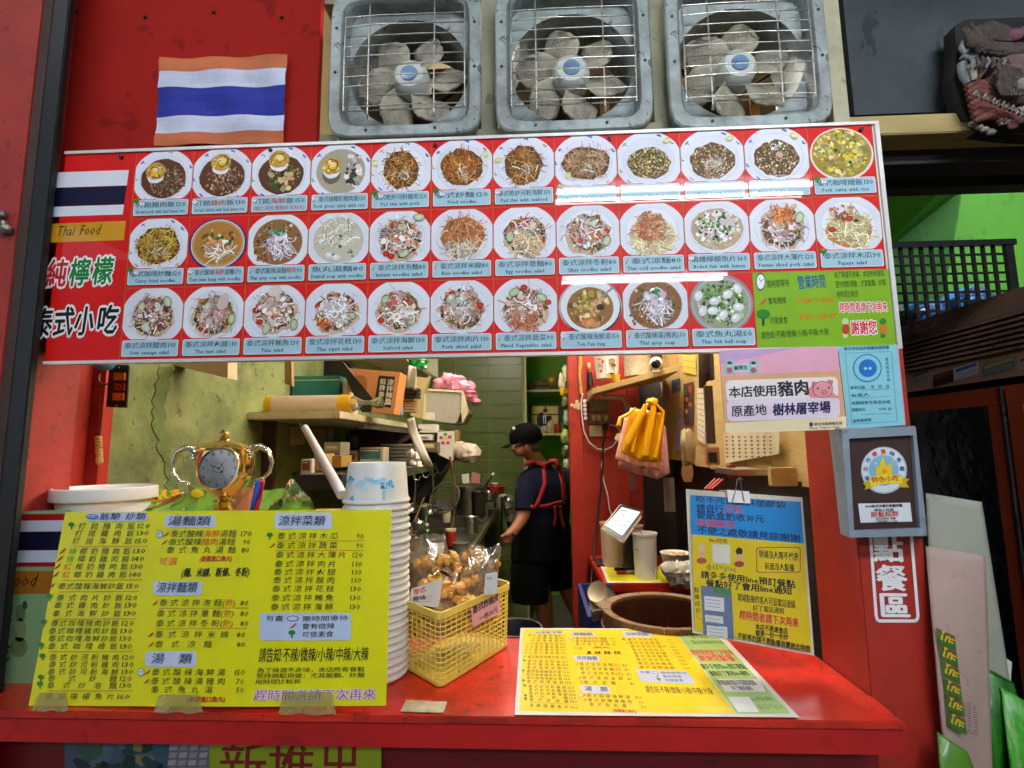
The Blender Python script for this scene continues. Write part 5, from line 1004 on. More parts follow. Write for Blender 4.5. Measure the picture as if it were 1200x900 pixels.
solo('wrapped_tissue', m, M('tissue_wrap', 'b8a898', .35, bump=.4, bscale=25, var=.3, scale=30), 'plastic wrapped tissue bundle hanging at the shelf end', 'bundle', smooth=40)
pm = None
for k in range(6):
    if pm is None: pm = solo('serving_plate', MB().lathe([(.001, 0), (.055, .0), (.095, .012), (.10, .020), (.097, .021), (.055, .006), (.001, .005)], (0, 0, 0), 30), M('grey_melamine', '8c9084', .35, dirt=.2), 'x', 'plate', 'grey plates stacked on the lower shelf', smooth=40); o = pm
    else: o = copy_tree(pm)
    o.location = P(468, 530, 2.62)+V(rnd.uniform(-.004, .004), 0, 0); o.location.z = zl+.012+k*.0175
    o['label'] = '%s grey plate in the stack on the lower shelf' % ['lowest', 'second lowest', 'third lowest', 'third highest', 'second highest', 'topmost'][k]
m = MB()
for i, (x, y) in enumerate(((482, 532), (488, 536), (485, 543), (490, 545))): m.blob(P(x, y, 2.42), .022, i, .6, 9, 7, freq=3)
solo('white_cloth', m, PAPER, 'crumpled white cloth beside the stacked plates', 'cloth', smooth=40)
m = MB(); cl = [(476, 491), (479, 508), (486, 524), (494, 540), (499, 549)]
for i in range(0): pass
def rcp(s, q_): 
    k = q_*4; i = min(3, int(k)); f = k-i; x = cl[i][0]*(1-f)+cl[i+1][0]*f; y = cl[i][1]*(1-f)+cl[i+1][1]*f; return P(x+s*(11-3*abs(q_-.4)), y-s*2, 2.22+.02*math.sin(q_*7))
m.grid(rcp, 3, 14); solo('receipt_strip', m, PAPER, 'long white receipt strip hanging from the middle shelf', 'receipt', smooth=180, thick=.0004)

# ---------------------------------------------------------------- cooking table and pots
t = thing('cooking_table', (-.7, 3.2, 1.0), 'greasy steel cooking table along the left side of the kitchen', 'table')
obj('table_top', MB().box((-1.09, 2.35, .96), (-.34, 4.55, .99)), DSTEEL, t); obj('table_rail', MB().box((-.336, 2.3, .965), (-.322, 4.55, 1.0)), M('worn_brass_edge', '9c9468', .35, metal=.7), t)
for y in (2.4, 3.4, 4.4): obj('leg', MB().box((-.37, y, .02), (-.345, y+.03, .955)), DSTEEL, t)
obj('lower_board', MB().box((-1.08, 2.4, .5), (-.38, 4.5, .52)), DSTEEL, t)
obj('back_riser', MB().box((-1.08, 3.75, .99), (-.42, 3.78, 1.13)), DSTEEL, t)
slab('black_hood_panel', [(455, 662), (440, 590), (474, 562), (512, 508), (531, 510), (537, 522), (506, 572), (482, 610)], 3.14, .25, M('hood_black', '0e0c0a', .5), 'sooty black panel leaning under the shelves beside the pots', 'panel')  # black panel gives the dark mass under the shelves
def potlabel(t, mat, prof, x, Y, n=28, name='pot_wall'): m = MB(); lathe_px(m, prof, x, Y, n); return obj(name, m, mat, t, smooth=40)
t = thing('stock_pot', P(551, 608, 3.5), 'tall steel stock pot with loop handles at the back of the cooking table', 'pot')
potlabel(t, STEEL, [(14.5, 609), (15.5, 607), (15.5, 573), (17, 571.5), (17, 570), (14.8, 571), (14.5, 604)], 551, 3.5)
for s_ in (-1, 1): obj('handle', MB().tube([P(551+s_*10-4, 571, 3.42), P(551+s_*10-3, 567, 3.4), P(551+s_*10+3, 567, 3.4), P(551+s_*10+4, 571, 3.42)], .004, 6), STEEL, t, smooth=60)
obj('broth', MB().lathe([(.0, 0), (.084, .001)], P(551, 574, 3.5), 24), M('broth', '8a6030', .2), t)
t = thing('dark_pot', P(561, 604, 3.2), 'darker tall pot standing before the steel stock pot', 'pot'); potlabel(t, M('dark_alu', '55524e', .35, metal=.9), [(7, 605), (8, 603), (8, 577), (9, 576), (7.5, 577), (7.3, 603)], 561, 3.2)
t = thing('steel_bowl', P(573, 585, 3.6), 'shiny steel mixing bowl beside the stock pot', 'bowl'); potlabel(t, STEEL, [(4, 588), (9, 584), (11, 576), (10.5, 576), (8, 583), (.1, 586)], 574, 3.6, name='bowl_wall')
t = thing('red_bowl', P(582, 577, 3.7), 'red plastic bowl with white rim items on the rack near the cook', 'bowl'); potlabel(t, M('red_plastic', 'a01810', .4), [(4, 580), (9, 577), (11, 570), (10.4, 570), (8, 576), (.1, 578)], 581, 3.7, name='bowl_wall')
t = thing('white_dish', P(580, 568, 3.72), 'white dish sitting inside the red bowl', 'dish'); potlabel(t, WHITE, [(2, 571), (5, 566), (4.6, 566), (.1, 569)], 580, 3.72, name='dish_wall')
t = thing('small_saucepan', P(553, 624, 2.9), 'small steel saucepan near the table edge', 'pan'); potlabel(t, STEEL, [(6.5, 625), (7.2, 623), (7.2, 606.5), (8, 605.5), (6.8, 606.5), (6.5, 622)], 553, 2.9, name='pan_wall'); obj('handle', MB().tube([P(558, 607, 2.9), P(566, 612, 2.85)], .004, 6), STEEL, t)
t = thing('small_pot', P(490, 620, 2.6), 'small lidded pot in the dark corner behind the bowls', 'pot'); potlabel(t, STEEL, [(6, 624), (6.5, 622), (6.5, 613), (7.5, 612), (5, 610), (1, 609), (.1, 607)], 490, 2.6)
t = thing('gas_stove', P(520, 625, 2.9), 'low steel gas stove under the strainer', 'stove')
obj('stove_body', MB().box(P(478, 618, 3.35)+V(0, 0, -.1), P(548, 600, 3.35)+V(0, .28, -.03)), DSTEEL, t, bevel=.004)
for k in range(3): obj('burner_ring', MB().lathe([(.05, 0), (.06, .0), (.06, .012), (.05, .012)], P(495+k*20, 596, 3.45)+V(0, 0, -.02), 20, caps=False), BLACK, t)
t = thing('wire_strainer', P(520, 588, 2.7), 'big round wire strainer hanging over the stove', 'strainer')
c = P(521, 583, 2.7); m = MB(); Ms = Matrix.Rotation(R_(62), 3, 'X') @ Matrix.Rotation(R_(-18), 3, 'Y')
rings_ = [[(.085*math.cos(a*math.pi/10)*f, .085*math.sin(a*math.pi/10)*f, -.07*(1-f*f)) for a in range(21)] for f in (1, .85, .7, .5, .3)]
for rg in rings_: m.tube([c+Ms @ Vector(q_) for q_ in rg], .0016 if rg is not rings_[0] else .004, 5, False)
for a in range(16):
    th_ = a*math.pi/8; m.tube([c+Ms @ V(.085*f*math.cos(th_), .085*f*math.sin(th_), -.07*(1-f*f)) for f in (1, .8, .6, .4, .15)], .0012, 4, False)
obj('basket_mesh', m, DSTEEL, t); obj('handle', MB().tube([P(527, 535, 2.65), P(530, 548, 2.65), P(531, 558, 2.66)], [.006, .006, .003], 8), WOODD, t, smooth=60)
for i, (pts, mt, lb) in enumerate((([(532, 557), (532, 595), (530, 618)], WOODD, 'wooden handled ladle hanging in front of the stove'), ([(497, 583), (485, 612), (478, 635)], CARD, 'long wooden spoon handle leaning in the dark corner'), ([(577, 557), (571, 566), (565, 575)], BLACK, 'black ladle handle with a white tip sticking out of the pot'), ([(501, 590), (499, 610), (498, 622)], M('green_handle', '5c7c50', .5), 'green and white utensil hanging by the spoon handle'))):
    t = thing('ladle' if i != 1 else 'spoon', P(*pts[1], 2.75 if i != 2 else 3.4), lb, 'ladle' if i != 1 else 'spoon'); Y_ = 2.72 if i != 2 else 3.4
    obj('handle', MB().tube([P(x, y, Y_) for x, y in pts], [.004, .007, .009], 8), mt, t, smooth=60)
    if i == 2: obj('tip', MB().tube([P(577, 557, Y_), P(579, 554, Y_)], .009, 8), WHITE, t)
    if i == 0: obj('scoop', MB().blob(P(531, 600, Y_), (.014, .014, .03), 1, .1), DSTEEL, t, smooth=60)
m = MB()
for i in range(6): m.blob(P(596+i*2.2, 590+i*8, 3.75), (.05, .04, .06), i+4, .5, 10, 8, freq=3)
solo('clear_trash_bag', m, M('dull_film', '5c5848', .25, coat=.5, bump=.5, bscale=20, var=.4, scale=18), 'dull clear plastic sack hanging beyond the cooking table', 'bag', smooth=40)
for k, (x, y0, y1) in enumerate(((580, 588, 640), (588, 582, 640), (574, 600, 645))): solo('rack_post', MB().tube([P(x, y0, 3.9), P(x, y1, 3.9)], .008, 6), BLACK, '%s black post of the rack beside the cook' % ['middle', 'rightmost', 'leftmost'][k], 'post', 'black rack posts')

# ---------------------------------------------------------------- recess shelves
YR = 5.0
for i, (y, lb) in enumerate(((457, 'upper recess shelf with a dark tray and pots'), (508, 'lower recess shelf below the framed screen'))):
    a, b = P(612, y, YR-.15), P(672 if i == 0 else 676, y, YR-.15); solo('recess_shelf', MB().box((a.x, YR-.15, a.z-.02), (b.x, 5.39, a.z)), CREAM, lb, 'shelf')
t = thing('framed_screen', P(640, 492, YR), 'black framed screen showing a man in a dark suit and tie', 'screen')
obj('frame', pxbox(621, 474, 658, 509, YR-.02, .03), BLACK, t, bevel=.004); pr = Print(front(YR-.021), .001, .0006)
pr.rect(623, 476, 654, 506, 'd8c078', 0); pr.rect(623, 485, 654, 486.5, '2a2218', 1); pr.rect(638.5, 476, 640, 486, '2a2218', 1)
pr.ell(635, 492, 6, 9, '241830', 2); pr.pp([(628, 500), (632, 488), (646, 487), (648, 500)], '10142c', 3); pr.pp([(636, 487), (640, 487), (640, 496), (637, 497)], 'e0dcd8', 4); pr.rect(637.6, 489, 638.8, 496, '1c2c5c', 5); pr.ell(639, 483.5, 2.6, 3.8, 'c08c68', 5); pr.ell(639, 481, 2.8, 2, '241810', 6); pr.emit('picture', PRP, t)
for i, (x, y, rx, ry, c, nm, lb) in enumerate(((635, 450, 9, 5, '6a5a3c', 'figurine', 'brown frog like figurine on the recess shelf'), (647, 446, 8, 9, 'a89838', 'kettle', 'brass kettle on the upper recess shelf'), (620, 453, 3, 4, 'a85020', 'cup', 'small orange cup at the left of the recess shelf'),
     (626, 503, 7, 5, 'a8a088', 'bowl', 'pale bowl at the left of the lower recess shelf'), (637, 504, 5, 5, 'c8bc9c', 'cup', 'cream cup on the lower recess shelf'), (645, 501, 5, 8, 'd8ccaa', 'jar', 'cream jar before the framed screen'), (653, 503, 3.5, 6, 'c83c18', 'bottle', 'red bottle on the lower recess shelf'), (659, 502, 3, 8, '54683c', 'bottle', 'green bottle at the right of the lower recess shelf'))):
    solo(nm, MB().blob(P(x, y, YR-.08), (rx*YR/600, .05, ry*YR/600), i, .25, 14, 10), M('recess_%s' % c, c, .4, metal=.5 if i == 1 else 0), lb, nm, smooth=60)
solo('dark_tray', pxbox(624, 453.5, 655, 457, YR-.12, .1), BLACK, 'dark tray under the figurine and kettle', 'tray')
for i, (x, y, rx, ry, c, lb) in enumerate(((659, 448, 5, 10, 'd8ccb0', 'white and yellow cloth hanging at the recess edge'), (660, 459, 4.5, 6, 'e0a818', 'yellow bulb shaped packet hanging at the recess edge'), (663, 436, 4, 9, 'd0c4a4', 'cream packet hanging highest at the recess edge'), (662, 472, 4, 8, '6c6434', 'olive packet hanging below the yellow one'),
      (664, 489, 3.5, 9, 'b8b4a4', 'grey packet hanging beside the screen'), (662, 512, 5, 9, 'a8b464', 'pale green packet hanging below the screen'), (663, 530, 4.5, 8, '4c5030', 'dark green packet behind the cook'), (664, 545, 4, 8, 'c4c0b0', 'white packet behind the shoulder of the cook'), (665, 590, 4, 12, 'b83c18', 'red packet hanging lowest behind the cook'), (664, 622, 4, 14, '7c7058', 'dull packet near the hem of the cook'), (664, 655, 4, 16, '6a6450', 'dull sack at knee height behind the cook'))):
    solo('hanging_packet', MB().blob(P(x, y, 3.9), (rx*3.9/600, .03, ry*3.9/600), i+20, .5, 12, 8, freq=3), M('packet_%s' % c, c, .4, bump=.2, var=.25, scale=20), lb, 'packet', 'packets hanging at the recess edge', smooth=40)

# ---------------------------------------------------------------- the cook
YM = 3.43; man = thing('person', P(640, 700, YM).xy.to_3d()+V(0, 0, .02), 'cook in black cap, navy shirt, red apron straps and black shorts', 'person')
SK = M('skin', 'a8684c', .5, var=.1, scale=14); HAIR = M('short_grey_hair', '4a423c', .8)
def skin(name, vs_, es, mat, parent, sub=2):
    me = bpy.data.meshes.new('tmp'); me.from_pydata([v for v, r in vs_], es, []); o = bpy.data.objects.new('tmp', me); COL.objects.link(o)
    o.modifiers.new('s', 'SKIN'); s_ = o.modifiers.new('u', 'SUBSURF'); s_.levels = sub; s_.render_levels = sub
    for i, (v, r) in enumerate(vs_): rr_ = r if isinstance(r, tuple) else (r, r); me.skin_vertices[0].data[i].radius = rr_; me.skin_vertices[0].data[i].use_root = (i == 0)
    dg = bpy.context.evaluated_depsgraph_get(); m2 = bpy.data.meshes.new_from_object(o.evaluated_get(dg)); mb = MB(); mb.v = [v.co.copy() for v in m2.vertices]; mb.f = [tuple(p.vertices) for p in m2.polygons]; mb.m = [0]*len(mb.f)
    bpy.data.objects.remove(o); return obj(name, mb, mat, parent, smooth=180)
Q = lambda x, y, dy=0: P(x, y, YM+dy)
bv = [(Q(636, 622), .14), (Q(639, 598), .13), (Q(640, 572, -.01), .14), (Q(636, 553, -.01), .085), (Q(630, 542, -.02), .055), (Q(624, 533, -.03), .056), (Q(617, 521, -.05), .088), (Q(609, 527, -.08), .052), (Q(603, 532, -.10), .032),
      (Q(620, 562, -.08), .06), (Q(617, 590, -.12), .048), (Q(613, 606, -.16), .045), (Q(603, 621, -.22), .033), (Q(599, 627, -.24), .027), (Q(594, 631, -.26), .036),
      (Q(661, 558, .08), .06), (Q(665, 592, .10), .045), (Q(655, 608, .24), .034), (Q(648, 612, .30), .028),
      (Q(625, 640, -.04), .095), (Q(634, 690, .0), .068), (Q(638, 715, .02), .062), (Q(642, 760, .06), .042), (Q(640, 776, .04), .045), (Q(630, 781, .10), .03),
      (Q(648, 640, .06), .095), (Q(662, 682, .06), .066), (Q(676, 712, .04), .062), (Q(694, 752, .0), .040), (Q(700, 764, .0), .042), (Q(692, 770, .1), .03)]
be = [(0, 1), (1, 2), (2, 3), (3, 4), (4, 5), (5, 6), (6, 7), (7, 8), (2, 9), (9, 10), (10, 11), (11, 12), (12, 13), (13, 14), (2, 15), (15, 16), (16, 17), (17, 18), (0, 19), (19, 20), (20, 21), (21, 22), (22, 23), (23, 24), (0, 25), (25, 26), (26, 27), (27, 28), (28, 29), (29, 30)]
hb = 14
for k, (dx, dy_, dx2, dy2) in enumerate(((-5, -1, -7, 3), (-5, 2, -7, 6), (-4, 4, -5, 8), (-2, 5, -3, 9))):
    n0 = len(bv); bv += [(Q(594+dx, 631+dy_, -.27), .0115), (Q(594+dx2, 631+dy2, -.26), .009)]; be += [(hb, n0), (n0, n0+1)]
n0 = len(bv); bv += [(Q(591, 627, -.30), .012), (Q(587, 630, -.31), .010)]; be += [(13, n0), (n0, n0+1)]
skin('body', bv, be, SK, man)
sv, fv = V(-.87, -.5, 0), V(-.5, .87, 0)
def loft(name, lv, mat, sub=1, cap=(False, False), fold=.0):
    m = MB(); n = 28; rs = []
    for i, (x, y, dy, a, b) in enumerate(lv):
        c = Q(x, y, dy); rs.append([c+sv*math.cos(2*math.pi*k/n)*a*(1+fold*math.sin(k*2.7+i*1.9))+fv*math.sin(2*math.pi*k/n)*b*(1+fold*math.sin(k*3.1+i)) for k in range(n)])
    m.rings(rs, *cap); return m
NAVY = M('navy_shirt', '10142c', .95, spec=.15, var=.25, scale=14, bump=.1, bscale=30); BLK = M('black_cloth', '050405', .95, spec=.15, var=.3, scale=12, bump=.1, bscale=24)
ms = loft('shirt', [(633, 545, -.015, .062, .062), (635, 549, -.01, .10, .085), (638, 555, -.005, .175, .11), (640, 566, 0, .19, .135), (640, 580, 0, .185, .140), (639, 594, 0, .178, .138), (638, 606, 0, .175, .138), (637, 618, 0, .185, .145)], NAVY, fold=.018)
for pts, rs_ in (([(625, 556, -.06), (620, 566, -.09), (617, 582, -.12), (616, 598, -.145)], [.05, .080, .076, .070]), ([(656, 553, .05), (662, 564, .08), (665, 578, .09), (665, 592, .10)], [.05, .075, .072, .068])):
    ms.tube([Q(x, y, d_) for x, y, d_ in pts], rs_, 16)
so_ = obj('shirt', ms, NAVY, man, smooth=80)
mh = loft('shorts', [(637, 612, 0, .180, .142), (636, 622, 0, .195, .155), (635, 640, 0, .205, .165), (634, 652, .0, .205, .165)], BLK, fold=.02)
mh.tube([Q(624, 640, -.04), Q(621, 665, -.05), Q(621, 690, -.04), Q(621, 703, -.04)], [.10, .125, .122, .118], 20); mh.tube([Q(648, 640, .05), Q(652, 665, .06), Q(656, 687, .06)], [.10, .115, .105], 20)
obj('shorts', mh, BLK, man, smooth=80)
bvh = BVHTree.FromPolygons([v[:] for v in ms.v], ms.f)
def onshirt(x, y, off=.006):
    d = ray(x, y).normalized(); h = bvh.ray_cast(CO, d, 10); q_ = h[0] if h[0] else Q(x, y, -.1); return q_-d*off
def strap(pts, wd):
    m = MB(); rs = []
    fine = []
    for a, b in zip(pts, pts[1:]):
        for k in range(5): fine.append((a[0]+(b[0]-a[0])*k/5, a[1]+(b[1]-a[1])*k/5))
    fine.append(pts[-1])
    L_, R2 = [], []
    for i, (x, y) in enumerate(fine):
        a = fine[max(0, i-1)]; b = fine[min(len(fine)-1, i+1)]; dx, dy = b[0]-a[0], b[1]-a[1]; l = math.hypot(dx, dy) or 1
        L_.append(onshirt(x-dy/l*wd/2, y+dx/l*wd/2)); R2.append(onshirt(x+dy/l*wd/2, y-dx/l*wd/2))
    m.rings([[a, b] for a, b in zip(L_, R2)], False, False, closed=False); return m
RST = M('red_strap', 'a0142c', .7, var=.15, scale=30)
for pts, w_ in (([(614, 536+8), (622, 539+3), (637, 546), (639, 566), (634, 580), (628, 595)], 5.5), ([(643, 541), (651, 540), (656, 550), (660, 568), (661, 586)], 5.5), ([(637, 546), (646, 543), (655, 540)], 5), ([(622, 594), (640, 593), (662, 587)], 4.5), ([(650, 593), (651, 604), (649.5, 617)], 3.2), ([(656, 592), (658, 606), (661, 620)], 3.2)):
    obj('apron_strap', strap(pts, w_), RST, man, smooth=180, thick=.003)
cp = Q(616, 512, -.05); m = MB(); Mc = Matrix.Rotation(R_(8), 3, 'X') @ Matrix.Rotation(R_(-8), 3, 'Y')
m.lathe([(.108, -.03), (.110, .0), (.104, .035), (.085, .065), (.05, .086), (.001, .095)], cp, 24, Mc)
CAPM = M('black_cap', '030303', .95, spec=.1, bump=.1, bscale=60); obj('cap_crown', m, CAPM, man, smooth=60)
m = MB(); m.grid(lambda s, q_: cp+Mc @ (V(-1, .15, 0).normalized()*(.09+.085*q_*(1-.7*(2*s-1)**2))+V(-.1, -1, 0).normalized()*(2*s-1)*.085*(1-.2*q_)+V(0, 0, -.030-.020*q_)), 10, 5); obj('cap_brim', m, CAPM, man, smooth=180, thick=.004)
obj('cap_badge', MB().blob(Q(602, 502, -.14), (.01, .006, .012), 1, .1), WHITE, man)
obj('ear', MB().blob(Q(617, 523, -.135), (.014, .008, .026), 2, .2), SK, man, smooth=60); obj('nose', MB().blob(Q(600.5, 526, -.10), (.014, .012, .016), 2, .1), SK, man, smooth=60)
obj('glasses', MB().tube([Q(616, 519, -.14), Q(606, 521, -.155), Q(600, 523, -.15), Q(599, 528, -.14), Q(604, 528, -.16), Q(606, 521, -.155)], .0035, 6), BLACK, man)
obj('watch', MB().tube([Q(599.5, 626, -.24)+V(.0, 0, .004), Q(598, 628, -.245)], .034, 12), BLACK, man, smooth=60)
obj('hair', MB().blob(Q(623, 524, -.05), (.062, .07, .05), 6, .15), HAIR, man, smooth=60)
for pts in (((640, 778, .04), (622, 784, .12)), ((700, 768, .0), (686, 773, .12))): obj('shoe', MB().tube([Q(*pts[0]), Q(*pts[1])], [.055, .045], 12), BLACK, man, smooth=60)

# ================================================================ CUPS: inverted paper bowls in a stack
bowl = thing('paper_bowl', (0, 0, 0), 'x', 'bowl', 'paper bowls stacked upside down')
BW = M('waxed_paper', 'd6d2ca', .35, var=.03, bump=.02)
obj('bowl_wall', MB().lathe([(.0655, .0), (.068, .0025), (.0675, .006), (.0655, .0065), (.0635, .012), (.0585, .072), (.0565, .076), (.055, .073), (.001, .072)], (0, 0, 0), 44, caps=False), BW, bowl, smooth=35)
bc_ = P(438, 780, 1.0); zt_ = P(437, 588, 1.0).z; NBW = 26; bs = [bowl]+[copy_tree(bowl) for _ in range(NBW-1)]
for i, o in enumerate(bs):
    o.location = (bc_.x+rnd.uniform(-.0012, .0012), 1.0+rnd.uniform(-.001, .001), ZC+.0008+i*(zt_-ZC-.001)/(NBW-1)); o.rotation_euler = (rnd.uniform(-.006, .006), rnd.uniform(-.006, .006), rnd.uniform(0, 6)); o.scale = (.94, .94, 1)
    o['label'] = 'white paper bowl rim buried in the tall inverted bowl stack beside the yellow price board'
bs[-1]['label'] = 'topmost inverted white paper bowl with blue leaf print, fully visible'; bs[0]['label'] = 'lowest white paper bowl of the inverted stack, resting on the red counter'
bs[-1].rotation_euler = (0, 0, 0)
# leaf print on the top bowl (wrapped on its wall)
class CylF:                                       # frame wrapped round the bowl wall
    def __init__(s, c): s.c = Vector(c)
    def at(s, u, v, w=0): r = .0638-(v/.060)*.005+w; a = u/.0615; return s.c+V(r*math.sin(a), -r*math.cos(a), .012+v)
    def uv(s, x, y): return ((x-437)*.00167, (590-y-5)*.00155-.008)
top = bs[-1]; tl = Vector(top.location); WL[top] = tl
pr = Print(CylF(tl), .0006, .0001)
for cx0, cy0, rx, ry, a, c in ((405, 560, 7, 4.5, .5, '6cc0dc'), (412, 556, 6, 4, -.4, '3ca0cc'), (425, 562, 10, 5, .2, 'a8dcec'), (440, 558, 9, 4, -.3, '8cd0e4'), (417, 580, 5, 4, .9, '3c9cc8'), (452, 560, 8, 5, .5, '9cd8ec'), (463, 563, 5, 6, 1.1, '5cb4d8'), (458, 570, 4, 3, .3, 'b4e0f0'), (432, 568, 5, 3, .1, 'c4e8f0')):
    pr.ell(cx0, cy0, rx*.85, ry*.55, c, rnd.random()*2, 10, True, a); pr.ell(cx0+rx*.7, cy0+ry*.6, rx*.5, ry*.4, c, rnd.random()*2, 8, True, a+.9)
pr.rect(452, 574-12, 459, 581-12, '2c6cb0', 2); pr.rect(453, 575-12, 455, 577-12, 'dfe0de', 3); pr.rect(456.5, 577.5-12, 458, 580-12, 'dfe0de', 3)
for k in range(8): pr.rect(454, 572+k*2, 457.5, 573+k*2, '7cb4cc', 2)
pr.emit('leaf_print', PRM, top)

# ================================================================ BASKET of fried snacks
A_, B_, C_ = PZ(470, 779, ZC+.001), PZ(516, 806, ZC+.001), PZ(596, 756, ZC+.001); D_ = A_+(C_-B_)
bk_ = thing('snack_basket', (A_+C_)/2, 'yellow perforated plastic basket holding bags of fried snacks', 'basket')
hgt = .126
def bq(s, t_, k, out=0):                            # s,t in 0..1 over the base, k height 0..1 ; slight flare
    p = A_.lerp(B_, s).lerp(D_.lerp(C_, s), t_); ctr = (A_+C_)/2; f = 1+.045*k+out; q_ = ctr+(p-ctr)*f; q_.z = A_.z+hgt*k; return q_
CR_ = .10
def perim(n_side=(9, 17)):
    pts = []
    for (s0, t0, s1, t1, n) in ((0, 0, 1, 0, n_side[0]), (1, 0, 1, 1, n_side[1]), (1, 1, 0, 1, n_side[0]), (0, 1, 0, 0, n_side[1])):
        for i in range(n): f = i/n; pts.append((s0+(s1-s0)*f, t0+(t1-t0)*f))
    return pts
def rnd_c(s, t_):                                   # rounded corners in the base parallelogram
    x, y = s-.5, t_-.5; Ls, Lt = (B_-A_).length, (C_-B_).length; r = .014; X, Y = x*Ls, y*Lt; mx_, my_ = Ls/2-r, Lt/2-r
    if abs(X) > mx_ and abs(Y) > my_:
        dx, dy_ = abs(X)-mx_, abs(Y)-my_; l = math.hypot(dx, dy_)
        if l > r: dx, dy_ = dx*r/l, dy_*r/l
        X = math.copysign(mx_+dx, X); Y = math.copysign(my_+dy_, Y)
    return X/Ls+.5, Y/Lt+.5
m = MB(); per = perim((9, 15))
for (s, t_) in per:
    s, t_ = rnd_c(s, t_); a, b = bq(s, t_, .03), bq(s, t_, .93); m.tube([a, b], .0011, 4, False)
fine = [rnd_c(*p) for p in perim((24, 40))]
for k in range(1, 13): 
    pts = [bq(s, t_, .03+.90*k/13) for s, t_ in fine]; m.tube(pts+[pts[0], pts[1]], .00105, 4, False)
obj('wall_lattice', m, YELP, bk_)
def band(k0, k1, o0, o1):
    rs = [[bq(s, t_, k, o) for s, t_ in fine] for k, o in ((k0, o0), (k0, o1), (k1, o1), (k1, o0), (k0, o0))]; return MB().rings(rs, False, False)
obj('rim', band(.90, 1.0, 0, .035), YELP, bk_, smooth=40); obj('foot_band', band(0, .05, -.03, .015), YELP, bk_, smooth=40)
mb = MB(); mb.prism([bq(*rnd_c(s, t_), .02) for s, t_ in perim((6, 6))], (0, 0, .001)); obj('base', mb, YELP, bk_)
# pink price tag on the rim
n_ = (C_-B_).cross(V(0, 0, 1)).normalized(); n_ = n_ if n_.y < 0 else -n_
ft = Frame(bq(1, .4, 1.0, .05)+n_*.008, (C_-B_), V(0, 0, 1)); pr = Print(ft, .0006, .0002)
tg = thing('price_tag', ft.O, 'pink handwritten price tag stuck on the rim of the yellow basket', 'tag')
pr.pp([(552, 713), (584, 694), (586, 717), (554, 735)], 'd898a8', 0)
pr.text('泰式炸豬皮', 553.5, 720, 584, 703, 10.5, '241414', .04, 2); pr.text('一包30元', 561, 729, 583, 716.5, 8, '241414', .03, 2)
pr.emit('tag_card', PRP, tg)
RIND = M('pork_rind', 'd09440', .55, var=.3, scale=60, bump=.5, bscale=120, dirt=.3, dirtc='e8c888', dscale=40)
def snackbag(px, py, s, t_, wd, ht, lean, seed, label, n=7):
    base_ = bq(s, t_, .35); top_ = P(px, py, base_.y+.012); t = thing('snack_bag', base_, label, 'bag')
    ax = (top_-base_); rx = V(math.cos(lean), math.sin(lean)*.5, 0)
    def fn(u, v):
        a = 2*math.pi*u; w_ = wd*(1-.25*v if v < .75 else .81-(v-.75)*.3)*(1+.07*math.sin(a*3+seed+v*5)); th_ = .030*(1-v)**.6*(.6+.4*math.sin(min(1, v*3)*1.57))+.0015
        return base_+ax*v+rx*math.cos(a)*w_/2*(1+.5*max(0, v-.8))+V(-.4*rx.y, 1, 0)*math.sin(a)*th_+V(0, 0, .006*math.sin(a*5+seed)*v)
    obj('film', MB().grid(fn, 28, 16), MFILM('snack_film', 'f4e8d0', glossy=.30, rough=.12, haze=.06), t, smooth=25)
    r2 = random.Random(seed)
    for k in range(n):
        f = .05+.80*r2.random(); c = base_+ax*f+rx*r2.uniform(-.34, .34)*wd+V(0, r2.uniform(-.012, .012), 0); m_ = MB(); a = r2.uniform(-.6, 1.2); L_ = r2.uniform(.02, .034); d_ = V(math.cos(a), .2, math.sin(a)*.7)
        for q_ in range(6): m_.blob(c+d_*L_*(q_/5-.5)*2+V(0, 0, .008*math.sin(q_*1.1)), r2.uniform(.008, .013), seed+q_, .7, 8, 6, freq=3)
        obj('pork_rind', m_, RIND, t, smooth=50)
    return t, ax, base_, rx
b1 = snackbag(497, 628, .25, .42, .105, .12, .1, 3, 'tall snack bag at the back left of the basket, upper film empty and shiny', 10)
b2 = snackbag(566, 640, .45, .68, .105, .11, .3, 5, 'snack bag at the back right of the basket with a white slip', 12)
b3 = snackbag(566, 652, .5, .44, .09, .1, .25, 8, 'front snack bag whose pale film top folds to the right', 14)
b4 = snackbag(520, 672, .5, .26, .085, .08, .1, 12, 'front left snack bag with a yellow sticker and receipt', 14)
for (q_, Y, c, tx, lb) in (([(482, 690), (519, 678), (514, 712), (481, 708)], bq(.5, .1, 1).y-.006, 'd8d4d0', [('泰式', 485, 697, 500, 693, 7, 'd84030'), ('原味', 484, 705, 500, 702, 6, '303030')], 'white receipt slip with red print in the front left of the basket'), ([(569, 672), (583, 670), (583, 694), (567, 698)], bq(1, .55, 1).y-.008, 'cfd4d8', [('50', 571, 680, 577, 679, 5, '404850')], 'small white slip standing at the right of the basket'), ([(504, 676), (515, 669), (518, 676), (506, 684)], bq(.5, .25, 1).y-.008, 'e0b010', [('泰國', 506, 681, 516, 674, 5, '7c3c08')], 'yellow sticker on the front left snack bag')):
    pr = Print(front(Y), .0004, .0003); pr.pp(q_, c)
    for tt in tx: pr.text(tt[0], tt[1], tt[2], tt[3], tt[4], tt[5], tt[6], .02, 2)
    for k in range(3): pr.line(q_[3][0]+4, q_[3][1]-3-k*3, q_[2][0]-8, q_[3][1]-3.5-k*3, .0006, '808080', 1)
    pr.emit('paper_slip' if c != 'e0b010' else 'sticker', PRP, None, label=lb, cat='slip' if c != 'e0b010' else 'sticker')
t = thing('black_pan', PZ(600, 735, ZC), 'dark round pan rim behind the counter right of the basket', 'pan')
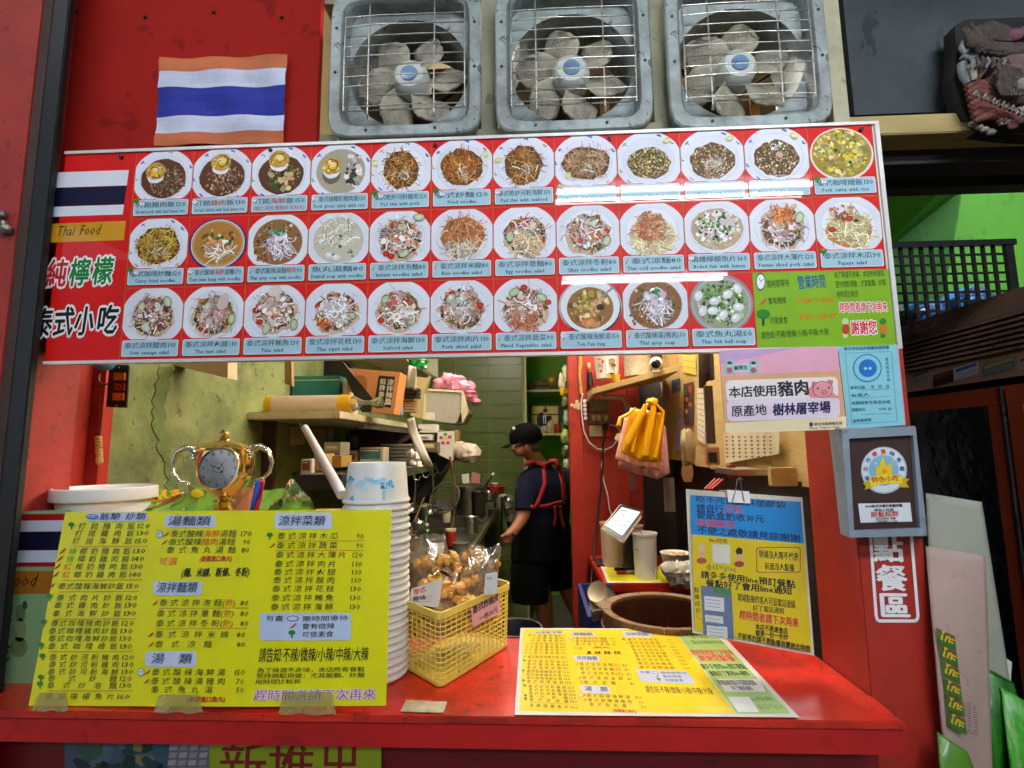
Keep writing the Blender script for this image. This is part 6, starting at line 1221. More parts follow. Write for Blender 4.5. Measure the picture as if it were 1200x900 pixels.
c = P(604, 738, 1.26); obj('pan_wall', MB().lathe([(.055, -.05), (.060, 0), (.062, .002), (.060, .004), (.054, -.048)], c, 30), BLACK, t, smooth=40); obj('pan_rim', MB().lathe([(.0605, .003), (.0635, .004), (.0635, .007), (.0605, .007)], c, 30, caps=False), STEEL, t, smooth=40)

# ================================================================ PARTITION FITTINGS
YP_ = PY-.036
t = thing('socket_panel', P(702, 490, YP_), 'stack of old sockets and switches on the red partition', 'sockets')
for k, (y0, y1, mt) in enumerate(((468, 482, M('grimy_socket', '8c7c64', .5, dirt=.7, dirtc='241a12', dscale=25)), (483.5, 497, M('grimy_socket', '8c7c64')), (498.5, 511.5, CREAM))):
    obj('plate', pxbox(690.5+k*.3, y0, 714 if k < 2 else 706, y1, YP_, .014), mt, t, bevel=.002)
    for x in ((694, 700, 708) if k < 2 else (694, 700)): obj('switch_rocker', pxbox(x, y0+3, x+4, y1-4, YP_-.005, .006), CREAM if k else DSTEEL, t, bevel=.001)
obj('red_socket', pxbox(707, 498, 715, 511.5, YP_-.002, .016), M('socket_red', 'c82818', .4), t); obj('plug', MB().blob(P(710, 500, YP_-.015), (.013, .02, .016), 1, .1), BLACK, t, smooth=60)
solo('black_cable', MB().tube([P(x, y, YP_-.02-.25*max(0, (y-600)/135)) for x, y in ((710, 503), (707, 520), (706.5, 545), (704, 575), (700, 610), (696, 650), (692, 690), (690, 745))], .0052, 7), BLACK, 'thick black cable falling from the socket down the red partition', 'cable', smooth=60)
solo('white_cable', MB().tube([P(x, y, YP_-.014) for x, y in ((683, 461), (681, 470), (681.5, 485), (684, 505), (690, 518), (700, 526), (709, 527), (718, 523), (725, 513), (727, 505), (722, 499), (714, 498))], .0035, 6), WHITE, 'white cable looping in a wide curve under the sockets', 'cable', smooth=60)
solo('white_cable', MB().tube([P(x, y, YP_-.018) for x, y in ((708, 527), (705, 545), (707, 562), (712, 580), (714, 596), (718, 606))], .0032, 6), WHITE, 'thin white cable hanging down to the tablet', 'cable', smooth=60)
m = MB(); m.tube([P(x, y, YP_-.006) for x, y in ((679, 405), (680, 425), (679, 440), (681, 462))], [.010, .012, .008, .010], 8); solo('taped_conduit', m, M('aged_tape_wrap', 'c89048', .5, var=.35, scale=40, dirt=.5, dirtc='5a2c10', dscale=30), 'yellowed taped cable running down the red post', 'conduit', smooth=60)
m = MB()
for i in range(9): m.blob(P(675+rnd.uniform(-6, 5), 471+rnd.uniform(-6, 9), YP_), (.009, .003, .009), i, .5, 7, 5)
solo('peeling_sticker', m, M('peeled', 'd8b490', .7, var=.4, scale=60), 'ragged remains of a sticker on the red post', 'sticker')
for i in range(5): solo('round_sticker', MB().lathe([(.001, 0), (.009, .0), (.009, .003), (.001, .0035)], P(685+.3*i, 470+5*i, YP_-.001), 12, Matrix.Rotation(R_(90), 3, 'X')), PAPER, '%s of the five small round stickers beside the sockets' % ['topmost', 'second', 'middle', 'fourth', 'lowest'][i], 'sticker', 'round stickers on the partition')
t = thing('hanging_lighter', P(690, 440, YP_-.01), 'black lighter with a wooden brush hanging beside the corner shelf', 'lighter'); obj('lighter_body', MB().tube([P(691, 436, YP_-.015), P(692, 452, YP_-.015)], [.010, .016], 8), BLACK, t, smooth=60); obj('brush_head', MB().blob(P(690, 429, YP_-.015), (.010, .008, .02), 1, .1), WOOD, t, smooth=60)
# corner shelf
t = thing('corner_shelf', P(750, 450, 2.3), 'pale wooden corner shelf carrying tubs and a small camera', 'shelf')
q_ = [P(693, 460, 2.36), P(700, 452, 2.24), P(797, 432, 1.98), P(797, 440, 2.44), P(693, 452, 2.46)]
sh = [P(694, 462, 2.30), P(797, 434, 2.02)]; zA, zB = sh[0].z, sh[1].z
pts = [sh[0], sh[1], V(.612, 2.455, zB+.012), V(sh[0].x-.01, 2.455, zA)]
mb = MB(); mb.prism(pts, (0, 0, .026)); obj('shelf_board', mb, WOOD, t, bevel=.002)
obj('metal_edge', MB().tube([P(688, 470, 2.32), P(702, 453, 2.30)], .008, 6), STEEL, t)
obj('pipe', MB().tube([P(x, y, 2.38) for x, y in ((705, 465), (730, 466), (735, 474), (736, 484))], .012, 8), M('grey_pvc', '9c9080', .5), t, smooth=60)
t = thing('printed_tub', P(710, 440, 2.34), 'white tub with red and brown food print on the corner shelf', 'tub')
m = MB(); lathe_px(m, [(13, 444), (13, 443), (14.5, 418), (14.8, 417), (14.2, 416.5), (.1, 416.5)], 712, 2.34, 30); obj('tub_wall', m, WHITE, t, smooth=40)
pr = Print(front(2.278), .001, .0003)
for x, y, rx, ry, c in ((702, 421, 3, 1.4, 'c8502c'), (706, 424, 2, 2.5, 'b83c20'), (703, 429, 1, 1.5, '3c5c2c'), (704, 435, 1.6, 2, '8c1c14'), (717, 423, 4, 3.4, '8c7458'), (719, 428, 3, 2.2, '5c3c28'), (716, 440, 6, 3.2, 'a88838'), (717, 438, 3, 1.5, 'c87c20'), (710, 430, .5, 12, 'b8b0a4')): pr.ell(x, y, rx, ry, c, 1, 9)
pr.emit('tub_print', PRP, t)
solo('yellow_cup', MB().lathe([(.014, 0), (.02, .03), (.018, .03)], P(722, 447, 2.24), 16), M('yellow_cup', 'd0a830', .4), 'small yellow cup before the printed tub', 'cup', smooth=40)
t = thing('white_bucket', P(748, 438, 2.3), 'tall white speckled bucket on the corner shelf', 'bucket'); m = MB(); lathe_px(m, [(15, 441), (16, 416), (17, 414), (17, 400), (.1, 399)], 747, 2.30, 30); obj('bucket_wall', m, M('speckled_white', 'c8c0b0', .5, dirt=.5, dirtc='54483c', dscale=60), t, smooth=40)
t = thing('security_camera', P(769, 430, 2.05), 'small round white security camera with black face on the corner shelf', 'camera')
obj('camera_head', MB().blob(P(769, 426, 2.05), (.027, .026, .027), 1, 0, 20, 14), WHITE, t, smooth=80); obj('black_face', MB().lathe([(.001, -.004), (.014, -.003), (.0175, 0), (.0185, .006)], P(769.2, 426, 2.027), 24, Matrix.Rotation(R_(-90), 3, 'X')), M('glossy_black', '060606', .1), t, smooth=60); obj('camera_base', MB().lathe([(.016, 0), (.018, .003), (.013, .02)], P(769, 437, 2.05), 18), WHITE, t, smooth=40)
# yellow gloves and towels on hooks
def drape(name, pts_top, pts_bot, Y, mat, label, cat, folds=7, amp=.012, **k):
    def fn(s, q_):
        i = s*(len(pts_top)-1); a = min(len(pts_top)-2, int(i)); f = i-a; T_ = Vector(pts_top[a]).lerp(Vector(pts_top[a+1]), f)
        j = s*(len(pts_bot)-1); b = min(len(pts_bot)-2, int(j)); g = j-b; B2 = Vector(pts_bot[b]).lerp(Vector(pts_bot[b+1]), g); c = T_.lerp(B2, q_)
        return P(c.x, c.y, Y-amp*abs(math.sin(s*folds*math.pi*.5+q_*.6))*(.4+.6*q_)-.01*q_)
    return solo(name, MB().grid(fn, 40, 14), mat, label, cat, smooth=180, thick=.0025, **k)
PINKT = M('pink_striped_towel', 'c88c88', .9, var=.2, scale=8, bump=.3, stretch=(1, 1, 14)); YG = M('yellow_rubber', 'e8a808', .35, var=.08, bump=.04, coat=.2)
drape('pink_towel', [(735, 484), (757, 478), (780, 500)], [(724, 548), (750, 556), (770, 562), (785, 555)], 2.16, PINKT, 'pink checked towel hanging behind the yellow rubber gloves', 'towel', 9)
drape('striped_towel', [(732, 490), (752, 486)], [(721, 538), (745, 548), (774, 552)], 2.11, M('red_striped_towel', 'd8a090', .9, var=.3, scale=7, bump=.3, stretch=(9, 1, 1)), 'red striped towel edge showing below the yellow rubber gloves', 'towel', 8)
t = thing('rubber_gloves', P(752, 505, 2.05), 'bundle of bright yellow rubber gloves hanging below the corner shelf', 'gloves')
def glv(s, q_):
    T_ = Vector((739, 478)).lerp(Vector((776, 484)), s); B2 = Vector((728, 530)).lerp(Vector((775, 541)), s); B2.y += 5*math.sin(s*3.1); c = T_.lerp(B2, q_); return P(c.x, c.y, 2.04-.022*abs(math.sin(s*6.3+q_*.8))*(.5+.5*q_))
obj('glove_cuff', MB().grid(glv, 44, 14), YG, t, smooth=180, thick=.003)
for i, pts in enumerate(([(762, 470), (757, 476), (746, 500), (741, 530)], [(764, 468), (766, 478), (762, 500), (756, 534)], [(769, 474), (777, 482), (775, 500), (768, 536)], [(745, 478), (735, 486), (727, 490), (725, 499)], [(757, 474), (753, 484), (735, 520)])):
    obj('glove_finger', MB().tube([P(x, y, 2.015-.004*i) for x, y in pts], [.008, .012, .015, .017][:len(pts)], 10, flat=.55), YG, t, smooth=80)
obj('glove_knot', MB().blob(P(764, 472, 2.02), (.024, .02, .018), 3, .5), YG, t, smooth=80)
solo('paper_note', pxprism(MB(), [(723, 508), (730, 507), (733, 514), (727, 520), (720, 514)], 2.2, .003), M('yellow_note', 'd0c080', .7), 'folded yellow note stuck left of the rubber gloves', 'note')
# papers on the right wall
FR = Frame((XR-.006, 1.5, 1.7), (0, -1, 0), (0, 0, 1))
def wsheet(nm, q_, c, lb, cat, deco=(), lines=0, off=0):
    pr = Print(FR, .0006+off, .0003); pr.pp(q_, c)
    for k in range(lines):
        f = (k+1)/(lines+1); a = Vector(q_[0]).lerp(Vector(q_[3]), f); b = Vector(q_[1]).lerp(Vector(q_[2]), f); pr.line(a.x+1, a.y, b.x-1, b.y, .002, '54402c', 1)
    for (x, y, rx, ry, cc) in deco: pr.ell(x, y, rx, ry, cc, 2, 9)
    return pr.emit(nm, PRP, None, label=lb, cat=cat)
wsheet('food_poster', [(801, 450), (813, 447), (813, 500), (802, 498)], '54301c', 'dark poster with small faces on the pale wooden wall', 'poster', [(805, 468, 2, 3, 'c88c60'), (809, 474, 2.4, 3, 'b87c54'), (805, 482, 2, 3, 'd09c70'), (810, 486, 2, 3.4, '2c3c78'), (807, 494, 3, 3, '3c2c5c'), (809, 456, 2, 5, 'b83c28'), (804, 458, 2, 3, '2c5c4c')])
wsheet('photo_poster', [(790, 482), (801, 480), (802, 529), (792, 527)], '9ca0b8', 'pale photo poster with a pink figure beside the dark poster', 'poster', [(797, 500, 2.4, 9, 'c88c8c'), (797, 488, 1.6, 2.6, '9c6448'), (797, 516, 2, 8, '6c7cb0')])
wsheet('price_strip', [(818, 455), (827, 454), (828, 521), (819, 515)], 'd8ccb4', 'long narrow paper strip hanging on the right wall', 'strip', lines=9, off=.004)
wsheet('blue_card', [(787, 446), (797, 443), (797, 455), (788, 462)], '2c3858', 'small dark blue card under the corner shelf on the right wall', 'card', lines=2)
wsheet('yellow_paper', [(799, 408), (815, 408), (816, 440), (801, 436)], 'd8b448', 'faded yellow paper high on the right wall', 'paper', lines=3)
wsheet('wall_note', [(774, 448), (781, 447), (781, 460), (775, 461)], 'c4b494', 'upper small tan note beside the rubber gloves', 'note', lines=2); wsheet('wall_note', [(775, 463), (784, 461), (785, 477), (777, 479)], 'c4b494', 'lower tan note beside the rubber gloves', 'note', lines=3)
cal = wsheet('calendar', [(851, 500), (917, 500), (916, 532), (852, 543)], 'd4c8a8', 'wall calendar sheet under the pink pork sign', 'calendar', [(854+(k % 8)*7.4+(k // 8)*.2, 512+(k//8)*4.6, 1.5, 1.0, ['9c3c20', '6c5438', '6c5438', '8c6c20'][k % 4]) for k in range(48)], off=.006)
m = MB(); 
for i in range(6): m.tube([P(822+i*2, 405, 1.62), P(823+i*2, 430+i*3, 1.60), P(822+i*2.4, 455-i*4, 1.61)], [.010, .012, .008], 6)
solo('dark_rag', m, M('dark_rag', '2c1c14', .9, var=.4, scale=20), 'dark brown rag bundle hanging high on the right wall', 'rag', smooth=60)
solo('black_gap_strip', pxbox(829, 452, 835, 520, 1.52, .01), M('black_gap_strip', '3c2c22', .8, var=.4, scale=20), 'dark narrow strip hanging beside the paper price strip', 'strip')  # dark colour stands in for a black gap in the wall
t = thing('orange_packet', P(835, 535, 1.5), 'small orange and black packet hanging on the right wall', 'packet'); obj('packet_body', pxbox(828, 524, 843, 545, 1.48, .02), M('orange_pack', 'b88464', .6), t, bevel=.002); obj('black_window', pxbox(831, 530, 840, 542, 1.476, .003), BLACK, t)
solo('wooden_paddle', pxprism(MB(), [(801, 540), (811, 541), (813, 555), (811, 565), (802, 565), (799, 556)], 1.7, .008), M('tan_paddle', 'a87c4c', .6), 'tan wooden paddle hanging below the wooden wall', 'paddle', bevel=.002)
solo('white_plastic_bag', MB().blob(P(806, 525, 1.62), (.022, .02, .055), 3, .5, 12, 9), M('tan_bag', 'b8a078', .5, bump=.3), 'small tan plastic bag hanging under the photo poster', 'bag', smooth=40)
solo('steel_tray', MB().box(P(838, 553, 1.45)+V(0, 0, -.002), P(900, 550, 1.30)), STEEL, 'steel bar of the dark rack below the calendar', 'bar')
for i in range(3): solo('red_chopsticks', MB().tube([P(838+i*5, 562, 1.40), P(826+i*4, 574, 1.36)], .004, 6), M('lacquer_red', '8c1418', .4), '%s red chopstick bundle behind the blue notice' % ['left', 'middle', 'right'][i], 'chopsticks', 'red bundles behind the notice')

# ================================================================ INNER COUNTER
zi = 1.0
t = thing('inner_counter', (.44, 2.2, zi), 'small red inner counter against the partition holding the tablet', 'counter')
xi = PZ(690, 652, zi).x; yi = PZ(711, 684, zi).y
obj('countertop', MB().prism([V(xi, 2.46, zi), V(xi+.01, yi, zi), V(XR, yi, zi), V(XR, 2.46, zi)], (0, 0, -.03)), REDC, t, bevel=.002); obj('front_panel', MB().box((xi+.02, yi+.02, 0), (XR, yi+.04, zi-.031)), REDD, t)
t = thing('tablet', PZ(722, 662, zi), 'tablet showing a pale order screen on a black stand', 'tablet')
TQ = [(727, 590), (756.6, 598), (730, 637), (703.5, 620)]
tp = [P(727, 590, 2.16), P(756.6, 598, 2.10), P(730, 637, 1.98), P(703.5, 620, 2.04)]; tp[1] = tp[0]+tp[2]-tp[3]
mb = MB(); mb.prism(tp, (.004, .014, -.004)); obj('tablet_case', mb, CREAM, t, bevel=.003)
ft = Frame(tp[3], tp[2]-tp[3], tp[0]-tp[3]); ft.N = ft.N if ft.N.y < 0 else -ft.N; pr = Print(ft, .002, .0004)
pr.pp([(727.2, 591.5), (754.5, 599), (729.6, 635.2), (705, 619.6)], '141824', 0)
SCR = MEMIT('tablet_screen', 'a8b4e0', .45); q_ = [ft.at(*ft.uv(x, y), .0035) for x, y in ((728.6, 595), (750.5, 600.8), (729, 628.5), (709.5, 616.2))]; pr.emit('bezel', PRM, t); mb = MB(); mb.add(q_, [(0, 1, 2, 3)]); obj('screen', mb, SCR, t)
pr = Print(ft, .0042, .0003)
for x, y, w_, c in ((731, 599, 6, '8088a8'), (730, 604, 5, '8088a8'), (722, 611, 5, '8088a8'), (738, 612, 6, '60b8b0'), (728, 616, 14, '80c8c0')): pr.pp([(x-w_/2, y-.6), (x+w_/2, y+.4), (x+w_/2-.6, y+1.6), (x-w_/2-.6, y+.6)], c)
pr.emit('screen_text', PRP, t)
obj('stand_post', pxprism(MB(), [(732, 630), (741, 622), (743, 664), (731, 664)], 2.10, .02), BLACK, t); obj('stand_base', MB().box(PZ(700, 664, zi+.002), PZ(748, 655, zi+.008)), BLACK, t)
solo('tablet_cable', MB().tube([P(x, y, 2.02) for x, y in ((742, 618), (748, 620), (754, 628), (755, 640), (750, 645), (744, 643))], .0018, 6), DSTEEL, 'thin cable looping from the tablet over the white tub', 'cable', smooth=60)
for (x, y0, y1, wd, Y, mt, lb) in ((716, 645, 612, 12.5, 2.25, M('pinkish_tub', 'd4bcb0', .4), 'pinkish white tub partly hidden behind the tablet'), (755, 658, 624, 13.5, 2.05, WHITE, 'white cylindrical tub right of the tablet stand'), (744, 640, 615, 9, 2.3, WHITE, 'smaller white tub behind the right one')):
    t = thing('storage_tub', P(x, y1, Y), lb, 'tub'); m = MB(); zb = zi+.001; h_ = P(x, y1, Y).z
    c = P(x, y1, Y); r_ = wd*Y/600; m.lathe([(r_*.9, zb), (r_*.97, h_-.01), (r_*1.04, h_-.009), (r_*1.05, h_), (r_*.97, h_), (r_*.9, h_-.02), (r_*.85, zb+.01)], (c.x, c.y, 0), 30); obj('tub_wall', m, mt, t, smooth=40)
F = Frame(PZ(745, 672, zi+.002), (1, 0, 0), (0, 1, 0)); pr = Print(F, .0004, .0002)
pr.pp([(704, 664), (776, 663.5), (793, 683), (712, 683)], 'dcd8c0', 0); pr.pp([(708, 665.5), (774, 665), (789, 681.5), (715, 681.5)], 'd8d018', 1)
for k in range(5): 
    for (x0, x1) in ((712, 728), (734, 750), (756, 772)): pr.line(x0+k*1.3, 668.5+k*2.6, x1+k*1.5, 668.3+k*2.6, .0025, '6c7428', 2)
pr.emit('menu_sheet', PRM, None, label='small yellow menu sheet on the inner red counter', cat='menu sheet')
for (a, b, mt, lb) in (((716, 661), (745, 660.5), M('pen_blue', '2c3c7c', .4), 'white and blue pen above the small menu sheet'), ((720, 667), (757, 665), BLACK, 'black marker lying on the small menu sheet'), ((723, 671), (758, 668.5), M('marker_red', 'b82018', .4), 'red and white marker lying on the small menu sheet'), ((718, 647), (730, 648), BLACK, 'short black pen beside the pinkish tub')):
    t = thing('marker', PZ((a[0]+b[0])/2, a[1], zi+.01), lb, 'marker'); A2, B2 = PZ(*a, zi+.009), PZ(*b, zi+.009); obj('barrel', MB().tube([A2.lerp(B2, .3), B2], .006, 8), WHITE if 'and' in lb else mt, t, smooth=60); obj('cap', MB().tube([A2, A2.lerp(B2, .295)], .0068, 8), mt, t, smooth=60)
t = thing('soup_bowl', P(790, 655, 1.95), 'white bowl of noodles at the right of the inner counter', 'bowl'); c = P(791, 648, 1.95); obj('bowl_wall', MB().lathe([(.02, -.05), (.045, -.03), (.052, 0), (.054, .002), (.050, 0), (.042, -.028)], c, 26), WHITE, t, smooth=50)
m = MB(); 
for i in range(14): m.blob(c+V(rnd.uniform(-.034, .034), rnd.uniform(-.03, .03), -.006), (.012, .012, .008), i, .5, 7, 5)
obj('noodles', m, M('noodle_tan', 'd0b088', .6), t, smooth=60)
m = MB()
for i in range(8): m.blob(P(786+i*4, 668+(i % 3)*5, 1.72), (.03, .03, .028), i, .5, 11, 8, freq=3)
solo('produce_bag', m, M('cloudy_film', 'c8c4b0', .3, coat=.4, var=.35, scale=35, bump=.3), 'cloudy plastic bag of white produce behind the notice stand', 'bag', smooth=40)
# wooden tub
tc_ = V(P(779, 710, 1.32).x, 1.34, 0); t = thing('wooden_tub', tc_+V(0, 0, .9), 'large worn wooden rice tub with a dark wet inside', 'tub')
zr = 1.10; ns = 14
st = None
for k in range(ns):
    a0, a1 = 2*math.pi*k/ns+.003, 2*math.pi*(k+1)/ns-.003; m = MB(); L_ = []
    for a in (a0, (a0+a1)/2, a1):  # outer and inner arc
        L_.append((a, .150, .128))
    lo = [tc_+V(r_*.93*math.cos(a), r_*.93*math.sin(a), .86) for a, ro, ri in L_ for r_ in (ro,)]+[tc_+V(.93*ri*math.cos(a), .93*ri*math.sin(a), .86) for a, ro, ri in L_[::-1]]
    hi = [tc_+V(ro*math.cos(a), ro*math.sin(a), zr) for a, ro, ri in L_]+[tc_+V(ri*math.cos(a), ri*math.sin(a), zr-.002) for a, ro, ri in L_[::-1]]
    m.add(lo+hi, [tuple(range(6))[::-1], tuple(range(6, 12))]+[(i, (i+1) % 6, 6+(i+1) % 6, 6+i) for i in range(6)]); obj('stave', m, WOODD, t, bevel=.0012)
obj('inner_lining', MB().lathe([(.1265, zr-.010), (.121, .90), (.001, .90)], (tc_.x, tc_.y, 0), 40, caps=False), WOODI, t, smooth=40)  # lining coloured darker than the staves
for z in (1.055, .95): obj('hoop', MB().lathe([(.1515-(zr-z)*.05, z-.008), (.1545-(zr-z)*.05, z-.007), (.1545-(zr-z)*.05, z+.007), (.1515-(zr-z)*.05, z+.008)], (tc_.x, tc_.y, 0), 40, caps=False), M('rusty_hoop', '6a4428', .5, metal=.5, dirt=.5), t, smooth=30)
solo('tub_stand', MB().box((tc_.x-.16, 1.2, 0), (XR-.03, 1.5, .858)), DSTEEL, 'steel stand under the wooden tub behind the counter', 'stand')
t = thing('blue_crate', P(702, 715, 1.6), 'blue plastic crate of small bowls beside the wooden tub', 'crate'); BLU = M('blue_crate', '1c2c6c', .4)
ca, cb = P(689, 735, 1.5), P(722, 690, 1.75); 
for bx_ in (((ca.x, 1.5, .78), (ca.x+.012, 1.85, 1.03)), ((ca.x+.0125, 1.5, .78), (cb.x, 1.512, .98)), ((ca.x+.0125, 1.838, .78), (cb.x, 1.85, 1.03)), ((ca.x+.0125, 1.513, .78), (cb.x, 1.837, .79))): obj('crate_side' , MB().box(*bx_), BLU, t)
cbp = None
for i, (x, y) in enumerate(((700, 693), (706, 699), (702, 707), (712, 703), (699, 716))):
    c = P(x, y, 1.66+.02*i); m = MB(); Mt = Matrix.Rotation(R_(50+14*i), 3, 'X') @ Matrix.Rotation(R_(-30+20*i), 3, 'Y'); m.lathe([(.010, -.022), (.024, -.015), (.032, .0), (.033, .001), (.030, -.001), (.022, -.013), (.008, -.019)], c, 24, Mt); solo('small_bowl', m, M('cream_melamine', 'c8b898', .4, dirt=.3), '%s cream bowl tumbled in the blue crate' % ['farthest', 'upper', 'middle', 'right hand', 'nearest'][i], 'bowl', 'cream bowls in the blue crate', smooth=40)
solo('metal_tray', pxprism(MB(), [(696, 716), (707, 714), (722, 741), (711, 745)], 1.42, .006), STEEL, 'small scratched metal tray leaning on the blue crate', 'tray')

# ================================================================ SIGNS ON THE RIGHT PILLAR
F = front(.905); t = thing('pork_origin_sign', P(918, 508, .905), 'pink laminated sign with a pig face and handwritten origin', 'sign')
PQ = [(843, 411), (981, 406), (992, 503), (850, 508)]
obj('sign_board', MB().prism([F.at(*F.uv(*p), -.001) for p in PQ], -F.N*.0015), WHITE, t)
pr = Print(F, .0006, .0002); pr.quadgrid(PQ, 'eca8c0', 1, 1, 0); pr.pp([(843, 411), (938, 407), (843, 427)], 'c8a0cc', 1); pr.pp([(846, 441), (984, 434), (990, 490), (849, 500)], 'e0a878', 1); pr.pp([(849, 496), (991, 488), (992, 503), (850, 508)], 'f0dcb0', 2)
def rq(x0, y0, x1, y1, sk, c, z, r=6):
    pts = []
    for (cx, cy_, a0) in ((x1-r, y0+r, -90), (x1-r, y1-r, 0), (x0+r, y1-r, 90), (x0+r, y0+r, 180)):
        for k in range(5): a = R_(a0+k*22.5); x, y = cx+r*math.cos(a), cy_+r*math.sin(a); pts.append((x+(y-y0)*.05, y-(x-x0)*.035))
    pr.pp(pts, c, z)
rq(850, 446, 981, 471, 0, 'f4e8e4', 3); rq(851, 469, 983, 494, 0, 'ecd8e4', 4)
pr.text('本店使用', 854, 466, 911, 463.5, 14, '1c1828', .025, 6); pr.text('豬肉', 912, 464.5, 949, 462, 19, '1c1828', .035, 6); pr.text('原產地', 857, 488.5, 899, 486, 14, '1c1828', .02, 6); pr.text('樹林屠宰場', 905, 487, 973, 483.5, 15, '14144c', .035, 6, slant=.1)
pr.pp([(941, 457), (955, 452), (972, 458), (984, 467), (972, 466), (950, 466)], 'e89098', 6)
for a, b in ((954, 450), (972, 448)): pr.pp([(a-3, b-3), (a+4, b-2), (a+2, b+6), (a-4, b+5)], 'd87c88', 6)
pr.ell(963.5, 456.5, 12, 10, '8c4450', 7, 20); pr.ell(963.5, 456.5, 11.3, 9.4, 'e89aa0', 8, 20); pr.ell(965, 460, 4.2, 3.2, 'b85c6c', 9, 12); pr.ell(965, 460, 3.6, 2.6, 'e48890', 10, 12)
for x, y in ((957.5, 455.5), (970.5, 454.5)): pr.ell(x, y, 1.1, 1.4, '141014', 10, 8)
for x, y in ((963.5, 460), (966.6, 459.8)): pr.ell(x, y, .6, .9, '7c2c3c', 11, 6)
for x, c in ((854, '4c8c8c'), (882, '4c8c8c')): pr.rrect(x-5, 422, x+6, 439, 2, '8cc4c8', 3); pr.ell(x+.5, 427, 3, 3.4, 'e8d0c0', 4, 10); pr.ell(x+.5, 425.5, 3, 2, '242430', 5, 10); pr.ell(x+.5, 434, 3.4, 3.4, 'b84c50', 4, 10)
pr.rrect(859, 426, 877, 436, 1.5, 'b8dcd8', 4); pr.text('鹹粥拉', 860, 434, 876, 433.3, 6, '203038', .03, 5); pr.ell(950, 497.5, 2.4, 2.8, '3c3450', 4, 10); pr.text('新北市政府衛生局', 954, 499, 987, 497.5, 4, '3c3450', .02, 4); pr.text('New Taipei City', 948, 503, 984, 501.4, 3, '3c3450', .02, 4)
pr.emit('sign_print', PRM, t)
F = front(.907); t = thing('inspection_notice', P(1020, 500, .907), 'pale blue inspection notice with a round blue seal', 'notice')
IQ = [(982, 406), (1051, 404), (1060, 498), (993, 503)]
obj('notice_backing', MB().prism([F.at(*F.uv(x+2, y), -.001) for x, y in IQ], -F.N*.0015), M('pink_edge', 'd898b0', .5), t); pr = Print(F, .0006, .0002)
pr.quadgrid(IQ, '8cccd8', 1, 1, 0); pr.text('新北市肉品市場屠宰證明書', 989, 411, 1042, 409, 4.6, '1c5c7c', .02, 2)
for w0, w1 in (((990, 414), (1044, 412)), ((1044, 412), (1051, 494)), ((1051, 494), (998, 497)), ((998, 497), (990, 414))): pr.line(*w0, *w1, .0006, '3c7c98', 2)
pr.ell(1016, 431.5, 17, 16.5, '1878c0', 2, 28); pr.ell(1016, 431.5, 15.6, 15.1, '8cccd8', 3, 28); pr.ell(1016.3, 431.5, 10.6, 10.4, '1070c0', 4, 24); pr.ell(1013.5, 432, 2, 1.8, 'a0d4e4', 5, 10); pr.ell(1019, 431.8, 2, 1.8, 'a0d4e4', 5, 10)
for i, chh in enumerate('優良肉品合格'): pr.text(chh, 1037+i*.4, 423+i*4.8, 1041+i*.4, 422.8+i*4.8, 4, '2878a8', .01, 3)
for y, tx in ((455, '屠宰日期   年  月  日'), (464.5, '負責人'), (473, '肉類經衛生檢查合格'), (481, '檢驗單位 　　   0398 28'), (494, '證明書號碼')): pr.text(tx, 996+(y-455)*.08, y+1.5, (1042 if len(tx) > 8 else 1018)+(y-455)*.08, y-.3, 4.4, '20607c', .01, 3)
for y in (457, 466, 486): pr.line(1008, y, 1043, y-1.4, .0005, '3c7c98', 3)
pr.emit('notice_print', PRM, t)
# award plaque
ZF = .885; F = front(ZF)
t = thing('award_plaque', P(1030, 628, .9), 'taped grey framed plaque with a round crown medal and yellow ribbon', 'plaque')
FQ = [(986, 503), (1073, 500), (1087, 628), (996, 630)]
IQ2 = [(995, 514), (1070, 510), (1078.5, 619), (1001, 622)]
tape = M('grey_duct_tape', '8c98a4', .45, metal=.15, var=.15, scale=18, bump=.25, bscale=24, dirt=.4, dirtc='4c5058')
fo = [F.at(*F.uv(*p)) for p in FQ]; fi = [F.at(*F.uv(*p)) for p in IQ2]; back = [P(x, y, .926) for x, y in ((971, 500), (1072, 499), (1086, 628), (985, 626))]; rec = [p+V(0, .008, 0) for p in fi]
for k, nm in enumerate(('frame_bar',)*4):
    j = (k+1) % 4; m = MB(); m.add([fo[k], fo[j], fi[j], fi[k], back[k], back[j], rec[j], rec[k]], [(0, 1, 2, 3), (0, 4, 5, 1), (3, 2, 6, 7), (4, 7, 6, 5)]); obj(nm, m, tape, t)
F = front(ZF+.007); m = MB(); m.prism([p+V(0, -.0005, 0) for p in rec], (0, .006, 0)); obj('brown_panel', m, M('brown_plaque', '38201a', .45, var=.1), t)
pr = Print(F, .0007, .0002)
pr.ell(1035.5, 551, 27, 27.5, 'b4bcc4', 1, 32); pr.ell(1035, 550.5, 25.5, 26, 'dce0e4', 2, 32); pr.ell(1035, 551, 17.5, 18, '7cb4dc', 3, 28)
ar = '新北市優質特色餐廳'
for i, chh in enumerate(ar):
    a = R_(205-i*28.5); x, y = 1035+21*math.cos(a), 551-21.5*math.sin(a); tx, ty = math.sin(a), math.cos(a)
    pr.text(chh, x-tx*3.2-2.6*math.cos(a)*.9, y-ty*3.2+2.6*math.sin(a)*.9, x+tx*3.2-2.6*math.cos(a)*.9, y+ty*3.2+2.6*math.sin(a)*.9, 6, ['2458a0', 'c83848'][i in (3, 4)], .03, 4)
pr.pp([(1025, 544), (1029, 548), (1034, 534), (1039, 547), (1045, 541), (1045, 557), (1026, 558)], 'ecc820', 5); pr.ell(1035.5, 552, 3, 3, 'e0a010', 6, 8)
for x, y in ((1025, 543), (1034, 533), (1045, 540)): pr.ell(x, y, 1.4, 1.4, 'f0d840', 6, 8)
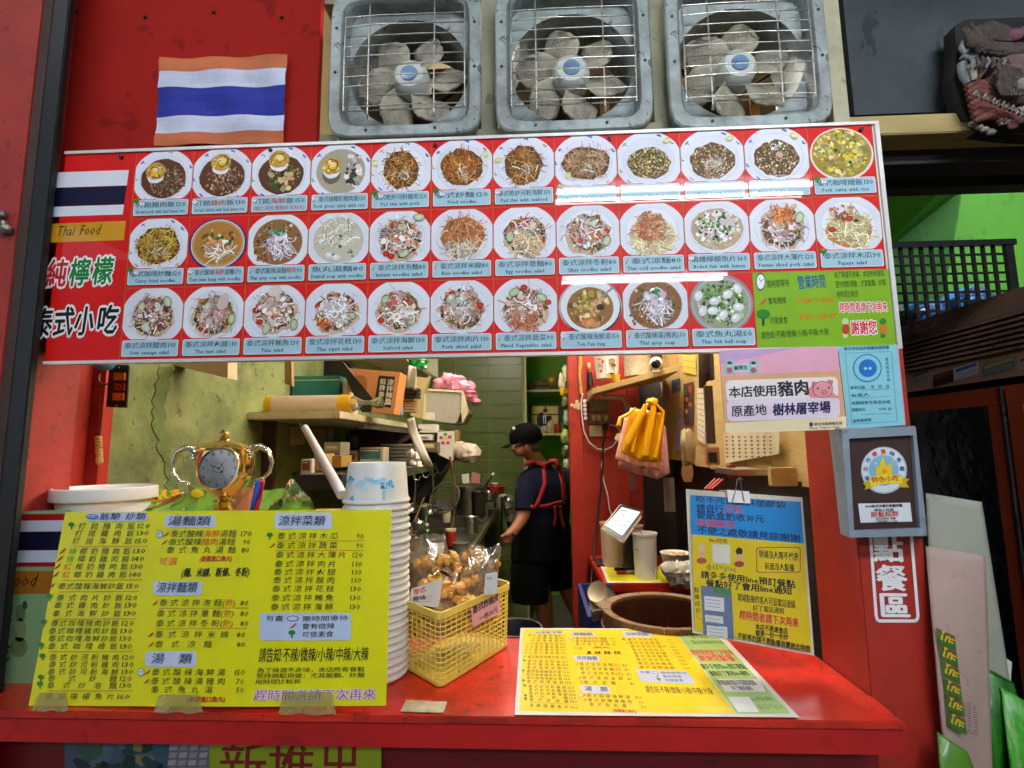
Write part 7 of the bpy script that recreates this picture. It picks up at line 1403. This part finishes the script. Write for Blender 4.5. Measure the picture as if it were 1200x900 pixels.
pr.pp([(1010, 566), (1020, 562), (1022, 571), (1012, 574), (1014, 570)], 'c8a810', 5); pr.pp([(1052, 560), (1065, 561), (1061, 566), (1065, 571), (1054, 571)], 'c8a810', 5)
pr.pp([(1018, 559), (1036, 556), (1057, 557), (1056, 566), (1036, 567), (1019, 570)], 'f0d838', 6); pr.text('特色小吃', 1021, 566, 1053, 563, 7.5, 'c84828', .02, 8)
pr.pp([(1005, 590), (1066, 589), (1068.5, 611), (1008, 612.5)], 'dce0e4', 2)
pr.text('2008新北市優良餐廳評鑑', 1013, 595, 1057, 593.8, 3.8, '303038', .03, 4); pr.text('特色小吃組', 1024, 599.3, 1047, 598.6, 3.4, '303038', .03, 4); pr.text('廚藝超群', 1020, 606, 1053, 604.8, 7, 'c83838', .02, 4); pr.text('新北市政府 頒贈', 1026, 609, 1049, 608.4, 2.8, '303038', .02, 4); pr.text('中華民國九十七年', 1026, 612, 1051, 611.4, 2.4, '303038', .02, 4)
pr.emit('plaque_print', PRM, t)

# ================================================================ RIGHT SIDE: neighbouring stall
XS = 1.30
a0 = PX(1200, 335, XS); zt2 = a0.z
t = thing('glass_cabinet', (XS, 1.9, 0), 'brown shuttered cabinet with red framed glass doors beyond the right pillar', 'cabinet')
y0c, y1c = .95, 3.2
obj('cabinet_top', MB().box((XS+.002, y0c, zt2-.06), (2.4, y1c, zt2)), BRONZE, t)
nsl = 7; zb2 = PX(1200, 409, XS).z; hs = (zt2-.06-zb2)/nsl
for k in range(nsl):
    z0 = zb2+k*hs; m = MB(); m.prism([V(XS-.012, y0c, z0+.002), V(XS-.012, y0c, z0+hs*.6), V(XS+.004, y0c, z0+hs-.001), V(XS+.02, y0c, z0+hs-.001), V(XS+.02, y0c, z0+.002)], (0, y1c-y0c, 0)); obj('slat', m, BRONZE, t)
zb3 = PX(1200, 440, XS).z
obj('shutter_back', MB().box((XS+.0205, y0c, zb2), (XS+.03, y1c, zt2-.061)), BRONZE, t)
obj('sticker_rail', MB().box((XS-.004, y0c, zb3), (XS+.03, y1c, zb2)), M('tan_rail', 'a47c60', .5, dirt=.3), t)
obj('shadow_gap', MB().box((XS+.01, y0c, zb3-.02), (XS+.03, y1c, zb3-.001)), BLACK, t)
zdt = zb3-.021; ys_ = [.98, 1.47, 1.95, 2.5, 3.1]
for i in range(4):
    ya, yb_ = ys_[i]+.008, ys_[i+1]-.008; d = thing('tmp', (0, 0, 0), None, None); bpy.data.objects.remove(d)
    fr_ = obj('door_frame', MB().box((XS-.006, ya, zdt-.05), (XS+.02, yb_, zdt)), FRAMER, t)
    for bx_ in (((XS-.006, ya, .1), (XS+.02, ya+.045, zdt-.051)), ((XS-.006, yb_-.045, .1), (XS+.02, yb_, zdt-.051)), ((XS-.006, ya+.046, .1), (XS+.02, yb_-.046, .15))): obj('door_frame', MB().box(*bx_), FRAMER, t)
    obj('edge_trim', MB().box((XS-.010, ya-.006, .1), (XS-.002, ya-.001, zdt)), STEEL, t)
    mb = MB(); mb.add([V(XS+.006, ya+.045, .15), V(XS+.006, yb_-.045, .15), V(XS+.006, yb_-.045, zdt-.05), V(XS+.006, ya+.045, zdt-.05)], [(0, 1, 2, 3)]); obj('glass_pane', mb, GLASS, t)
obj('cabinet_back', MB().box((1.9, y0c, .0), (1.95, y1c, zdt)), M('cabinet_inside', '94847a', .7), t)
for z in (.6, 1.05, 1.38): obj('inner_shelf', MB().box((XS+.05, y0c, z), (1.89, y1c, z+.015)), M('inner_shelf', '8c7c70', .6), t)
obj('end_panel', MB().box((XS+.022, y0c-.02, 0), (2.4, y0c-.002, zt2-.062)), BRONZE, t)
for i, (y, z, hh, c, lb) in enumerate(((1.2, 1.38, .12, '8c6c4c', 'brown case on the upper shelf of the glass cabinet'), (1.65, 1.38, .10, '6c7c84', 'grey case on the upper shelf of the glass cabinet'), (1.35, 1.05, .2, 'a89478', 'tan case on the lower shelf of the glass cabinet'), (1.8, 1.05, .18, '5c4438', 'dark brown case on the lower shelf of the glass cabinet'))):
    solo('stored_case', MB().box((XS+.12, y, z+.0155), (XS+.42, y+.26, z+hh)), M('case_%s' % c, c, .6), lb, 'case', bevel=.006)
FS = Frame((XS-.0045, 1.6, 1.7), (0, -1, 0), (0, 0, 1))
for i, (x0, y0, x1, y1, c, c2, lb) in enumerate(((1068, 446, 1090, 436, '8c7868', '4c4450', 'leftmost faded sticker on the tan cabinet rail'), (1094, 448, 1117, 430, '2c1418', '7c3028', 'dark red lattice sticker on the cabinet rail'), (1118, 440, 1147, 424, 'b8b4b4', '3454a0', 'white and blue sticker on the cabinet rail'), (1152, 436, 1190, 420, '54606c', 'a89840', 'long grey and yellow sticker on the cabinet rail'), (1194, 428, 1204, 414, 'a88c7c', '503c34', 'rightmost sticker cut by the picture edge on the cabinet rail'))):
    pr = Print(FS, .0006, .0003); k = -.30
    pr.pp([(x0, y0-8), (x1, y0-8+(x1-x0)*k), (x1, y0+6+(x1-x0)*k), (x0, y0+6)], c, 0); pr.pp([(x0+2, y0-7), (x1-2, y0-7+(x1-x0-2)*k), (x1-2, y0-3+(x1-x0)*k), (x0+2, y0-3)], c2, 1)
    for q in range(2): pr.line(x0+3, y0+q*3, x1-3, y0+q*3+(x1-x0-4)*k, .0015, c2, 1)
    pr.emit('cabinet_sticker', PRM, None, label=lb, cat='sticker')
pr = Print(Frame((XS-.013, 1.6, 1.7), (0, -1, 0), (0, 0, 1)), .003, .0003); pr.pp([(1074, 381), (1099, 371), (1100, 382), (1075, 391)], 'b08c78', 0); pr.text('小心夾手', 1078, 387, 1097, 379, 5, '8c2420', .02, 1); pr.emit('warning_label', PRM, None, label='small warning label near the top of the brown shutter', cat='label')
# green wall behind and the black crate
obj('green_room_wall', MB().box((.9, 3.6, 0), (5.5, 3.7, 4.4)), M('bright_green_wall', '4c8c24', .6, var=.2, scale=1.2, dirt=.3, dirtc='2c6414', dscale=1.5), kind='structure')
obj('green_room_wall', MB().box((5.4, -2.0, 0), (5.5, 3.6, 4.4)), M('bright_green_wall', '4c8c24'), kind='structure')
m = MB(); m.prism([P(1030, 300, 3.58), P(1128, 222, 3.58), P(1128, 205, 2.7), P(1030, 205, 2.7)], (0, .02, .02)); solo('stair_soffit', m, M('shaded_soffit_green', '3c7420', .7), 'dim green sloping soffit against the bright green wall', 'soffit')  # green darkened so the soffit looks shaded beside the wall
yc = 1.95; t = thing('plastic_crate', (PX(1045, 350, .9).x, yc, zt2), 'black plastic lattice crate standing on top of the brown cabinet', 'crate')
tl_, tr_ = P(1036, 285, yc), P(1184, 281, yc); xl, xr2 = max(tl_.x, XS-.1), tr_.x; zc0, zc1 = zt2+.004, tl_.z
dep = .34
obj('top_rim', MB().box((xl-.01, yc-.012, zc1-.022), (xr2+.012, yc+.006, zc1)), BLACK, t); obj('side_post', MB().box((xr2-.03, yc-.010, zc0), (xr2, yc+.005, zc1-.023)), BLACK, t); obj('side_post', MB().box((xl, yc-.010, zc0), (xl+.02, yc+.005, zc1-.023)), BLACK, t)
for i in range(1, 11): x = xl+.02+(xr2-xl-.05)*i/11; obj('upright_bar', MB().box((x-.006, yc-.004, zc0), (x+.006, yc+.004, zc1-.023)), BLACK, t)
for k in range(0, 9): z = zc0+(zc1-.023-zc0)*k/9; obj('cross_bar', MB().box((xl+.0205, yc-.003, z), (xr2-.0305, yc+.003, z+.008)), BLACK, t)
obj('crate_floor', MB().box((xl, yc+.007, zc0-.002), (xr2, yc+dep, zc0+.006)), BLACK, t)
for nm, x, z, r_, c, lb in (('blue_container', xl+.42, .12, .10, '3c7cc0', 'blue container inside the black crate, right part'), ('blue_container', xl+.24, .08, .09, '2c5c94', 'darker blue container inside the black crate, left part'), ('dark_bundle', xl+.10, .08, .08, '0c100c', 'dark bundle inside the black crate at left')):
    solo(nm, MB().blob((x, yc+.17, zc0+z), (r_, .09, r_*.9), 3, .25, 14, 10), M('crate_fill_%s' % c, c, .4), lb, 'container' if 'blue' in nm else 'bundle', smooth=60)
# grey wall, ledge and dark beam above
gx = P(994, 60, 1.05).x
obj('upper_grey_wall', MB().box((gx, 1.05, P(1100, 131, 1.05).z), (4.5, 1.10, 3.05)), GREYB, kind='structure')
bm_ = thing('timber_beam', (gx+.3, 1.0, P(1100, 150, 1.0).z), 'pale timber ledge running under the grey wall at upper right', 'beam')
zl0, zl1 = P(1100, 156, .99).z, P(1100, 129, .99).z
obj('ledge_upper', MB().box((P(994, 100, .99).x, 1.0, zl0+.022), (4.5, 1.049, zl1)), LEDGE, bm_, bevel=.002); obj('ledge_lower', MB().box((P(994, 100, .99).x, .988, zl0), (4.5, 1.049, zl0+.021)), LEDGE, bm_, bevel=.002)
zz = P(1120, 228, 1.5).z
dbm = thing('dark_beam', (1.5, 1.3, zz), 'dark brown beam below the timber ledge at upper right', 'beam'); obj('beam_face', MB().box((.70, 1.0495, zl0-.03), (4.5, 1.11, zl0-.001)), DARKW, dbm); obj('beam_body', MB().box((.70, 1.45, zz), (5.4, 1.5, zl0+.2)), DARKW, dbm); obj('beam_fill', MB().box((.70, 1.111, zz+.03), (5.4, 1.449, zz+.05)), DARKW, dbm)
for i in range(3): obj('conduit', MB().tube([V(.75, 1.43, zz+.10+i*.035), V(2.0, 1.43, zz+.12+i*.03), V(3.5, 1.43, zz+.1+i*.03)], .008, 6), M('dusty_pipe', '2c3034', .6), dbm)
# carved relief panel
t = thing('carved_panel', P(1180, 100, .96), 'carved painted wooden relief with scrolls, scales and pale fringe at top right', 'carving')
YC = .965
C1 = M('carving_brown', '4a3e38', .9, var=.3, scale=30, bump=.9, bscale=90, bdist=.008, dirt=.6, dirtc='1c1412', dscale=20); C2 = M('carving_red', '6e3c32', .9, var=.25, scale=30, bump=.9, bscale=90, bdist=.008, dirt=.5, dirtc='2c1614', dscale=20); C3 = M('carving_grey', '6c7478', .7, var=.3, scale=30, dirt=.5, dirtc='20242a', dscale=20); C4 = M('carving_pale', '8c887a', .9, var=.3, scale=40, dirt=.5, dirtc='34302c', dscale=20); C5 = M('carving_skin', '64504a', .9, var=.3, scale=20, bump=.8, bscale=70, bdist=.008, dirt=.3, dirtc='2c1c18')
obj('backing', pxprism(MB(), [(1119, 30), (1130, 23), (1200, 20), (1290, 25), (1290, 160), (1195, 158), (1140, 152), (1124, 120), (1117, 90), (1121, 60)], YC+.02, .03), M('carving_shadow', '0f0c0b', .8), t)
def rel(nm, pts, r, mat, Y=YC, fl=1): obj(nm, MB().tube([P(x, y, Y) for x, y in pts], r, 9, flat=fl), mat, t, smooth=60)
rel('crown_rim', [(1132, 32), (1140, 48), (1155, 57), (1175, 62), (1200, 62), (1240, 58), (1280, 50)], [.008, .012, .013, .014, .014, .013, .010], C1, YC-.012)
rel('crown_rim', [(1136, 28), (1148, 44), (1165, 52), (1200, 54), (1250, 46)], .005, C1, YC-.02)
for i in range(12): rel('fluting', [(1142+i*3.4, 24+1.2*abs(6-i)), (1145+i*3.4, 34), (1146+i*3.5, 46+.3*i)], [.002, .004, .003], C1, YC-.006)
for i in range(9): rel('scallop', [(1144+i*7, 58+.8*i), (1147+i*7, 62+.7*i), (1150+i*7, 58+.8*i)], .0028, C1, YC-.016)
for i in range(5): obj('boss', MB().blob(P(1189+i*11, 42-3*(i % 2), YC-.004), (.014, .012, .013), i, .15, 14, 10), M('carving_mauve', '6c4450', .9, dirt=.4, dirtc='2c1820', dscale=20), t, smooth=60)
rel('scroll', [(1130, 48), (1126, 56), (1130, 62), (1136, 58), (1134, 53)], .005, C3); rel('scroll', [(1127, 66), (1138, 70), (1150, 66), (1146, 60)], .006, C3); rel('tusk', [(1137, 76), (1140, 84), (1142, 94)], [.009, .007, .004], C4, YC-.01); rel('scroll', [(1127, 74), (1130, 88), (1134, 98)], [.008, .009, .006], C3)
rel('curl', [(1146, 92), (1150, 84), (1158, 74), (1166, 70), (1168, 80), (1162, 92), (1158, 100)], [.004, .008, .010, .009, .008, .007, .006], C5, YC-.004); rel('curl', [(1150, 70), (1156, 72), (1150, 82), (1154, 88)], .005, C1)
obj('brow', MB().blob(P(1188, 92, YC), (.052, .028, .058), 4, .12, 18, 12), C5, t, smooth=60); obj('eye', MB().blob(P(1197, 100, YC-.03), (.014, .012, .014), 2, .1), C4, t, smooth=60); rel('eyelid', [(1187, 104), (1192, 94), (1202, 90), (1215, 94)], .006, C1, YC-.03)
for i in range(7): rel('scale_ridge', [(1132+i*1.5, 104+i*6.5), (1140+i*3, 98+i*6.2), (1152+i*4, 100+i*6), (1162+i*5, 106+i*5.6)], [.005, .009, .010, .006], C2, YC-.004*i*.5)
for i in range(8): obj('scale', MB().blob(P(1148+i*6.5, 128+3.2*i-(i % 2)*9, YC-.012), (.010, .007, .008), i, .2), C2, t, smooth=60)
for i in range(13): rel('fringe', [(1172+i*4, 146-i*.6), (1180+i*4.5, 139-i), (1190+i*5, 128-i*1.4)], [.003, .005, .003], C4, YC-.012)
for i in range(4): obj('petal', MB().blob(P(1140+i*7, 146+i*3, YC), (.009, .006, .006), i, .3), C4, t, smooth=60)
for i in range(9): rel('brow_ridge', [(1168+i*3.4, 74+i*.8), (1172+i*3.2, 86+i*1.2+2*math.sin(i)), (1170+i*3.6, 99+i*.8), (1174+i*3.6, 112)], [.002, .0035, .0035, .002], C1, YC-.030)
for i in range(10): rel('feather_ridge', [(1138+i*6, 66+i*.5), (1141+i*6, 73+3*math.sin(i*2)), (1137+i*6, 80)], [.003, .004, .002], C3 if i % 3 == 0 else C1, YC-.020)
for i in range(12): rel('curl', [(1140+i*5.4, 112+i*2.2), (1144+i*5.4, 107+i*2.2), (1148+i*5.4, 111+i*2.2), (1145+i*5.4, 114+i*2.2)], .0028, C1 if i % 2 else C4, YC-.034)
# leaning cartons and sacks bottom right
def panel(nm, pts, Y, tk, mat, label, cat, bend=.012):
    t_ = thing(nm, P(*pts[2], Y), label, cat); f = lambda s, q_: Vector(pts[0]).lerp(Vector(pts[1]), s).lerp(Vector(pts[3]).lerp(Vector(pts[2]), s), q_)
    def fn(s, q_): c = f(s, q_); return P(c.x, c.y, Y-bend*math.sin(q_*3.1)-.012*math.sin(s*2.5+q_*2))
    obj('sheet', MB().grid(fn, 14, 24), mat, t_, smooth=180, thick=tk); return t_
panel('fold_carton', [(1084, 578), (1148, 588), (1188, 842), (1096, 800)], 1.02, .004, M('pale_green_card', 'a8a898', .7, var=.08, dirt=.25, dirtc='7c7458'), 'pale grey green flattened carton standing behind the pinkish one', 'carton')
pk = panel('fold_carton', [(1084, 640), (1152, 651), (1161, 925), (1108, 915)], .93, .004, M('pinkish_card', 'b4988c', .7, var=.08, dirt=.25, dirtc='8c6c60'), 'pinkish brown flattened carton with green Thai lettering beside the pillar', 'carton')
F = front(.902); pr = Print(F, .0006, .0003)
for i in range(6):
    a, b = 1096.5+i*2.4, 737+i*19.5; pr.pp([(a, b-2), (a+21.5, b+8), (a+24, b+26.5), (a+2.4, b+16.5)], '2c5c18', 1); pr.pp([(a, b-2), (a+21.5, b+8), (a+21.9, b+10), (a+.3, b)], '8c2c14', 2)
    pr.text('โกะ', a+3.5, b+12, a+20, b+19, 13, 'd8a820', .04, 3)
for (x, y) in ((1134, 823), (1141, 828)):
    for k in range(10): pr.line(x-2+.7*k*.3, y+k*3, x+2.5+.2*k, y+1+k*3, .0012, '6c4c5c', 2)
pr.text('17.12.20', 1132, 858, 1146, 862, 5, '6c4c5c', .02, 2)
pr.emit('lettering', PRP, pk)
GRS = M('printed_grass_bag', '2c7c1c', .35, var=.5, scale=24, coat=.3, stretch=(6, 1, 1), dirt=.8, dirtc='0c2c0c', dscale=10, bump=.2)
panel('green_sack', [(1098, 858), (1130, 880), (1170, 980), (1104, 960)], .905, .004, M('olive_sack', '4c7c1c', .4, var=.3, scale=14, coat=.2), 'green printed sack below the pinkish carton at the pillar foot', 'sack')
panel('green_sack', [(1150, 780), (1185, 800), (1230, 960), (1158, 960)], 1.0, .004, GRS, 'grass green printed sack standing right of the pinkish carton', 'sack', .03)
panel('green_sack', [(1172, 806), (1215, 830), (1260, 960), (1190, 960)], .975, .004, M('bright_leaf_bag', '3c9c24', .35, var=.5, scale=30, stretch=(5, 1, 1), dirt=.5, dirtc='c8d8a0', dscale=16), 'bright green sack with pale blades cut by the right edge', 'sack', .02)
solo('white_paper_scrap', pxprism(MB(), [(1177, 770), (1186, 776), (1184, 806), (1179, 790)], 1.08, .002), PAPER, 'white paper scrap sticking out behind the cartons', 'paper')
solo('cyan_packet', pxprism(MB(), [(1192, 830), (1210, 836), (1210, 860), (1197, 852)], 1.1, .01), M('cyan_pack', '3cb0c0', .4), 'cyan packet at the right edge above the green sacks', 'packet')
# ================================================================ BELOW THE COUNTER
F = front(.925); pr = Print(F, .001, .0003)
pr.pp([(246, 860), (447, 860), (447, 960), (246, 960)], 'a8b818', 0)
for chh, x0, x1 in (('新', 255, 313), ('推', 313, 370), ('出', 372, 424)): pr.text(chh, x0, 928, x1, 928.5, 66, '8c1c10', -.0 or .012, 2)
pr.emit('new_dish_poster', PRM, None, label='yellow green poster with big dark red characters under the counter', cat='poster')
pr = Print(F, .0005, .0003); pr.pp([(76, 860), (198, 860), (198, 960), (76, 960)], '4c5c74', 0)
rnd.seed(3)
for i in range(40): pr.ell(95+rnd.random()*95, 868+rnd.random()*60, rnd.uniform(5, 14), rnd.uniform(3, 9), rnd.choice(['16302c', '1c4440', '0c1c1c', '2c6470', '3c5c44', '5c7078', '8c8450', '24283c']), .3+i*.1, 9, True, rnd.random()*3, .5)
pr.emit('food_photo_poster', PRM, None, label='dark bluish green food photo poster at the lower left under the counter', cat='poster')
pr = Print(F, .0005, .0003); pr.pp([(198, 860), (246, 860), (246, 960), (198, 960)], '7c7478', 0)
for i in range(7):
    for j in range(4): pr.pp([(201+j*12-i*1.1, 864+i*9), (210+j*12-i*1.1, 863+i*9), (209+j*12-i*1.1, 869+i*9), (200+j*12-i*1.1, 870+i*9)], 'b8b4b8' if (i+j) % 2 else 'a49ca4', 1+.1*j)
pr.emit('woven_photo_poster', PRM, None, label='grey woven pattern photo strip between the two posters under the counter', cat='poster')
solo('dark_side_post', MB().box((P(30, 900, .92).x-.3, .952, 0), (P(76, 900, .92).x, .99, ZC-.02)), REDD, 'dark red boarding below the left end of the counter', 'board')
# neighbouring wall beyond, to close the view
obj('side_road', MB().box((.66, -2.5, .001), (5.4, 3.6, .02)), FLOORM, kind='structure')

# ================================================================ MORE KITCHEN CLUTTER
rnd.seed(21)
for i, (x, y, hw, h, Y, mt, nm, lb) in enumerate((
    (470, 640, 7, 26, 2.45, STEEL, 'condiment_can', 'steel can nearest the bowls on the cooking table'), (486, 645, 6, 20, 2.5, M('sauce_brown', '4a2410', .3), 'sauce_bottle', 'brown sauce bottle on the cooking table'),
    (500, 640, 5, 24, 2.55, M('sauce_green', '2c4c24', .3), 'sauce_bottle', 'green sauce bottle behind the snack bags'), (512, 648, 8, 14, 2.5, WHITE, 'condiment_tub', 'low white condiment tub on the cooking table'),
    (528, 640, 6, 18, 2.7, M('sauce_red', '9c2414', .35), 'condiment_tub', 'red lidded condiment tub on the cooking table'), (540, 650, 9, 12, 2.6, STEEL, 'condiment_can', 'wide low steel can near the table edge'),
    (497, 605, 7, 12, 3.2, DSTEEL, 'condiment_can', 'dull steel can beside the stove'), (523, 612, 5, 14, 3.1, CREAM, 'condiment_tub', 'cream tub beside the strainer'),
    (588, 598, 6, 16, 4.0, M('rack_grey', '88847c', .5), 'storage_jar', 'grey jar on the rack left of the cook'), (578, 612, 6, 14, 3.9, M('rack_dark', '3c342c', .5), 'storage_jar', 'dark jar on the rack left of the cook'))):
    t = thing(nm, P(x, y, Y), lb, 'can' if 'can' in nm else 'bottle' if 'bottle' in nm else 'tub' if 'tub' in nm else 'jar')
    m = MB(); pf = [(hw*.9, y), (hw, y-1), (hw, y-h*.75), (hw*(.45 if 'bottle' in nm else 1), y-h*.85), (hw*(.4 if 'bottle' in nm else .98), y-h)]; lathe_px(m, pf, x, Y, 20); obj('body_shell', m, mt, t, smooth=40)
    m = MB(); lathe_px(m, [(hw*(.5 if 'bottle' in nm else 1.06), y-h+.4), (hw*(.5 if 'bottle' in nm else 1.06), y-h-2.4), (.1, y-h-2.6)], x, Y, 20); obj('lid', m, DSTEEL if i % 2 else CREAM, t, smooth=40)
for i, (x, y0, y1, Y, r_, lb) in enumerate(((452, 556, 600, 2.4, 8, 'leftmost steel ladle hanging under the lower shelf'), (463, 556, 596, 2.45, 7, 'second steel ladle hanging under the lower shelf'), (486, 553, 590, 2.7, 8, 'steel skimmer hanging before the sooty panel'), (507, 549, 592, 2.9, 7, 'rightmost steel ladle hanging from the shelf end'))):
    t = thing('hanging_ladle', P(x, y0, Y), lb, 'ladle'); obj('handle', MB().tube([P(x, y0, Y), P(x+1, (y0+y1)/2, Y), P(x-1, y1, Y)], [.004, .005, .006], 6), STEEL, t, smooth=60)
    m = MB().lathe([(.001, -.02), (.018, -.015), (.028, 0), (.0285, .001), (.017, -.012), (.001, -.017)], P(x-1, y1+5, Y), 18, Matrix.Rotation(R_(70), 3, 'X')); obj('scoop', m, STEEL, t, smooth=50)
for i, (pts, Y, mt, lb) in enumerate((([(455, 600), (470, 592), (476, 610), (462, 618)], 2.9, M('dim_cloth', '6c6454', .9, bump=.3), 'grey rag hanging in the dark corner behind the bowls'), ([(541, 556), (549, 555), (550, 566), (542, 567)], 3.9, PAPER, 'small white packet behind the stock pot'), ([(553, 553), (563, 556), (562, 567), (552, 566)], 3.95, M('pink_pack', 'b87878', .6), 'pinkish packet behind the stock pot'))):
    slab('rag' if i == 0 else 'packet', pts, Y, .02, mt, lb, 'rag' if i == 0 else 'packet')
# red hanging cords, clips and papers on the dark right side
for i, (x0, y0, x1, y1, Y, mt, lb) in enumerate(((846, 575, 856, 600, 1.5, CARD, 'brown card stub behind the notice at left'), (905, 548, 934, 570, 1.25, WOOD, 'wooden block hanging below the calendar at right'), (780, 560, 790, 600, 2.2, M('steel_rail', '9a948a', .4, metal=.6), 'steel upright of the dark rack beside the rubber gloves'), (855, 545, 862, 560, 1.4, M('red_box', 'a02018', .5), 'small red box on the rack under the calendar'))):
    o = solo(['card_stub', 'wooden_block', 'steel_upright', 'small_box'][i], pxbox(x0, y0, x1, y1, Y, .02), mt, lb, ['card', 'block', 'upright', 'box'][i], bevel=.0015)
for i in range(4): a = P(90+i*80, 14+(i % 2)*6, .966); solo('wall_screw', MB().blob(a, .004, i, .1, 8, 6), BLACK, '%s dark screw head on the upper red board' % ['leftmost', 'second', 'third', 'rightmost'][i], 'screw', 'screws on the upper red board')
